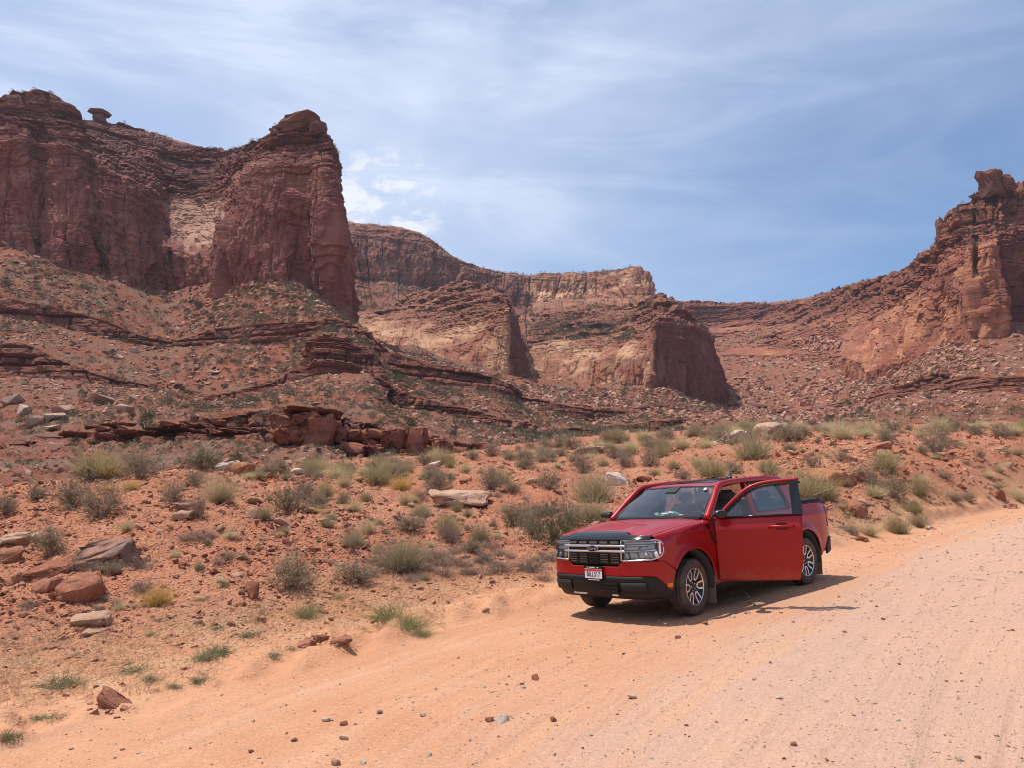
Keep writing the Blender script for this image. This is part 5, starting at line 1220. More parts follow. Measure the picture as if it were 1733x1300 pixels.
B = [  # kind, px, row of the foot, width in the picture, height scale
 ('sage', 122, 860, 62, 1.15), ('sage', 172, 878, 74, 0.95), ('sage', 62, 845, 34, 1), ('sage', 82, 943, 56, 1.25), ('sage', 8, 872, 40, 1.2), ('mormon', 172, 806, 85, 0.62), ('green', 150, 806, 46, 0.9), ('gold', 184, 812, 32, 0.9), ('sage', 238, 812, 72, 0.9),
 ('gold', 222, 830, 26, 0.8), ('gold', 182, 832, 24, 0.7), ('sage', 290, 850, 42, 1.1), ('sage', 330, 822, 36, 1), ('straw', 374, 850, 66, 1.0), ('brown', 335, 877, 34, 1.5), ('dead', 345, 918, 56, 0.9), ('dead', 315, 915, 36, 0.8),
 ('gold', 266, 1022, 46, 0.85), ('dead', 240, 1000, 44, 1.1), ('sage', 185, 972, 48, 0.7), ('dead', 236, 962, 50, 0.9), ('sage', 128, 968, 28, 0.9), ('dead', 45, 1028, 34, 0.8), ('dead', 160, 968, 44, 0.8), ('straw', 196, 950, 22, 0.9), ('straw', 215, 900, 26, 1), ('dead', 385, 945, 40, .7),
 ('green', 343, 797, 62, 0.7), ('green', 402, 790, 36, 1.1), ('sage', 488, 870, 58, 1.15), ('brown', 514, 845, 48, 1.2), ('mormon', 447, 880, 24, 1.15), ('mormon', 456, 848, 14, 1), ('sage', 538, 860, 46, 0.9), ('mormon', 550, 842, 32, 1),
 ('straw', 582, 824, 26, 1.2), ('mormon', 640, 820, 52, 0.7), ('straw', 599, 868, 28, 1.1), ('mormon', 620, 850, 20, 1.1), ('sage', 584, 850, 24, 0.9), ('spiky', 553, 894, 30, 0.7), ('spiky', 597, 925, 42, 0.9), ('straw', 622, 905, 34, 1), ('spiky', 560, 880, 20, .8),
 ('sage', 692, 900, 52, 0.8), ('mormon', 757, 908, 42, 1.15), ('straw', 685, 854, 26, 1), ('brown', 712, 848, 28, 1), ('spiky', 755, 860, 20, 1.1), ('mormon', 772, 868, 20, 1.1), ('spiky', 791, 874, 18, 0.9), ('spiky', 713, 874, 36, 0.7), ('dead', 652, 905, 24, 1.1),
 ('spiky', 682, 965, 84, 0.85), ('dead', 735, 955, 74, 0.9), ('sage', 492, 998, 74, 1.1), ('sage', 598, 986, 74, 0.75), ('brown', 760, 920, 46, 0.9), ('grass', 516, 1044, 34, 1.6), ('grass', 655, 1048, 60, 1.0), ('grass', 690, 1062, 56, .9), ('grass', 712, 1076, 30, .9),
 ('forb', 346, 1116, 40, 0.9), ('forb', 368, 1106, 42, 0.9), ('forb', 418, 1078, 30, 0.9), ('forb', 110, 1160, 52, 0.7), ('forb', 255, 1152, 30, .9), ('forb', 225, 1136, 40, .6), ('forb', 340, 1155, 28, 1), ('forb', 295, 1165, 20, 1.2), ('forb', 14, 1250, 30, 1.2), ('forb', 95, 1215, 40, .6), ('forb', 60, 1218, 26, 1), ('forb', 265, 1170, 20, .7), ('forb', 460, 1110, 26, .7), ('forb', 492, 1100, 18, .9),
 ('sage', 741, 832, 56, 0.95), ('brown', 832, 830, 52, 1), ('brown', 866, 832, 34, 0.9), ('gold', 678, 830, 38, 0.9), ('mormon', 655, 808, 60, 0.6), ('sage', 930, 830, 44, 0.9), ('brown', 986, 802, 46, 1), ('spiky', 1004, 850, 74, 0.85), ('mormon', 812, 918, 32, 1.05), ('mormon', 845, 822, 40, .9),
 ('sage', 868, 892, 46, 1.3), ('green', 938, 922, 80, 1.05), ('sage', 900, 905, 44, 1.2), ('spiky', 1000, 885, 72, 0.7), ('sage', 970, 892, 50, 1), ('brown', 924, 872, 44, 0.9), ('sage', 800, 935, 42, 0.8), ('dead', 900, 965, 74, 0.8), ('dead', 848, 968, 60, 0.7), ('dead', 780, 960, 60, .7), ('straw', 855, 868, 20, 1), ('sage', 890, 880, 40, 1), ('dead', 950, 950, 50, .7),
 ('spiky', 1274, 778, 62, 0.95), ('mormon', 1205, 808, 54, 0.8), ('brown', 1155, 810, 32, 0.9), ('mormon', 1141, 795, 20, 1), ('sage', 1335, 748, 48, 0.9), ('straw', 1425, 744, 48, 0.85), ('straw', 1470, 733, 34, 0.9), ('sage', 1502, 750, 34, 1), ('sage', 1587, 768, 48, 1.05), ('sage', 1560, 768, 20, 1),
 ('spiky', 1336, 764, 22, 0.9), ('green', 1384, 752, 14, 0.8), ('green', 1408, 756, 14, 0.8), ('mormon', 1352, 848, 80, 0.85), ('mormon', 1392, 846, 60, 0.75), ('straw', 1322, 840, 40, .9), ('mormon', 1500, 800, 50, 0.85), ('sage', 1508, 842, 58, 0.95), ('straw', 1480, 842, 40, 0.7), ('mormon', 1556, 842, 28, 1.5),
 ('mormon', 1519, 904, 38, 1.05), ('mormon', 1553, 892, 26, 1), ('sage', 1441, 905, 26, 0.9), ('straw', 1470, 906, 36, 0.8), ('straw', 1722, 848, 32, 1), ('sage', 1640, 850, 26, 1), ('mormon', 1545, 870, 34, 0.8), ('sage', 1660, 778, 18, 1), ('brown', 1616, 850, 30, 1), ('straw', 1560, 820, 30, .8), ('sage', 1600, 812, 26, .8), ('straw', 1690, 800, 24, .8), ('sage', 1455, 812, 44, .7), ('brown', 1478, 828, 40, .8),
 ('sage', 1425, 780, 26, .8), ('sage', 1375, 790, 30, .8), ('mormon', 1300, 800, 34, .8), ('sage', 1240, 800, 32, .8), ('straw', 1180, 790, 26, 1), ('sage', 1100, 790, 38, .9), ('mormon', 1120, 775, 32, .9), ('sage', 1060, 790, 36, .9), ('brown', 1045, 775, 36, .9), ('straw', 1020, 790, 26, 1)]
PL = [(k, px, row) for k, px, row, w, h in B]
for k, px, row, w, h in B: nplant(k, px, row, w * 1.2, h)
for i in range(34):                                    # low dead brush below the open bank
    nplant('dead', rp.uniform(560, 940), rp.uniform(925, 985), rp.uniform(26, 56), rp.uniform(0.6, 0.9))
# belt of shrubs and grass along the crest
for i in range(205):
    px = rp.uniform(420, 1760); cr = np.interp(px, [420, 500, 750, 1000, 1250, 1733], [802, 792, 774, 748, 726, 722])
    row = cr + 3 + rp.random() ** 1.4 * np.interp(px, [420, 700, 1000, 1250, 1733], [10, 36, 40, 22, 16])
    k = rp.choice(['sage', 'mormon', 'straw', 'brown', 'spiky', 'green'], p=[.42, .12, .22, .13, .09, .02])
    nplant(k, px, row, rp.uniform(14, 44), rp.uniform(0.6, 1.0))
for i in range(60):
    px = rp.choice([rp.uniform(-420, -10), rp.uniform(1745, 2050)]); row = rp.uniform(850, 1080) if px < 0 else rp.uniform(735, 800)
    p = pick(px, row)
    if p is None or edge_dist(p[0], p[1]) < 0.6: continue
    k = rp.choice(['sage', 'straw', 'mormon', 'dead', 'spiky']); o, d, c = plant(k, p, rp.uniform(24, 60) * p[1] / FPX, 1.0)
    AUTO.append((o, d, px, row, c, 'shrubs and tufts of the roadside bank', 0))
# small tufts over the bank
for i in range(190):
    px = rp.uniform(0, 1733); row = rp.uniform(np.interp(px, [0, 400, 800, 1300, 1733], [870, 850, 820, 760, 750]), np.interp(px, [0, 500, 1000, 1400, 1733], [1180, 1060, 930, 900, 840]))
    if 1000 < px < 1400 and row > 810: continue
    p = pick(px, row)
    if p is None or edge_dist(p[0], p[1]) < 0.4: continue
    low = edge_dist(p[0], p[1]) < 2.0
    k = rp.choice(['forb', 'grass', 'dead', 'straw'], p=[.4, .2, .2, .2]) if low else rp.choice(['sage', 'straw', 'mormon', 'dead', 'spiky'], p=[.26, .26, .14, .22, .12])
    nplant(k, px, row, rp.uniform(12, 28), rp.uniform(0.6, 1.0))
# dry stubble on the sandy verge and among the rubble
def stubble(n, seed):
    def dn(x, y, e, q):
        m = smooth01(fbm(x * 0.45, y * 0.45, 0 * x, 4, 0.6, 455) * 2.2 + 0.45)
        return m * np.where(e < 2.4, 0.9, np.where(q < 560, 0.08, 0.28))
    P = bank_points(n, seed, 0.35, dens=dn); r = np.random.default_rng(seed); n = len(P)
    i = np.repeat(np.arange(n), 4); base = P[i] + np.concatenate([r.normal(0, 0.025, (len(i), 2)), np.zeros((len(i), 1))], 1) * np.clip(P[i, 1:2] / 10, 1, 3)
    d = hemi(len(i), r, 0.45, 0.8); L = r.uniform(0.04, 0.13, len(i)) * np.clip(base[:, 1] / 12, 0.9, 1.9)
    V, F, h, tn, _ = ribbons(base, d, L, 0.0045 * np.clip(base[:, 1] / 8, 1, 4), r.normal(0, 0.2, (len(i), 3)), 1, r, 0.3)
    me = pmesh('dry_grass', V, F, h, tn, PM['dry']); o = link('dry_grass', me); o['kind'] = 'stuff'; o['label'] = 'dry straw coloured grass stubble along the sandy verge'
stubble(12000, 31)

# ------------------------------------------------------------------ shrubs and junipers of the far slopes
def farshrub_mesh(seed, mat, n=46, hgt=0.6, ls=0.13, name='shrub'):
    r = np.random.default_rng(seed); d = hemi(n, r, 0.0, 1.0); d *= r.uniform(0.6, 1.0, (n, 1)) ** 0.6 * (1 + 0.3 * fbm(d[:, 0] * 2, d[:, 1] * 2, d[:, 2] * 2, 2, 0.5, seed))[:, None]
    C = d * np.array([0.5, 0.5, hgt]); C[:, 2] += 0.03
    V, F, tn = leaves(C, ls * r.uniform(0.6, 1.3, n), r, 0.3); V[:, 2] = np.maximum(V[:, 2], -0.05)
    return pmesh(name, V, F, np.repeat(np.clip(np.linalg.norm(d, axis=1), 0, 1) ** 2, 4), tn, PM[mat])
FS = [farshrub_mesh(1200 + k, 'far', 330, h, 0.042) for k, h in enumerate((0.5, 0.6, 0.75, 0.45))]
def juniper_meshes(seed):
    r = np.random.default_rng(seed); tr = 12
    B0 = np.zeros((tr, 3)); B0[:, :2] = r.normal(0, 0.03, (tr, 2)); d = hemi(tr, r, 0.45, 0.8); V, F, h, tn, P = ribbons(B0, d, r.uniform(0.5, 0.85, tr), np.full(tr, 0.07), r.normal(0, 0.15, (tr, 3)), 2, r, 0.3)
    V[:, 2] -= 0.05
    t = pmesh('trunk', V, F, h, tn, PM['bark'])
    cl = 16; cc = hemi(cl, r, 0.0, 1.0) * r.uniform(0.25, 0.5, (cl, 1)) * np.array([0.9, 0.9, 1.3]); cc[:, 2] += 0.28
    n = 1100; i = r.integers(0, cl, n); C = cc[i] + r.normal(0, 0.085, (n, 3))
    V, F, tn = leaves(C, 0.028 * r.uniform(0.6, 1.4, n), r, 0.8)
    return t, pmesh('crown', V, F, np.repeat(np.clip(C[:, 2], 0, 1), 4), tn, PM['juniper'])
JP = [juniper_meshes(1250 + k) for k in range(5)]
def juniper(p, w, hs=1.0):
    o = empty('juniper_tree', p); t, c = JP[int(rp.integers(0, 5))]
    link('trunk', t, parent=o); link('crown', c, parent=o); o.scale = (w, w, w * hs); o.rotation_euler = (0, 0, rp.uniform(0, 6.28)); return o
JH = [(247, 730, 34, 1.3, 'tall dark juniper standing on the low ledges at left'), (188, 604, 20, 1.0, 'round juniper on the slope under the upper ledge'), (440, 720, 30, 0.9, 'green juniper on the low ledge left of the mushroom block'), (400, 722, 26, 0.8, 'low juniper on the ledge at left of the mushroom block'), (392, 740, 24, .8, 'juniper on the bare red slope in front of the low ledge'),
      (700, 742, 34, 1.1, 'juniper above the right part of the broken ledge'), (643, 728, 22, .8, 'small juniper on the red cone above the broken ledge'), (770, 736, 22, 1, 'juniper above the thin end of the broken ledge'), (538, 775, 16, 1.4, 'upright juniper in the shadow below the broken ledge'), (690, 718, 20, .9, 'juniper on the right flank of the red cone'), (742, 700, 24, .8, 'juniper at the foot of the long ridge')]
for px, row, w, hs, lab in JH:
    p = FAR.pick(px, row); o = juniper(p, w * p[1] / FPX, hs); tag(o, lab, 'juniper', 'junipers of the far slopes')
# the larger ones as trees of their own
n = 0; rr = np.random.default_rng(66)
inview = lambda f: (lambda P, px, row: f(P, px, row) * ((px > -10) & (px < 1740)))
cand = far_points('hillside', 60, 71, minrow=470, dens=inview(clus(40, 0.4, 71))); cand2 = far_points('scree_slope', 16, 72, minrow=640, dens=inview(lambda P, px, row: 1.0))
for p in np.concatenate([cand, cand2]):
    px, row, zc = to_px(p); w = rr.uniform(1.7, 3.4) * np.clip(p[1] / 200, 0.6, 1.8)
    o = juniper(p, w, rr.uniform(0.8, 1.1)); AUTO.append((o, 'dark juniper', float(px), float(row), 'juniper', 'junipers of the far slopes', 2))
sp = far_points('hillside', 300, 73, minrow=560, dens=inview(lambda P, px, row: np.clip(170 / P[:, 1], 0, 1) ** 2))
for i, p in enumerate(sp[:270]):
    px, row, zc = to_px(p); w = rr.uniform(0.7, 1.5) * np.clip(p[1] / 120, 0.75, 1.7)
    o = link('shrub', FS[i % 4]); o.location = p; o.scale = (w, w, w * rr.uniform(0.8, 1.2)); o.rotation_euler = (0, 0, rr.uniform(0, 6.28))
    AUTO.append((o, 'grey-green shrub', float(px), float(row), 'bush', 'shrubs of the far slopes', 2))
def far_bush_stuff():
    protos = [farshrub_mesh(1300 + k, 'far', 170, (0.5, 0.65, 0.8, 0.55)[k], 0.058) for k in range(4)]; PP = []; SS = []
    for key, n, lo, hi, sd, mr in (('hillside', 4600, 1.1, 3.0, 81, 440), ('scree_slope', 1800, 0.9, 2.4, 82, 560), ('left_mesa', 700, 1.3, 2.8, 83, 0), ('back_wall', 2600, 2.2, 4.6, 84, 0), ('right_mesa', 420, 1.6, 3.2, 85, 0), ('promontory', 160, 1.4, 2.4, 86, 0), ('promontory.001', 700, 1.6, 3.4, 87, 0)):
        r = np.random.default_rng(sd)
        if key in ('hillside', 'scree_slope'): P = far_points(key, n, sd, minrow=mr, dens=clus(46, 0.5, sd))
        else:
            _, Q, tl = SURF[key]; nu, nv = tl.shape; i = r.integers(0, nu, n * 30); j = r.integers(int(nv * (0.55 if key != 'back_wall' else 0.0)), nv, n * 30)
            # bushes settle where the rock is flat enough
            d = np.gradient(Q, axis=1); fl = np.abs(d[..., 2]) / np.maximum(np.linalg.norm(d, axis=2), 1e-6)
            P = Q[i, j][fl[i, j] < 0.55]; px, row, zc = to_px(P); m = smooth01(fbm(P[:, 0] / 40, P[:, 1] / 40, P[:, 2] / 25, 3, 0.6, sd) * 2 + 0.45); P = P[(px > -20) & (px < 1760) & (r.random(len(P)) < m)][:n]
        PP.append(P); SS.append(r.uniform(lo, hi, len(P)) * (np.clip(P[:, 1] / 230, 0.30, 1.3) if key == 'hillside' else 1.0))
    r = np.random.default_rng(89)
    P = far_points('back_wall', 900, 90, minrow=440, dens=clus(60, 0.75, 91)); PP.append(P); SS.append(r.uniform(3.0, 6.5, len(P)))   # wooded slopes under the back wall
    _, Q, tl = SURF['promontory.001']; F_ = Q.reshape(-1, 3); px, row, zc = to_px(F_); F_ = F_[(px > 868) & (px < 1075) & (row > 500) & (row < 575)]; F_ = F_[r.integers(0, len(F_), 2600)]
    F_ = F_[r.random(len(F_)) < smooth01(fbm(F_[:, 0] / 45, F_[:, 1] / 45, F_[:, 2] / 20, 3, 0.6, 92) * 2 + 0.35)][:800]; PP.append(F_); SS.append(r.uniform(1.6, 4.2, len(F_)))
    P = np.concatenate(PP); S_ = np.concatenate(SS); r = np.random.default_rng(88); n = len(P)
    scatter_gn('desert_scrub', protos, P, np.stack([S_, S_, S_ * r.uniform(0.7, 1.2, n)], 1), np.stack([np.zeros(n), np.zeros(n), r.uniform(0, 6.28, n)], 1), r.integers(0, 4, n), 'dark scrub dotting the slopes, ledges and rims')
far_bush_stuff()
# ------------------------------------------------------------------ the red pickup (truck frame: x ahead, y to its left, z up)
Mp = Mat('red_paint'); Pp = Mp.obj()
_sz = Mp.n('ShaderNodeSeparateXYZ'); Mp.put(_sz.inputs[0], Pp)
_dn = Mp.noise(Pp, 9, 6, 0.7)
_du = Mp.math('MULTIPLY', Mp.rng(Mp.math('ADD', _sz.outputs[2], Mp.math('MULTIPLY', _dn, -0.45)), 0.36, -0.05), 0.34)
_sp = Mp.math('MULTIPLY', Mp.rng(Mp.noise(Pp, 90, 2, 0.5), 0.70, 0.78), 0.18)
Mp.set(color=Mp.mix(Mp.math('MAXIMUM', _du, _sp), (0.33, 0.0035, 0.005), (0.42, 0.22, 0.14)), rough=Mp.rng(_du, 0, 0.3, 0.38, 0.6), metal=0.15, spec=0.25, coat=0.42, coat_rough=0.03)
PAINT = Mp.m
BLK = plain('black_plastic', (0.018, 0.0175, 0.0175), 0.6, spec=0.3)
GLOSSBLK = plain('gloss_black', (0.010, 0.010, 0.011), 0.12, spec=0.5)
CHROME = plain('satin_silver', (0.62, 0.62, 0.63), 0.28, metal=0.9)
SILV = plain('machined_alloy', (0.70, 0.66, 0.62), 0.32, metal=0.85)
DKGREY = plain('dark_interior', (0.05, 0.048, 0.05), 0.8)
SEATM = plain('seat_cloth', (0.22, 0.21, 0.205), 0.85)
WHITE = plain('white_enamel', (0.78, 0.78, 0.78), 0.4)
AMBER = plain('amber_lens', (0.75, 0.28, 0.02), 0.2)
TAILM = plain('tail_lamp_red', (0.45, 0.012, 0.012), 0.15, coat=1.0)
PLRED = plain('plate_red', (0.55, 0.05, 0.05), 0.4); PLTXT = plain('plate_ink', (0.03, 0.03, 0.08), 0.5)
LAMPW = plain('lamp_reflector', (0.85, 0.84, 0.83), 0.3, metal=0.2)
NAVY = plain('emblem_blue', (0.012, 0.02, 0.07), 0.2)
Mt = Mat('tyre_rubber'); Pt = Mt.obj()
Mt.set(color=Mt.mix(Mt.rng(Mt.noise(Pt, 7, 4, 0.6), 0.35, 0.7, 0.25, 0.75), (0.035, 0.033, 0.032), (0.17, 0.115, 0.085)), rough=0.85)
TYRE = Mt.m
Mf = Mat('dusty_flap'); Mf.set(color=Mf.mix(Mf.noise(Mf.obj(), 12, 3), (0.16, 0.115, 0.09), (0.30, 0.205, 0.15)), rough=0.85); FLAP = Mf.m
def glass_mat(name, tint, refl=1.0, rough=0.0):
    M = Mat(name); t = M.t; t.nodes.remove(M.b)
    tr = M.n('ShaderNodeBsdfTransparent'); tr.inputs[0].default_value = (*tint, 1); gl = M.n('ShaderNodeBsdfGlossy'); gl.inputs['Roughness'].default_value = rough
    fr = M.n('ShaderNodeFresnel'); fr.inputs[0].default_value = 1.5; mx = M.n('ShaderNodeMixShader')
    M.t.links.new(M.math('MULTIPLY', fr.outputs[0], refl, True), mx.inputs[0]); t.links.new(tr.outputs[0], mx.inputs[1]); t.links.new(gl.outputs[0], mx.inputs[2])
    t.links.new(mx.outputs[0], [n for n in t.nodes if n.type == 'OUTPUT_MATERIAL'][0].inputs[0]); return M.m
GLASS = glass_mat('window_glass', (0.86, 0.90, 0.89), 2.4); GLASSD = glass_mat('privacy_glass', (0.42, 0.45, 0.47), 0.18); LENS = glass_mat('lamp_lens', (0.92, 0.92, 0.92), 1.0)

truck = empty('pickup_truck'); tag(truck, 'red pickup truck parked on the dirt road with its driver door wide open', 'truck')
truck.matrix_world = Matrix([[*RT[0], T0[0]], [*RT[1], T0[1]], [*RT[2], T0[2] + 0.004], [0, 0, 0, 1]])

def part(name, me, mat, parent=None, thick=0.0, sub=False, xf=None, bevel=0.0):
    if xf is not None: me.transform(xf)
    o = link(name, me, mat, parent or truck)
    if bevel:
        m = o.modifiers.new('bevel', 'BEVEL'); m.width = bevel; m.segments = 2; m.limit_method = 'ANGLE'
    if thick:
        m = o.modifiers.new('solid', 'SOLIDIFY'); m.thickness = abs(thick); m.offset = -1 if thick > 0 else 1
    return o
def gridpart(name, fn, ns, nt, mat, parent=None, thick=0.012, xf=None, flip=False, inward=False):
    s_, t_ = np.meshgrid(np.linspace(0, 1, ns), np.linspace(0, 1, nt), indexing='ij')
    P = np.stack(fn(s_, t_), 2)
    nrm = np.cross(np.gradient(P, axis=0), np.gradient(P, axis=1)); out_ = (P - np.array([-1.5, 0, 0.75])) * np.array([0.5, 1, 1])
    flip = float((nrm * out_).sum()) < 0          # faces look outwards, away from the cab's middle
    if inward: flip = not flip
    me = mesh_np(name, P.reshape(-1, 3), grid_faces(ns, nt, flip), True)
    return part(name, me, mat, parent, thick, xf=xf)
def boxmesh(name, c, d, rot=(0, 0, 0), bev=0.0):
    bm = bmesh.new(); bmesh.ops.create_cube(bm, size=1.0); bmesh.ops.scale(bm, vec=d, verts=bm.verts)
    if bev: bmesh.ops.bevel(bm, geom=bm.edges[:], offset=bev, segments=2, affect='EDGES', clamp_overlap=True)
    bmesh.ops.transform(bm, matrix=Matrix.Translation(c) @ Matrix.Rotation(rot[2], 4, 'Z') @ Matrix.Rotation(rot[1], 4, 'Y') @ Matrix.Rotation(rot[0], 4, 'X'), verts=bm.verts)
    me = bpy.data.meshes.new(name); bm.to_mesh(me); bm.free(); return me
def boxpart(name, c, d, mat, parent=None, rot=(0, 0, 0), bev=0.004, xf=None): return part(name, boxmesh(name, c, d, rot, bev), mat, parent, xf=xf)
def tubemesh(name, pts, rad, k=8, flat=1.0, up=(0, 0, 1)):
    pts = np.array(pts, float); n = len(pts); tg = np.gradient(pts, axis=0); tg /= np.linalg.norm(tg, axis=1, keepdims=True)
    a = np.cross(tg, np.array(up, float)); a /= np.maximum(np.linalg.norm(a, axis=1, keepdims=True), 1e-6); b = np.cross(a, tg)
    an = np.linspace(0, 2 * np.pi, k, endpoint=False); rad = np.broadcast_to(np.asarray(rad, float), (n,))
    V = pts[:, None] + (a[:, None] * np.cos(an)[None, :, None] + b[:, None] * np.sin(an)[None, :, None] * flat) * rad[:, None, None]
    i = np.arange((n - 1) * k); r0 = i // k; c0 = i % k; F = np.stack([r0 * k + c0, r0 * k + (c0 + 1) % k, (r0 + 1) * k + (c0 + 1) % k, (r0 + 1) * k + c0], 1)
    V = V.reshape(-1, 3); bm = bmesh.new(); vs = [bm.verts.new(v) for v in V]
    for f in F: bm.faces.new([vs[q] for q in f])
    bm.faces.new([vs[q] for q in range(k)][::-1]); bm.faces.new([vs[(n - 1) * k + q] for q in range(k)])
    for f in bm.faces: f.smooth = True
    me = bpy.data.meshes.new(name); bm.to_mesh(me); bm.free(); return me
def tubepart(name, pts, rad, mat, parent=None, k=8, flat=1.0, up=(0, 0, 1), xf=None): return part(name, tubemesh(name, pts, rad, k, flat, up), mat, parent, xf=xf)
def bez(pts, n=14):
    """smooth curve through points (Catmull-Rom)"""
    p = np.array(pts, float); p = np.concatenate([[2 * p[0] - p[1]], p, [2 * p[-1] - p[-2]]]); o = []
    for i in range(1, len(p) - 2):
        for t in np.linspace(0, 1, n, endpoint=False):
            o.append(0.5 * (2 * p[i] + (p[i + 1] - p[i - 1]) * t + (2 * p[i - 1] - 5 * p[i] + 4 * p[i + 1] - p[i + 2]) * t * t + (-p[i - 1] + 3 * p[i] - 3 * p[i + 1] + p[i + 2]) * t ** 3))
    o.append(p[-2]); return np.array(o)
def ngon(name, outline, fn, mat, parent=None, thick=0.006, xf=None):
    """flat-ish panel from an outline of 2D points mapped by fn"""
    bm = bmesh.new(); vs = [bm.verts.new(fn(*q)) for q in outline]; f = bm.faces.new(vs); bmesh.ops.triangulate(bm, faces=[f])
    me = bpy.data.meshes.new(name); bm.to_mesh(me); bm.free(); return part(name, me, mat, parent, thick, xf=xf)
interp = np.interp
FA, RA, WR = 0.0, -3.076, 0.363                    # axles, tyre radius
ARCH = 0.470; AZ = 0.378
def zhood(x): return interp(x, [-0.6, -0.45, 0.0, 0.4, 0.72], [1.205, 1.195, 1.165, 1.130, 1.085])
def side(x, z):
    """half width of the body"""
    w = interp(z, [0.25, 0.34, 0.45, 0.60, 0.80, 0.98, 1.06, 1.12, 1.20, 1.26, 1.60, 1.68], [0.865, 0.885, 0.905, 0.917, 0.922, 0.918, 0.908, 0.895, 0.880, 0.862, 0.748, 0.705])
    fz = interp(z - zhood(x), [-0.3, -0.14, -0.08, -0.04, -0.015, 0.0, 0.02], [0, 0.0, 0.010, 0.028, 0.052, 0.085, 0.13])
    w = np.where(x > -0.56, np.minimum(w, 0.921 - fz), w)
    n = 4.6; q = np.clip((x - 0.2) / 0.72, 0, 0.999); w = w * (1 - q ** n) ** (1 / n)
    w = w - np.where(x < -3.6, 0.075 * np.clip((-3.6 - x) / 0.45, 0, 1.2) ** 2, 0)
    for cx in (FA, RA):
        rr_ = np.hypot(x - cx, z - AZ); w = w + 0.026 * np.exp(-((rr_ - ARCH - 0.02) / 0.055) ** 2) * (z > 0.28)
    # crease along the flank
    w = w + 0.012 * np.exp(-(np.maximum(z - 1.045, 0) / 0.05) ** 2 - (np.minimum(z - 1.045, 0) / 0.018) ** 2) * np.clip((0.5 - x) / 0.3, 0, 1) - 0.010 * np.exp(-((z - 0.56) / 0.10) ** 2)
    return w
def archz(x, cx): return AZ + np.sqrt(np.maximum(0, ARCH ** 2 - (x - cx) ** 2))
def seam(x): return interp(x, [0.40, 0.62, 1], [0.628, 0.770, 0.770])
def flank(name, xa, xb, zl, zu, sgn, mat, ns=40, nt=18, parent=None, thick=0.02, xf=None, yfn=side):
    def fn(s_, t_):
        x = xa + (xb - xa) * s_; a, b = zl(x), zu(x); z = a + (b - a) * t_
        return x, sgn * yfn(x, z), z
    return gridpart(name, fn, ns, nt, mat, parent, thick, xf, flip=(sgn < 0) != (xb < xa))
def fl_low(x): return np.where(x > 0.405, seam(x), np.where(np.hypot(x, 0) < ARCH, archz(x, FA), 0.33))
for sg in (1, -1):
    flank('front_fender', 0.70, -0.545, fl_low, lambda x: zhood(x) - 0.002, sg, PAINT, 90, 24)
    # fender vent blade
    ngon('fender_vent', [(-0.375, 1.135), (-0.43, 1.135), (-0.535, 0.90), (-0.515, 0.865), (-0.475, 0.93)], lambda x, z: (x, sg * (float(side(x, z)) + 0.006), z), GLOSSBLK, thick=0.01)
    # bedside
    def bed_low(x): return np.where(np.abs(x - RA) < ARCH, archz(x, RA), np.where(x > RA, 0.34, interp(x, [-4.02, -3.85, -3.55], [0.60, 0.52, 0.40])))
    flank('bedside', -2.80, -4.02, bed_low, lambda x: interp(x, [-4.1, -3.4, -2.8], [1.225, 1.235, 1.225]), sg, PAINT, 90, 24)
    flank('rocker_panel', -0.50, -2.62, lambda x: x * 0 + 0.285, lambda x: x * 0 + 0.355, sg, BLK, 12, 4, yfn=lambda x, z: side(x, z) - 0.03)
    # wheel arch liner
    for cx in (FA, RA):
        def ln(s_, t_, cx=cx):
            an = np.pi * (-0.06 + 1.12 * s_); return cx + 0.462 * np.cos(an), sg * (0.905 - 0.42 * t_), AZ + 0.462 * np.sin(an)
        gridpart('wheel_liner', ln, 30, 3, DKGREY, thick=0.01)
        boxpart('mud_flap', (cx - 0.455, sg * 0.80, 0.30 if cx == FA else 0.31), (0.012, 0.23, 0.42), FLAP, rot=(0, -0.10, 0), bev=0.003)
    # tail lamp
    flank('tail_lamp', -3.955, -4.035, lambda x: x * 0 + 0.83, lambda x: x * 0 + 1.155, sg, TAILM, 8, 10, yfn=lambda x, z: side(x, z) + 0.012, thick=0.03)
    flank('rear_bumper_corner', -3.80, -4.10, lambda x: interp(x, [-4.1, -3.8], [0.44, 0.40]), lambda x: interp(x, [-4.10, -3.95, -3.80], [0.66, 0.66, 0.50]), sg, BLK, 14, 8, yfn=lambda x, z: side(x, z) + 0.016, thick=0.03)
    # side marker
    bx_ = 0.535; boxpart('side_marker', (bx_, sg * (float(side(np.array(bx_), np.array(0.47))) - 0.002), 0.455), (0.095, 0.02, 0.05), AMBER, rot=(0, 0, -sg * 0.16), bev=0.006)

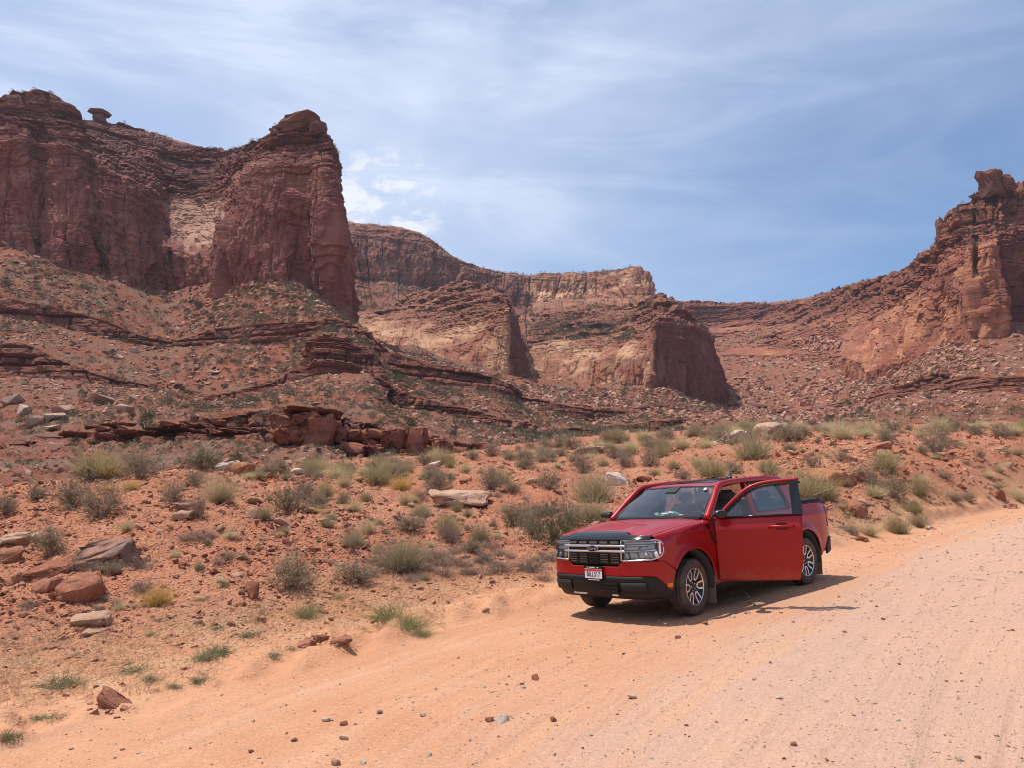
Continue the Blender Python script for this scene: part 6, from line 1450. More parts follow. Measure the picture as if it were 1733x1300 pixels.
# nose: horizontal sections are superellipses
NN = 4.6
def nose(phi, z):
    ins = interp(z, [0.24, 0.30, 0.40, 0.55, 0.78, 0.95, 1.04, 1.09, 1.14], [0.16, 0.10, 0.035, 0.0, 0.0, 0.015, 0.04, 0.10, 0.22])
    b = interp(z, [0.25, 0.34, 0.45, 0.60, 0.80, 1.0, 1.06, 1.12], [0.86, 0.885, 0.905, 0.918, 0.922, 0.915, 0.895, 0.86])
    c = np.abs(np.cos(phi)) ** (2 / NN); s_ = np.sign(np.sin(phi)) * np.abs(np.sin(phi)) ** (2 / NN)
    return 0.2 + (0.72 - ins) * c, b * s_
def phi_x(x): return math.acos(min(1, ((x - 0.2) / 0.72)) ** (NN / 2))
def phi_y(y): return math.copysign(math.asin(min(1, abs(y) / 0.915) ** (NN / 2)), y)
def phis(pe, n):
    # spread samples evenly over the arc
    f = np.linspace(-pe, pe, 4001); x, y = nose(f, 0.7 + 0 * f); l = np.concatenate([[0], np.cumsum(np.hypot(np.diff(x), np.diff(y)))])
    return np.interp(np.linspace(0, l[-1], n), l, f)
def band(name, pe, zl, zu, mat, ns=80, nt=8, thick=0.03, p0=None, push=0.0, parent=None):
    """strip of the nose between two heights given as functions of (x, |y|)"""
    ph = phis(pe, ns) if p0 is None else np.interp(np.linspace(0, 1, ns), np.linspace(0, 1, 200), [phi_s for phi_s in arc_between(p0, pe, 200)])
    def fn(s_, t_):
        f = np.interp(s_, np.linspace(0, 1, ns), ph); x, y = nose(f, 0.7 + 0 * f); a, b = zl(x, np.abs(y)), zu(x, np.abs(y)); z = a + (b - a) * t_
        x, y = nose(f, z); return x + push * np.cos(f), y + push * np.sin(f), z
    return gridpart(name, fn, ns, nt, mat, parent, thick, flip=True)
def arc_between(p0, p1, n):
    f = np.linspace(p0, p1, 4001); x, y = nose(f, 0.7 + 0 * f); l = np.concatenate([[0], np.cumsum(np.hypot(np.diff(x), np.diff(y)))])
    return np.interp(np.linspace(0, l[-1], n), l, f)
def split(x, y):      # black / red boundary of the bumper
    b = interp(x, [0.47, 0.52, 0.74, 0.82, 1], [0.375, 0.375, 0.570, 0.585, 0.585])
    return np.maximum(b, np.where((x < ARCH), archz(x, FA), 0))
band('bumper_cover', phi_x(0.408), split, lambda x, y: np.where(y < 0.47, interp(y, [0, 0.40, 0.47], [0.705, 0.705, 0.770]), seam(x)), PAINT, 150, 12)
band('lower_bumper', phi_x(0.49), lambda x, y: interp(x, [0.49, 0.7, 1], [0.31, 0.295, 0.29]), lambda x, y: split(x, y) - 0.003, BLK, 120, 10, push=0.010)
HB = boxpart('lower_grille', (0.91, 0, 0.445), (0.05, 0.78, 0.155), GLOSSBLK, bev=0.01)
for k in range(3): boxpart('slat', (0.938, 0, 0.40 + 0.045 * k), (0.012, 0.74, 0.012), BLK, HB)
for y in (-0.26, 0.34): boxpart('skid_trim', (0.935, y, 0.352), (0.02, 0.24 if y < 0 else 0.10, 0.022), CHROME, rot=(0, 0.3, 0), bev=0.004)
for sg in (1, -1):
    def fog(s_, t_, sg=sg):
        p = phi_y(0.43) + (phi_y(0.775) - phi_y(0.43)) * s_; x, y = nose(p, 0.45 + 0 * p); return x + 0.018, sg * y, 0.385 + 0.125 * t_
    yy = np.linspace(0.43, 0.775, 14)
    V = []
    for z in (0.385, 0.51):
        for y in yy:
            x, _ = nose(phi_y(y), z); V.append((float(x) + 0.022, sg * y, z))
    V = np.array(V); F = np.array([[i, i + 1, 14 + i + 1, 14 + i] for i in range(13)])
    o = part('fog_lamp_blank', mesh_np('fog_lamp_blank', V, F if sg > 0 else F[:, ::-1], True), BLK, thick=-0.012)
# hood with twin ridges, shield and cowl
def shield_top(y): return interp(np.abs(y), [0, 0.30, 0.46, 0.56, 0.85], [1.140, 1.139, 1.130, 1.098, 1.082])
def hood(s_, t_):
    v = t_ * 2 - 1; yf = v * 0.80; zf = shield_top(yf) - 0.004; ph = np.sign(yf) * np.arcsin(np.clip(np.abs(yf) / 0.915, 0, 1) ** (NN / 2)); xf_, _ = nose(ph, zf)
    xb = -0.485 - 0.09 * v ** 2; zb = 1.228 - 0.034 * v ** 4; yb = v * 0.80
    x = xf_ + (xb - xf_) * s_; y = yf + (yb - yf) * s_
    z = zf + (zb - zf) * s_ ** 0.9 + 0.022 * np.sin(np.pi * s_) * (1 - 0.75 * v ** 4)
    rid = 0.020 * smooth01((np.abs(y) - 0.42) / 0.08) * smooth01((0.78 - np.abs(y)) / 0.14) * np.sin(np.pi * np.clip(s_ * 1.2, 0, 1)) ** 0.5
    return x, y, z + rid - 0.010 * (1 - v ** 2) * s_
gridpart('hood', hood, 50, 60, PAINT, thick=0.02)
band('hood_shield', phi_y(0.83), lambda x, y: interp(y, [0, 0.5, 0.8], [1.040, 1.040, 1.032]), lambda x, y: shield_top(y), GLOSSBLK, 90, 6, thick=0.012, push=0.016)
boxpart('cowl', (-0.52, 0, 1.205), (0.16, 1.48, 0.03), BLK, rot=(0, 0.1, 0))
for y0, y1 in ((-0.60, -0.02), (0.05, 0.62)):
    tubepart('wiper', [(-0.50, y0, 1.232), (-0.53, (y0 + y1) / 2, 1.245), (-0.555, y1, 1.255)], 0.010, BLK)
# grille
gr = boxpart('grille', (0.878, 0, 0.885), (0.05, 0.90, 0.315), GLOSSBLK, bev=0.012)
for k in range(5):
    y = -0.36 + 0.18 * k; x = 0.912 - 0.008 * (y / 0.45) ** 2
    boxpart('upper_slot', (x, y, 1.008), (0.02, 0.135, 0.030), plain('slot_mesh', (0.14, 0.135, 0.13), 0.6) if k == 0 else bpy.data.materials['slot_mesh'], gr, bev=0.006)
    for q in range(5 if k != 2 else 5):
        boxpart('slat', (x + 0.004, y, 0.757 + 0.031 * q), (0.012, 0.140 if k != 2 else 0.16, 0.012), BLK, gr, rot=(0, 0.4, 0), bev=0.003)
        if k != 2: boxpart('slat_edge', (x + 0.010, y, 0.763 + 0.031 * q), (0.006, 0.125, 0.006), plain('slat_sheen', (0.20, 0.195, 0.19), 0.4) if (k == 0 and q == 0) else bpy.data.materials['slat_sheen'], gr, bev=0)
for z, zs in ((0.965, 0.034), (0.898, 0.030)):
    yy = np.linspace(-0.53, 0.53, 30); xx = np.array([float(nose(phi_y(y), z)[0]) for y in yy]) + 0.012
    tubepart('grille_bar', np.stack([xx, yy, z + 0 * yy], 1), zs * 0.5, CHROME, k=10)
# emblem
def oval(name, a, b, x, mat, th, parent=None):
    n = 32; an = np.linspace(0, 2 * np.pi, n, endpoint=False); bm = bmesh.new(); f = bm.faces.new([bm.verts.new((x, a * math.cos(t), 0.932 + b * math.sin(t))) for t in an])
    e = bmesh.ops.extrude_face_region(bm, geom=[f]); bmesh.ops.translate(bm, vec=(th, 0, 0), verts=[v for v in e['geom'] if isinstance(v, bmesh.types.BMVert)]); bmesh.ops.recalc_face_normals(bm, faces=bm.faces)
    me = bpy.data.meshes.new(name); bm.to_mesh(me); bm.free(); return part(name, me, mat, parent)
em = oval('emblem', 0.098, 0.044, 0.915, CHROME, 0.022); oval('emblem_field', 0.086, 0.035, 0.936, NAVY, 0.006, em)
def text(name, s_, size, loc, mat, parent, depth=0.002, shear=0.0, sx=1.0):
    cu = bpy.data.curves.new(name, 'FONT'); cu.body = s_; cu.size = size; cu.align_x = 'CENTER'; cu.align_y = 'CENTER'; cu.extrude = depth; cu.shear = shear; cu.offset = size * 0.012
    t = bpy.data.objects.new('tmp', cu); COL.objects.link(t); dg = bpy.context.evaluated_depsgraph_get(); me = bpy.data.meshes.new_from_object(t.evaluated_get(dg)); bpy.data.objects.remove(t)
    # letters stand on the front: local x -> truck -y ... seen from ahead they read left to right
    me.transform(Matrix.Translation(loc) @ Matrix(((0, 0, 1, 0), (1, 0, 0, 0), (0, 1, 0, 0), (0, 0, 0, 1))) @ Matrix.Diagonal((sx, 1, 1, 1)))
    me.materials.clear(); o = part(name, me, mat, parent); return o
text('script', 'Ford', 0.062, (0.943, 0, 0.934), CHROME, em, 0.002, 0.35, 1.15)
# number plate
pf = boxpart('plate_frame', (0.945, 0.0, 0.615), (0.012, 0.325, 0.190), GLOSSBLK, bev=0.004)
pl = boxpart('plate', (0.952, 0.0, 0.612), (0.006, 0.296, 0.122), WHITE, pf, bev=0.002)
boxpart('plate_band', (0.9555, 0.0, 0.658), (0.002, 0.294, 0.026), PLRED, pf, bev=0)
text('plate_number', 'BILLS17', 0.092, (0.9562, 0, 0.603), PLTXT, pf, 0.001, 0, 0.78)
for y, w in ((-0.02, 0.10), (0.08, 0.03), (-0.10, 0.02)): boxpart('frame_mark', (0.952, y, 0.692), (0.002, w, 0.010), WHITE, pf, bev=0)
boxpart('frame_mark', (0.952, 0, 0.532), (0.002, 0.20, 0.008), WHITE, pf, bev=0)
# headlamps
for sg in (1, -1):
    p0, p1 = phi_y(0.455), phi_x(0.615)
    pc = np.array(arc_between(p0, p1, 26)); zt = lambda s_: interp(s_, [0, 0.78, 0.92, 1], [1.030, 1.030, 1.015, 0.965]); zb = lambda s_: interp(s_, [0, 0.72, 0.90, 1], [0.782, 0.790, 0.815, 0.870])
    def lamp(dep):
        def fn(s_, t_):
            f = np.interp(s_, np.linspace(0, 1, 26), pc); z = zb(s_) + (zt(s_) - zb(s_)) * t_; x, y = nose(f, z); return x - dep * np.cos(f) ** 0.3, sg * (y - dep * 0.6 * np.sin(f)), z
        return fn
    hl = gridpart('headlight', lamp(0.045), 26, 8, plain('lamp_housing', (0.48, 0.47, 0.46), 0.3, metal=0.6) if sg > 0 else bpy.data.materials['lamp_housing'], thick=0.01, flip=sg < 0)
    def edge(s_, t_, dep=0.0):
        f = float(np.interp(s_, np.linspace(0, 1, 26), pc)); z = float(zb(s_) + (zt(s_) - zb(s_)) * t_); x, y = nose(f, z); return (float(x) - dep, sg * float(y), z)
    rim = [edge(q, 0) for q in np.linspace(0, 1, 14)] + [edge(1, q) for q in (0.33, 0.66)] + [edge(q, 1) for q in np.linspace(1, 0, 14)] + [edge(0, q) for q in (0.66, 0.33)]
    rim.append(rim[0]); tubepart('bezel', rim, 0.011, CHROME, hl, k=6)
    for z in (0.965, 0.898):
        q = (z - 0.782) / 0.248; L = [edge(s_, q, 0.012) for s_ in np.linspace(0, 0.62 if z > 0.93 else 0.80, 10)]; tubepart('light_bar', L, 0.015, CHROME, hl, k=8)
    for s_ in (0.10, 0.32, 0.54, 0.74): 
        a = edge(s_ + 0.05, 0.06, 0.03); b = edge(s_, 0.40, 0.03); tubepart('reflector', [a, b], 0.026 if s_ < 0.7 else 0.032, LAMPW, hl, k=8)
    tubepart('indicator', [edge(s_, 0.60, 0.03) for s_ in np.linspace(0.06, 0.42, 6)], 0.022, LAMPW, hl, k=8)
    tubepart('daytime_lamp', [edge(s_, 0.86, 0.025) for s_ in np.linspace(0.05, 0.85, 10)], 0.018, LAMPW, hl, k=8)
    tubepart('outer_lamp', [edge(0.86, q, 0.025) for q in np.linspace(0.2, 0.9, 8)], 0.022, LAMPW, hl, k=8)
    gridpart('lens', lamp(-0.004), 26, 8, LENS, hl, thick=0.0, flip=sg < 0)

# cab
def ws(s_, t_):
    v = s_ * 2 - 1; x = -0.430 - 0.075 * v ** 2 + (-0.650 + 0.045 * v ** 2) * t_; hw = 0.800 - 0.125 * t_
    return x, v * hw, 1.222 + (1.652 - 1.222) * t_ - 0.020 * v ** 2 * t_ + 0.022 * np.sin(np.pi * t_)
gridpart('windscreen', ws, 24, 12, GLASS, thick=0.0)
def wsb(s0, s1, t0, t1, up=0.003):
    def fn(s_, t_):
        x, y, z = ws(s0 + (s1 - s0) * s_, t0 + (t1 - t0) * t_); return x + up, y, z + up
    return fn
for a in ((0, 1, 0, 0.055), (0, 1, 0.955, 1), (0, 0.028, 0, 1), (0.972, 1, 0, 1)): gridpart('windscreen_border', wsb(*a), 20, 10, GLOSSBLK, thick=0.002)
boxpart('toll_tag', (-0.985, 0.545, 1.600), (0.004, 0.045, 0.045), WHITE, rot=(0, -0.95, 0), bev=0)
boxpart('camera_housing', (-0.99, -0.02, 1.585), (0.16, 0.20, 0.05), BLK, rot=(0, 0.5, 0), bev=0.01)
def roof(s_, t_):
    v = s_ * 2 - 1; x = -1.075 - 0.03 * v ** 2 * (1 - t_) - 1.80 * t_; hw = 0.690 + 0.008 * np.sin(np.pi * t_)
    zc = interp(t_, [0, 0.06, 0.25, 0.5, 0.8, 0.96, 1], [1.652, 1.680, 1.716, 1.732, 1.722, 1.700, 1.668])
    return x, v * hw, zc - 0.026 * v ** 2 - 0.026 * v ** 10
gridpart('roof', roof, 40, 30, PAINT, thick=0.03, flip=True)
def sroof(s_, t_):
    x, y, z = roof(0.17 + 0.66 * s_, 0.10 + 0.36 * t_); return x, y, z + 0.006
gridpart('sunroof', sroof, 16, 14, GLOSSBLK, thick=0.0, flip=True)
ant = part('antenna', tubemesh('antenna', [(-2.50, 0, 1.70), (-2.53, 0, 1.745), (-2.57, 0, 1.785), (-2.60, 0, 1.80)], [0.07, 0.05, 0.025, 0.008], 8, 0.35, (1, 0, 0)), GLOSSBLK)
tubepart('mast', [(-2.55, -0.02, 1.70), (-2.62, -0.02, 1.83), (-2.70, -0.02, 1.96)], 0.005, BLK, ant, k=6)
for sg in (1, -1):
    rail = bez([(-0.50, sg * 0.845, 1.195), (-0.78, sg * 0.785, 1.42), (-1.06, sg * 0.715, 1.622), (-1.36, sg * 0.705, 1.672), (-2.2, sg * 0.702, 1.692), (-2.74, sg * 0.695, 1.662), (-2.91, sg * 0.715, 1.58), (-3.05, sg * 0.80, 1.28), (-3.08, sg * 0.835, 1.16)], 8)
    tubepart('roof_rail', rail, interp(np.linspace(0, 1, len(rail)), [0, 0.25, 0.4, 0.72, 1], [0.055, 0.047, 0.042, 0.05, 0.085]), PAINT, k=10)
    tubepart('b_pillar', [(-1.72, sg * 0.865, 0.45), (-1.73, sg * 0.845, 1.18), (-1.74, sg * 0.70, 1.66)], [0.06, 0.055, 0.045], PAINT if sg > 0 else BLK, k=8)
    boxpart('sill', (-1.15, sg * 0.83, 0.375), (1.2, 0.10, 0.07), PAINT, bev=0.01)
    # rear door with window
    def rd_low(x): return np.where(np.abs(x - RA) < ARCH, archz(x, RA), 0.36) + 0.004
    rd = flank('rear_door', -1.775, -2.775, rd_low, lambda x: x * 0 + 1.205, sg, PAINT, 50, 24)
    gl = [(-1.80, 1.215), (-1.80, 1.60), (-2.0, 1.625), (-2.45, 1.615), (-2.62, 1.56), (-2.76, 1.215)]
    ngon('window', gl, lambda x, z: (x, sg * (float(side(np.array(x), np.array(z))) - 0.018), z), GLASSD, rd, thick=0.0)
    fr_ = bez([(-1.79, sg * 0.868, 1.21), (-1.79, sg * 0.738, 1.60), (-2.05, sg * 0.722, 1.640), (-2.45, sg * 0.722, 1.630), (-2.64, sg * 0.75, 1.565), (-2.79, sg * 0.868, 1.21)], 6)
    tubepart('window_frame', fr_, 0.024, BLK, rd, k=6)
    tubepart('belt_trim', [(-1.78, sg * 0.872, 1.208), (-2.78, sg * 0.872, 1.208)], 0.012, GLOSSBLK, rd, k=6)
    boxpart('handle', (-2.62, sg * (float(side(np.array(-2.62), np.array(1.06))) + 0.022), 1.06), (0.20, 0.03, 0.034), PAINT, rd, bev=0.01)
    # cab corner between door and bed
    flank('cab_corner', -2.72, -3.06, lambda x: x * 0 + 1.19, lambda x: interp(x, [-3.06, -2.9, -2.72], [1.26, 1.56, 1.64]), sg, PAINT, 10, 10)
# rear wall of cab, rear window
def rw(s_, t_):
    v = s_ * 2 - 1; return -3.07 + 0.17 * t_, v * (0.82 - 0.12 * t_), 1.12 + 0.53 * t_
gridpart('cab_back', lambda s_, t_: rw(s_, t_ * 0.22), 8, 4, PAINT, thick=0.02, flip=True)
gridpart('rear_window', lambda s_, t_: rw(0.06 + 0.88 * s_, 0.22 + 0.72 * t_), 8, 6, GLASSD, thick=0.0, flip=True)
# bed: floor, cover, tailgate, rear bumper
boxpart('bed_cover', (-3.53, 0, 1.268), (0.94, 1.56, 0.050), BLK, bev=0.012)
for sg in (1, -1): boxpart('bed_rail', (-3.50, sg * 0.795, 1.236), (1.02, 0.09, 0.022), BLK, bev=0.006)
boxpart('tailgate', (-4.025, 0, 0.93), (0.05, 1.42, 0.58), PAINT, bev=0.015)
boxpart('rear_bumper', (-4.06, 0, 0.53), (0.14, 1.56, 0.22), BLK, bev=0.03)
boxpart('underbody', (-1.55, 0, 0.37), (4.6, 1.30, 0.16), DKGREY, bev=0.02)
boxpart('engine_bay', (0.10, 0, 0.72), (1.2, 1.0, 0.55), DKGREY, bev=0.02)
boxpart('bed_floor', (-3.55, 0, 0.68), (0.95, 1.30, 0.35), DKGREY, bev=0.02)
boxpart('cabin_floor', (-1.75, 0, 0.44), (2.5, 1.60, 0.05), DKGREY)
# wheels
def lathe(prof, n=56):
    prof = np.array(prof); an = np.linspace(0, 2 * np.pi, n, endpoint=False); m = len(prof)
    V = np.stack([prof[:, 1][None] * np.cos(an)[:, None], np.repeat(prof[:, 0][None], n, 0), prof[:, 1][None] * np.sin(an)[:, None]], 2)
    i = np.arange(n * (m - 1)); a = i // (m - 1); b = i % (m - 1); a2 = (a + 1) % n
    return V.reshape(-1, 3), np.stack([a * m + b, a * m + b + 1, a2 * m + b + 1, a2 * m + b], 1)
TW = 0.112
tyre_prof = [(-TW * 0.85, 0.232), (-TW * 0.98, 0.26), (-TW * 1.03, 0.30), (-TW * 0.97, 0.335), (-TW * 0.80, 0.357), (-0.064, 0.3605), (-0.062, 0.354), (-0.054, 0.354), (-0.052, 0.362), (-0.022, 0.363), (-0.020, 0.355), (-0.012, 0.355), (-0.010, 0.363), (0.010, 0.363), (0.012, 0.355), (0.020, 0.355), (0.022, 0.363), (0.052, 0.362), (0.054, 0.354), (0.062, 0.354), (0.064, 0.3605), (TW * 0.80, 0.357), (TW * 0.97, 0.335), (TW * 1.03, 0.30), (TW * 0.98, 0.26), (TW * 0.85, 0.232)]
TY = mesh_np('tyre', *lathe(tyre_prof), True); TY.materials.append(TYRE)
RIMB = mesh_np('rim_barrel', *lathe([(0.094, 0.236), (0.090, 0.224), (0.050, 0.214), (0.045, 0.10), (0.060, 0.070), (0.066, 0.0)]), True); RIMB.materials.append(plain('rim_black', (0.016, 0.016, 0.017), 0.25, spec=0.5))
RIML = mesh_np('rim_lip', *lathe([(0.088, 0.240), (0.102, 0.240), (0.104, 0.232), (0.094, 0.226)]), True); RIML.materials.append(SILV)
def spoke_mesh():
    bm = bmesh.new()
    def bar(p, q, w, d=0.016):
        p, q = np.array(p), np.array(q); t = (q - p) / np.linalg.norm(q - p); nrm = np.array([-t[1], t[0]]); vs = []
        for dy in (0.0, -0.03):
            for c in (p - nrm * w / 2, p + nrm * w / 2, q + nrm * w * 0.62, q - nrm * w * 0.62):
                rr_ = np.hypot(*c); vs.append(bm.verts.new((c[0], 0.094 + dy - 0.03 * (1 - rr_ / 0.23), c[1])))
        for f in ((0, 1, 2, 3), (7, 6, 5, 4), (0, 4, 5, 1), (1, 5, 6, 2), (2, 6, 7, 3), (3, 7, 4, 0)): bm.faces.new([vs[i] for i in f])
    bar((-0.036, 0.125), (-0.046, 0.229), 0.020); bar((0.036, 0.125), (0.046, 0.229), 0.020)
    bar((-0.036, 0.127), (-0.012, 0.092), 0.019); bar((0.036, 0.127), (0.012, 0.092), 0.019); bar((-0.020, 0.094), (0.020, 0.094), 0.018)
    bmesh.ops.recalc_face_normals(bm, faces=bm.faces); me = bpy.data.meshes.new('spoke'); bm.to_mesh(me); bm.free(); me.materials.append(SILV); return me
SPK = spoke_mesh(); NUT = tubemesh('lug_nut', [(0, 0.055, 0), (0, 0.080, 0)], 0.011, 6, 1, (1, 0, 0)); NUT.materials.append(CHROME)
def wheel(cx, sg, steer=0.0):
    w = link('wheel', None, parent=truck); w.location = (cx, sg * 0.795, WR); w.rotation_euler = (0, 0, (0 if sg > 0 else math.pi) + steer)
    link('tyre', TY, parent=w); rim = link('rim', RIMB, parent=w); link('rim_lip', RIML, parent=w)
    for k in range(6):
        s_ = link('spoke', SPK, parent=w); s_.rotation_euler = (0, math.radians(60 * k + (30 if cx == FA else 0)), 0)
    for k in range(5):
        an = 2 * math.pi * k / 5; n_ = link('lug_nut', NUT, parent=w); n_.location = (0.052 * math.cos(an), 0, 0.052 * math.sin(an))
    return w
for cx in (FA, RA):
    for sg in (1, -1): wheel(cx, sg, math.radians(6) if cx == FA else 0)
# driver door (swung open) and passenger door (closed)
HX, HY = -0.565, 0.895
for sg in (1, -1):
    XF = (Matrix.Translation((HX, HY, 0)) @ Matrix.Rotation(math.radians(-65), 4, 'Z') @ Matrix.Translation((-HX, -HY, 0))) if sg > 0 else None
    def dxr(z): return interp(z, [0.36, 0.6, 1.2, 1.64], [-1.61, -1.67, -1.72, -1.70])
    def df(s_, t_):
        z = 0.362 + (1.205 - 0.362) * t_; x = -0.572 + (dxr(z) + 0.572) * s_; return x, sg * side(x, z), z
    dp = empty('front_door'); dp.parent = truck
    if sg > 0: dp['label'] = 'driver door swung wide open'
    gridpart('door_skin', df, 40, 26, PAINT, dp, 0.012, XF, flip=sg > 0)
    def di(s_, t_):
        z = 0.385 + (1.195 - 0.385) * t_; x = -0.585 + (dxr(z) + 0.60) * s_; return x, sg * (side(x, z) - 0.075 - 0.02 * np.sin(np.pi * t_)), z
    gridpart('door_trim', di, 12, 12, DKGREY, dp, 0.05, XF, flip=sg > 0)
    fy = lambda x, z, o=0.0: sg * (float(side(np.array(-1.2), np.array(z))) + o)
    G = [(-0.70, 1.215), (-0.75, 1.270), (-0.86, 1.380), (-0.98, 1.48), (-1.09, 1.55), (-1.20, 1.592), (-1.36, 1.618), (-1.52, 1.624), (-1.575, 1.606), (-1.59, 1.555), (-1.60, 1.215)]
    ngon('window', G, lambda x, z: (x, fy(x, z, -0.025), z), GLASS, dp, 0.0, XF)
    up = bez([(-0.585, 1.185), (-0.69, 1.280), (-0.82, 1.405), (-0.95, 1.515), (-1.08, 1.595), (-1.24, 1.640), (-1.46, 1.658), (-1.71, 1.662)], 6)
    tubepart('window_frame', [(x, fy(x, z, -0.004), z) for x, z in up], 0.030, PAINT, dp, k=8, flat=0.8, xf=XF)
    tubepart('window_seal', [(x - 0.02, fy(x, z - 0.035, -0.002), z - 0.038) for x, z in up[4:]], 0.016, BLK, dp, k=6, xf=XF)
    ngon('pillar_cover', [(-1.60, 1.205), (-1.585, 1.605), (-1.59, 1.640), (-1.70, 1.640), (-1.735, 1.205)], lambda x, z: (x, fy(x, z, 0.004), z), GLOSSBLK, dp, 0.02, XF)
    ngon('mirror_sail', [(-0.60, 1.20), (-0.70, 1.28), (-0.74, 1.205)], lambda x, z: (x, fy(x, z, 0.004), z), BLK, dp, 0.02, XF)
    tubepart('belt_trim', [(-0.70, fy(0, 1.205, 0.006), 1.210), (-1.60, fy(0, 1.205, 0.006), 1.210)], 0.013, GLOSSBLK, dp, k=6, xf=XF)
    mr = tubepart('mirror', bez([(-0.705, sg * 1.015, 1.265), (-0.700, sg * 1.030, 1.265), (-0.700, sg * 1.09, 1.268), (-0.705, sg * 1.15, 1.265), (-0.715, sg * 1.172, 1.258)], 3), interp(np.linspace(0, 1, 13), [0, 0.10, 0.5, 0.85, 1], [0.05, 0.085, 0.098, 0.078, 0.03]), GLOSSBLK, dp, k=12, flat=0.62, up=(0, 0, 1), xf=XF)
    tubepart('mirror_arm', [(-0.69, sg * 0.86, 1.225), (-0.70, sg * 1.03, 1.235)], 0.030, BLK, dp, k=8, flat=0.8, xf=XF)
    yh = float(side(np.array(-1.45), np.array(1.06)))
    hd = tubepart('handle', [(-1.29, sg * (yh + 0.006), 1.062), (-1.31, sg * (yh + 0.034), 1.064), (-1.45, sg * (yh + 0.042), 1.066), (-1.58, sg * (yh + 0.034), 1.064), (-1.60, sg * (yh + 0.004), 1.062)], 0.019, PAINT, dp, k=8, xf=XF)
    ngon('handle_cup', [(-1.38, 1.02), (-1.38, 1.105), (-1.52, 1.105), (-1.52, 1.02)], lambda x, z: (x, sg * (yh + 0.004), z), plain('handle_recess', (0.09, 0.004, 0.006), 0.4) if sg > 0 else bpy.data.materials['handle_recess'], dp, 0.004, XF)
# cabin: dash, wheel, seats
boxpart('dashboard', (-0.80, 0, 1.07), (0.46, 1.46, 0.26), DKGREY, bev=0.05)
boxpart('firewall', (-0.56, 0, 0.80), (0.06, 1.52, 0.66), DKGREY)
sw = np.linspace(0, 2 * np.pi, 28); tubepart('steering_wheel', [(-1.06 + 0.06 * math.sin(a), 0.36 + 0.185 * math.cos(a), 1.10 + 0.175 * math.sin(a)) for a in sw], 0.016, DKGREY, k=8, up=(1, 0, 0.3))
def seat(x, y, w, nm):
    s_ = boxpart(nm, (x, y, 0.72), (0.52, w, 0.20), SEATM, bev=0.06)
    boxpart('backrest', (x - 0.27, y, 1.06), (0.17, w, 0.62), SEATM, s_, rot=(0, -0.20, 0), bev=0.06)
    if w < 0.7: boxpart('headrest', (x - 0.36, y, 1.46), (0.10, 0.27, 0.19), SEATM, s_, bev=0.04)
    else:
        for q in (-0.42, 0.42): boxpart('headrest', (x - 0.35, y + q, 1.42), (0.10, 0.26, 0.15), SEATM, s_, bev=0.04)
seat(-1.45, 0.37, 0.52, 'driver_seat'); seat(-1.45, -0.37, 0.52, 'passenger_seat'); seat(-2.45, 0, 1.36, 'rear_bench')
boxpart('inner_mirror', (-1.10, 0.02, 1.545), (0.03, 0.24, 0.06), BLK, bev=0.012)
# things left on the dashboard
Mc = Mat('patterned_cloth'); Mc.set(color=Mc.mix(Mc.rng(Mc.noise(Mc.obj(), 14, 3), 0.46, 0.54), (0.75, 0.76, 0.72), (0.12, 0.26, 0.17)), rough=0.9)
cm = boulder_mesh('folded_cloth', 4242, (0.42, 0.26, 0.13), 2, 0.03, 20, 0.8, 0, 0.2); cm.materials.append(Mc.m)
cl = link('folded_cloth', cm); cl.location = truck_to_world((-0.76, 0.02, 1.245)); cl.rotation_euler = (0, 0, 0.6); tag(cl, 'crumpled white and green cloth lying on the truck dashboard', 'cloth')
cm = boulder_mesh('paper_bag', 4243, (0.12, 0.10, 0.06), 2, 0.02, 14, 0.7, 0, 0.1); cm.materials.append(WHITE)
cl = link('paper_bag', cm); cl.location = truck_to_world((-0.72, 0.30, 1.225)); tag(cl, 'small white packet on the dashboard beside the steering wheel', 'packet')
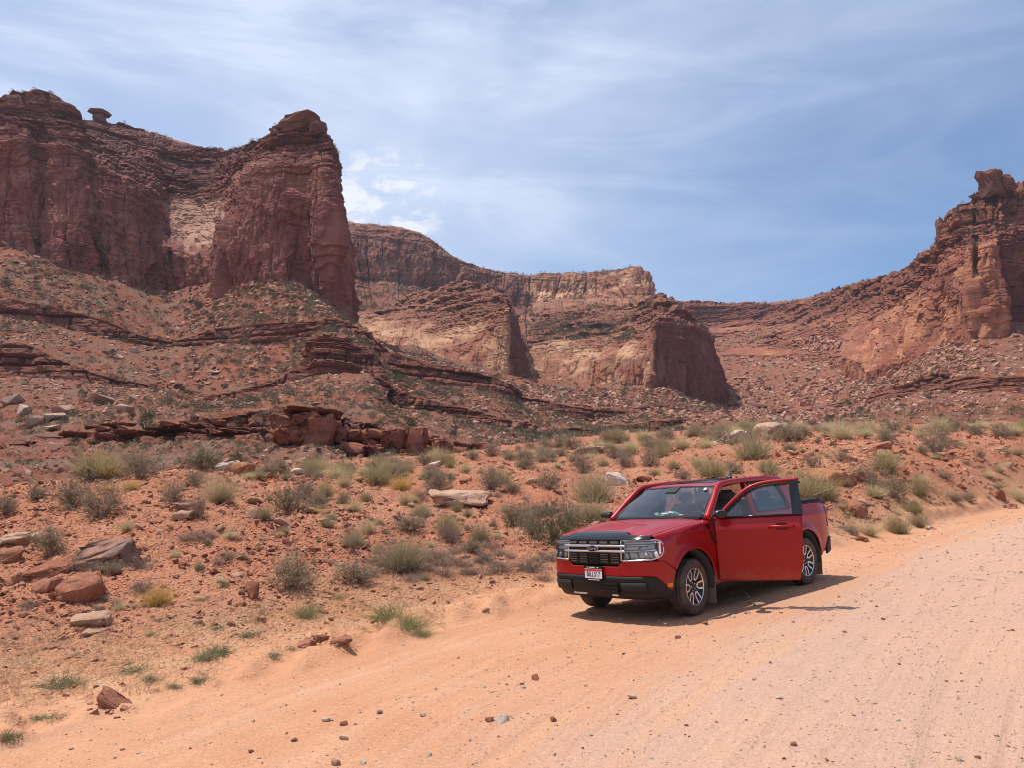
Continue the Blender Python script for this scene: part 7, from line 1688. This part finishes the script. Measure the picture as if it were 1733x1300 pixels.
# ------------------------------------------------------------------ labels by neighbour: which one it is, beside what one can find
LANDS = {0: [(158, 935, 'the large grey-topped slab'), (72, 970, 'the leaning red block'), (132, 1005, 'the rust red boulder'), (145, 1048, 'the flat pale pink slab'), (25, 910, 'the pale rock at the left edge'), (188, 1180, 'the squarish red verge rock'),
             (782, 850, 'the long pale ledge stone'), (1047, 810, 'the whitish broken rock'), (1306, 725, 'the tan crest boulder'), (1418, 806, 'the smooth orange boulder'), (1452, 865, 'the angular brown rock'), (1697, 840, 'the boulder at the far right road edge'),
             (1000, 763, 'the rounded boulder on the grassy crest'), (381, 793, 'the whitish crest boulder'), (304, 860, 'the dark grey slab'), (426, 1000, 'the upright wedge stone'), (540, 1085, 'the broken verge lump'), (553, 866, 'the flat slab with dark edge'),
             (1090, 840, 'the truck windscreen'), (950, 930, 'the truck headlight'), (1220, 815, 'the truck roof'), (1385, 870, 'the truck tail'), (492, 970, 'the round sagebrush below the stony bank'), (374, 825, 'the big straw grass bunch'), (757, 890, 'the dense yellow-green shrub mid bank'),
             (682, 940, 'the big spiky bush'), (670, 1035, 'the green roadside grass'), (355, 1105, 'the green herb on the verge'), (938, 895, 'the dense green shrub by the bumper'), (1360, 820, 'the yellow-green bush behind the door'), (1587, 750, 'the dark sagebrush on the right bank'), (1519, 890, 'the round shrub right of the truck'), (1274, 760, 'the spiky bush above the roof'), (120, 835, 'the tall sagebrush on the left crest'), (1500, 786, 'the shrub above the orange boulder'), (735, 787, 'the small white crest stone'), (1425, 728, 'the straw bunch on the right crest'), (600, 960, 'the pale low sagebrush')],
         1: [(850, 1223, 'the largest white stone'), (909, 1150, 'the lone flat brown stone'), (1068, 1183, 'the pale stone below the bumper'), (1170, 1040, 'the front wheel'), (1370, 985, 'the rear wheel'), (1465, 1030, 'the tip of the door shadow'), (1320, 1184, 'the white stone on grey gravel'), (1345, 1263, 'the brown stone at lower right'), (1640, 1286, 'the bottom right corner stones'), (500, 1255, 'the brown stone at lower left'), (583, 1240, 'the pale stones at lower left'), (725, 1282, 'the pale stone by the bottom edge'), (188, 1190, 'the squarish red verge rock'), (660, 1050, 'the green roadside grass'), (1697, 850, 'the boulder at the far right road edge'), (60, 1290, 'the bottom left corner')],
         2: [(70, 250, 'the left tower'), (270, 560, 'the gap in the upper ledge'), (580, 600, 'the layered outcrop'), (515, 720, 'the mushroom block'), (70, 700, 'the grey boulder field'), (90, 615, 'the thick ledge at left'), (100, 540, 'the upper ledge at left'), (400, 565, 'the dark middle ledge'), (400, 670, 'the short brown ledge'), (247, 720, 'the tall dark juniper'), (580, 660, 'the red cone'), (700, 755, 'the broken block ledge'), (500, 490, 'the foot of the tall buttress'), (740, 640, 'the long ridge'), (850, 620, 'the first promontory'), (1000, 700, 'the ledge under the middle cliffs'), (1150, 660, 'the second promontory'), (1330, 660, 'the scree bowl'), (1640, 650, 'the dark ledge at right'), (1650, 600, 'the orange scree'), (1460, 600, 'the pale slab of the right mesa'), (1200, 725, 'the low ledge in the valley'), (870, 740, 'the right end of the broken ledge'), (250, 765, 'the bare red slope'), (50, 780, 'the red flat at far left'), (1560, 700, 'the grey scree at right')]}
LAND_USED = {}
for o, base, px, row, cat, grp, ls in AUTO:
    L = LANDS[ls]; d = [(px - a) ** 2 + (row - b) ** 2 * 1.6 for a, b, _ in L]; k = int(np.argmin(d)); a, b, nm = L[k]
    dx, dy = px - a, (row - b) * 1.3
    rel = ('right of' if dx > 0 else 'left of') if abs(dx) > abs(dy) else ('below' if dy > 0 else 'above')
    LAND_USED.setdefault((base, rel, nm), []).append((d[k], o, cat, grp))
ORD = ['nearest', 'second', 'third', 'fourth', 'fifth', 'sixth', 'seventh', 'eighth', 'ninth', 'tenth', 'eleventh', 'twelfth', 'thirteenth', 'fourteenth', 'fifteenth', 'sixteenth', 'seventeenth', 'eighteenth', 'nineteenth', 'twentieth']
for (base, rel, nm), v in LAND_USED.items():
    v.sort(key=lambda q: q[0])
    for i, (_, o, cat, grp) in enumerate(v):
        w = f'{base} {rel} {nm}' if len(v) == 1 else f'{base} {rel} {nm}, {ORD[min(i, 19)]}' + ('' if i == 0 else ' nearest')
        tag(o, w, cat, grp)
# ------------------------------------------------------------------ thin air between the photographer and the cliffs
hz = boxmesh('haze', (0, 400, 220), (4400, 4400, 462))
Mh = bpy.data.materials.new('haze_air'); Mh.use_nodes = True; ht = Mh.node_tree
for n_ in list(ht.nodes):
    if n_.type == 'BSDF_PRINCIPLED': ht.nodes.remove(n_)
pv = ht.nodes.new('ShaderNodeVolumePrincipled'); pv.inputs['Color'].default_value = (0.80, 0.86, 1.0, 1); pv.inputs['Density'].default_value = 0.00007; pv.inputs['Anisotropy'].default_value = 0.2
ht.links.new(pv.outputs[0], [n_ for n_ in ht.nodes if n_.type == 'OUTPUT_MATERIAL'][0].inputs['Volume'])
ho = link('haze', hz, Mh); ho['kind'] = 'stuff'; ho['label'] = 'thin blue haze in the air before the far cliffs'
SC.cycles.volume_bounces = 0
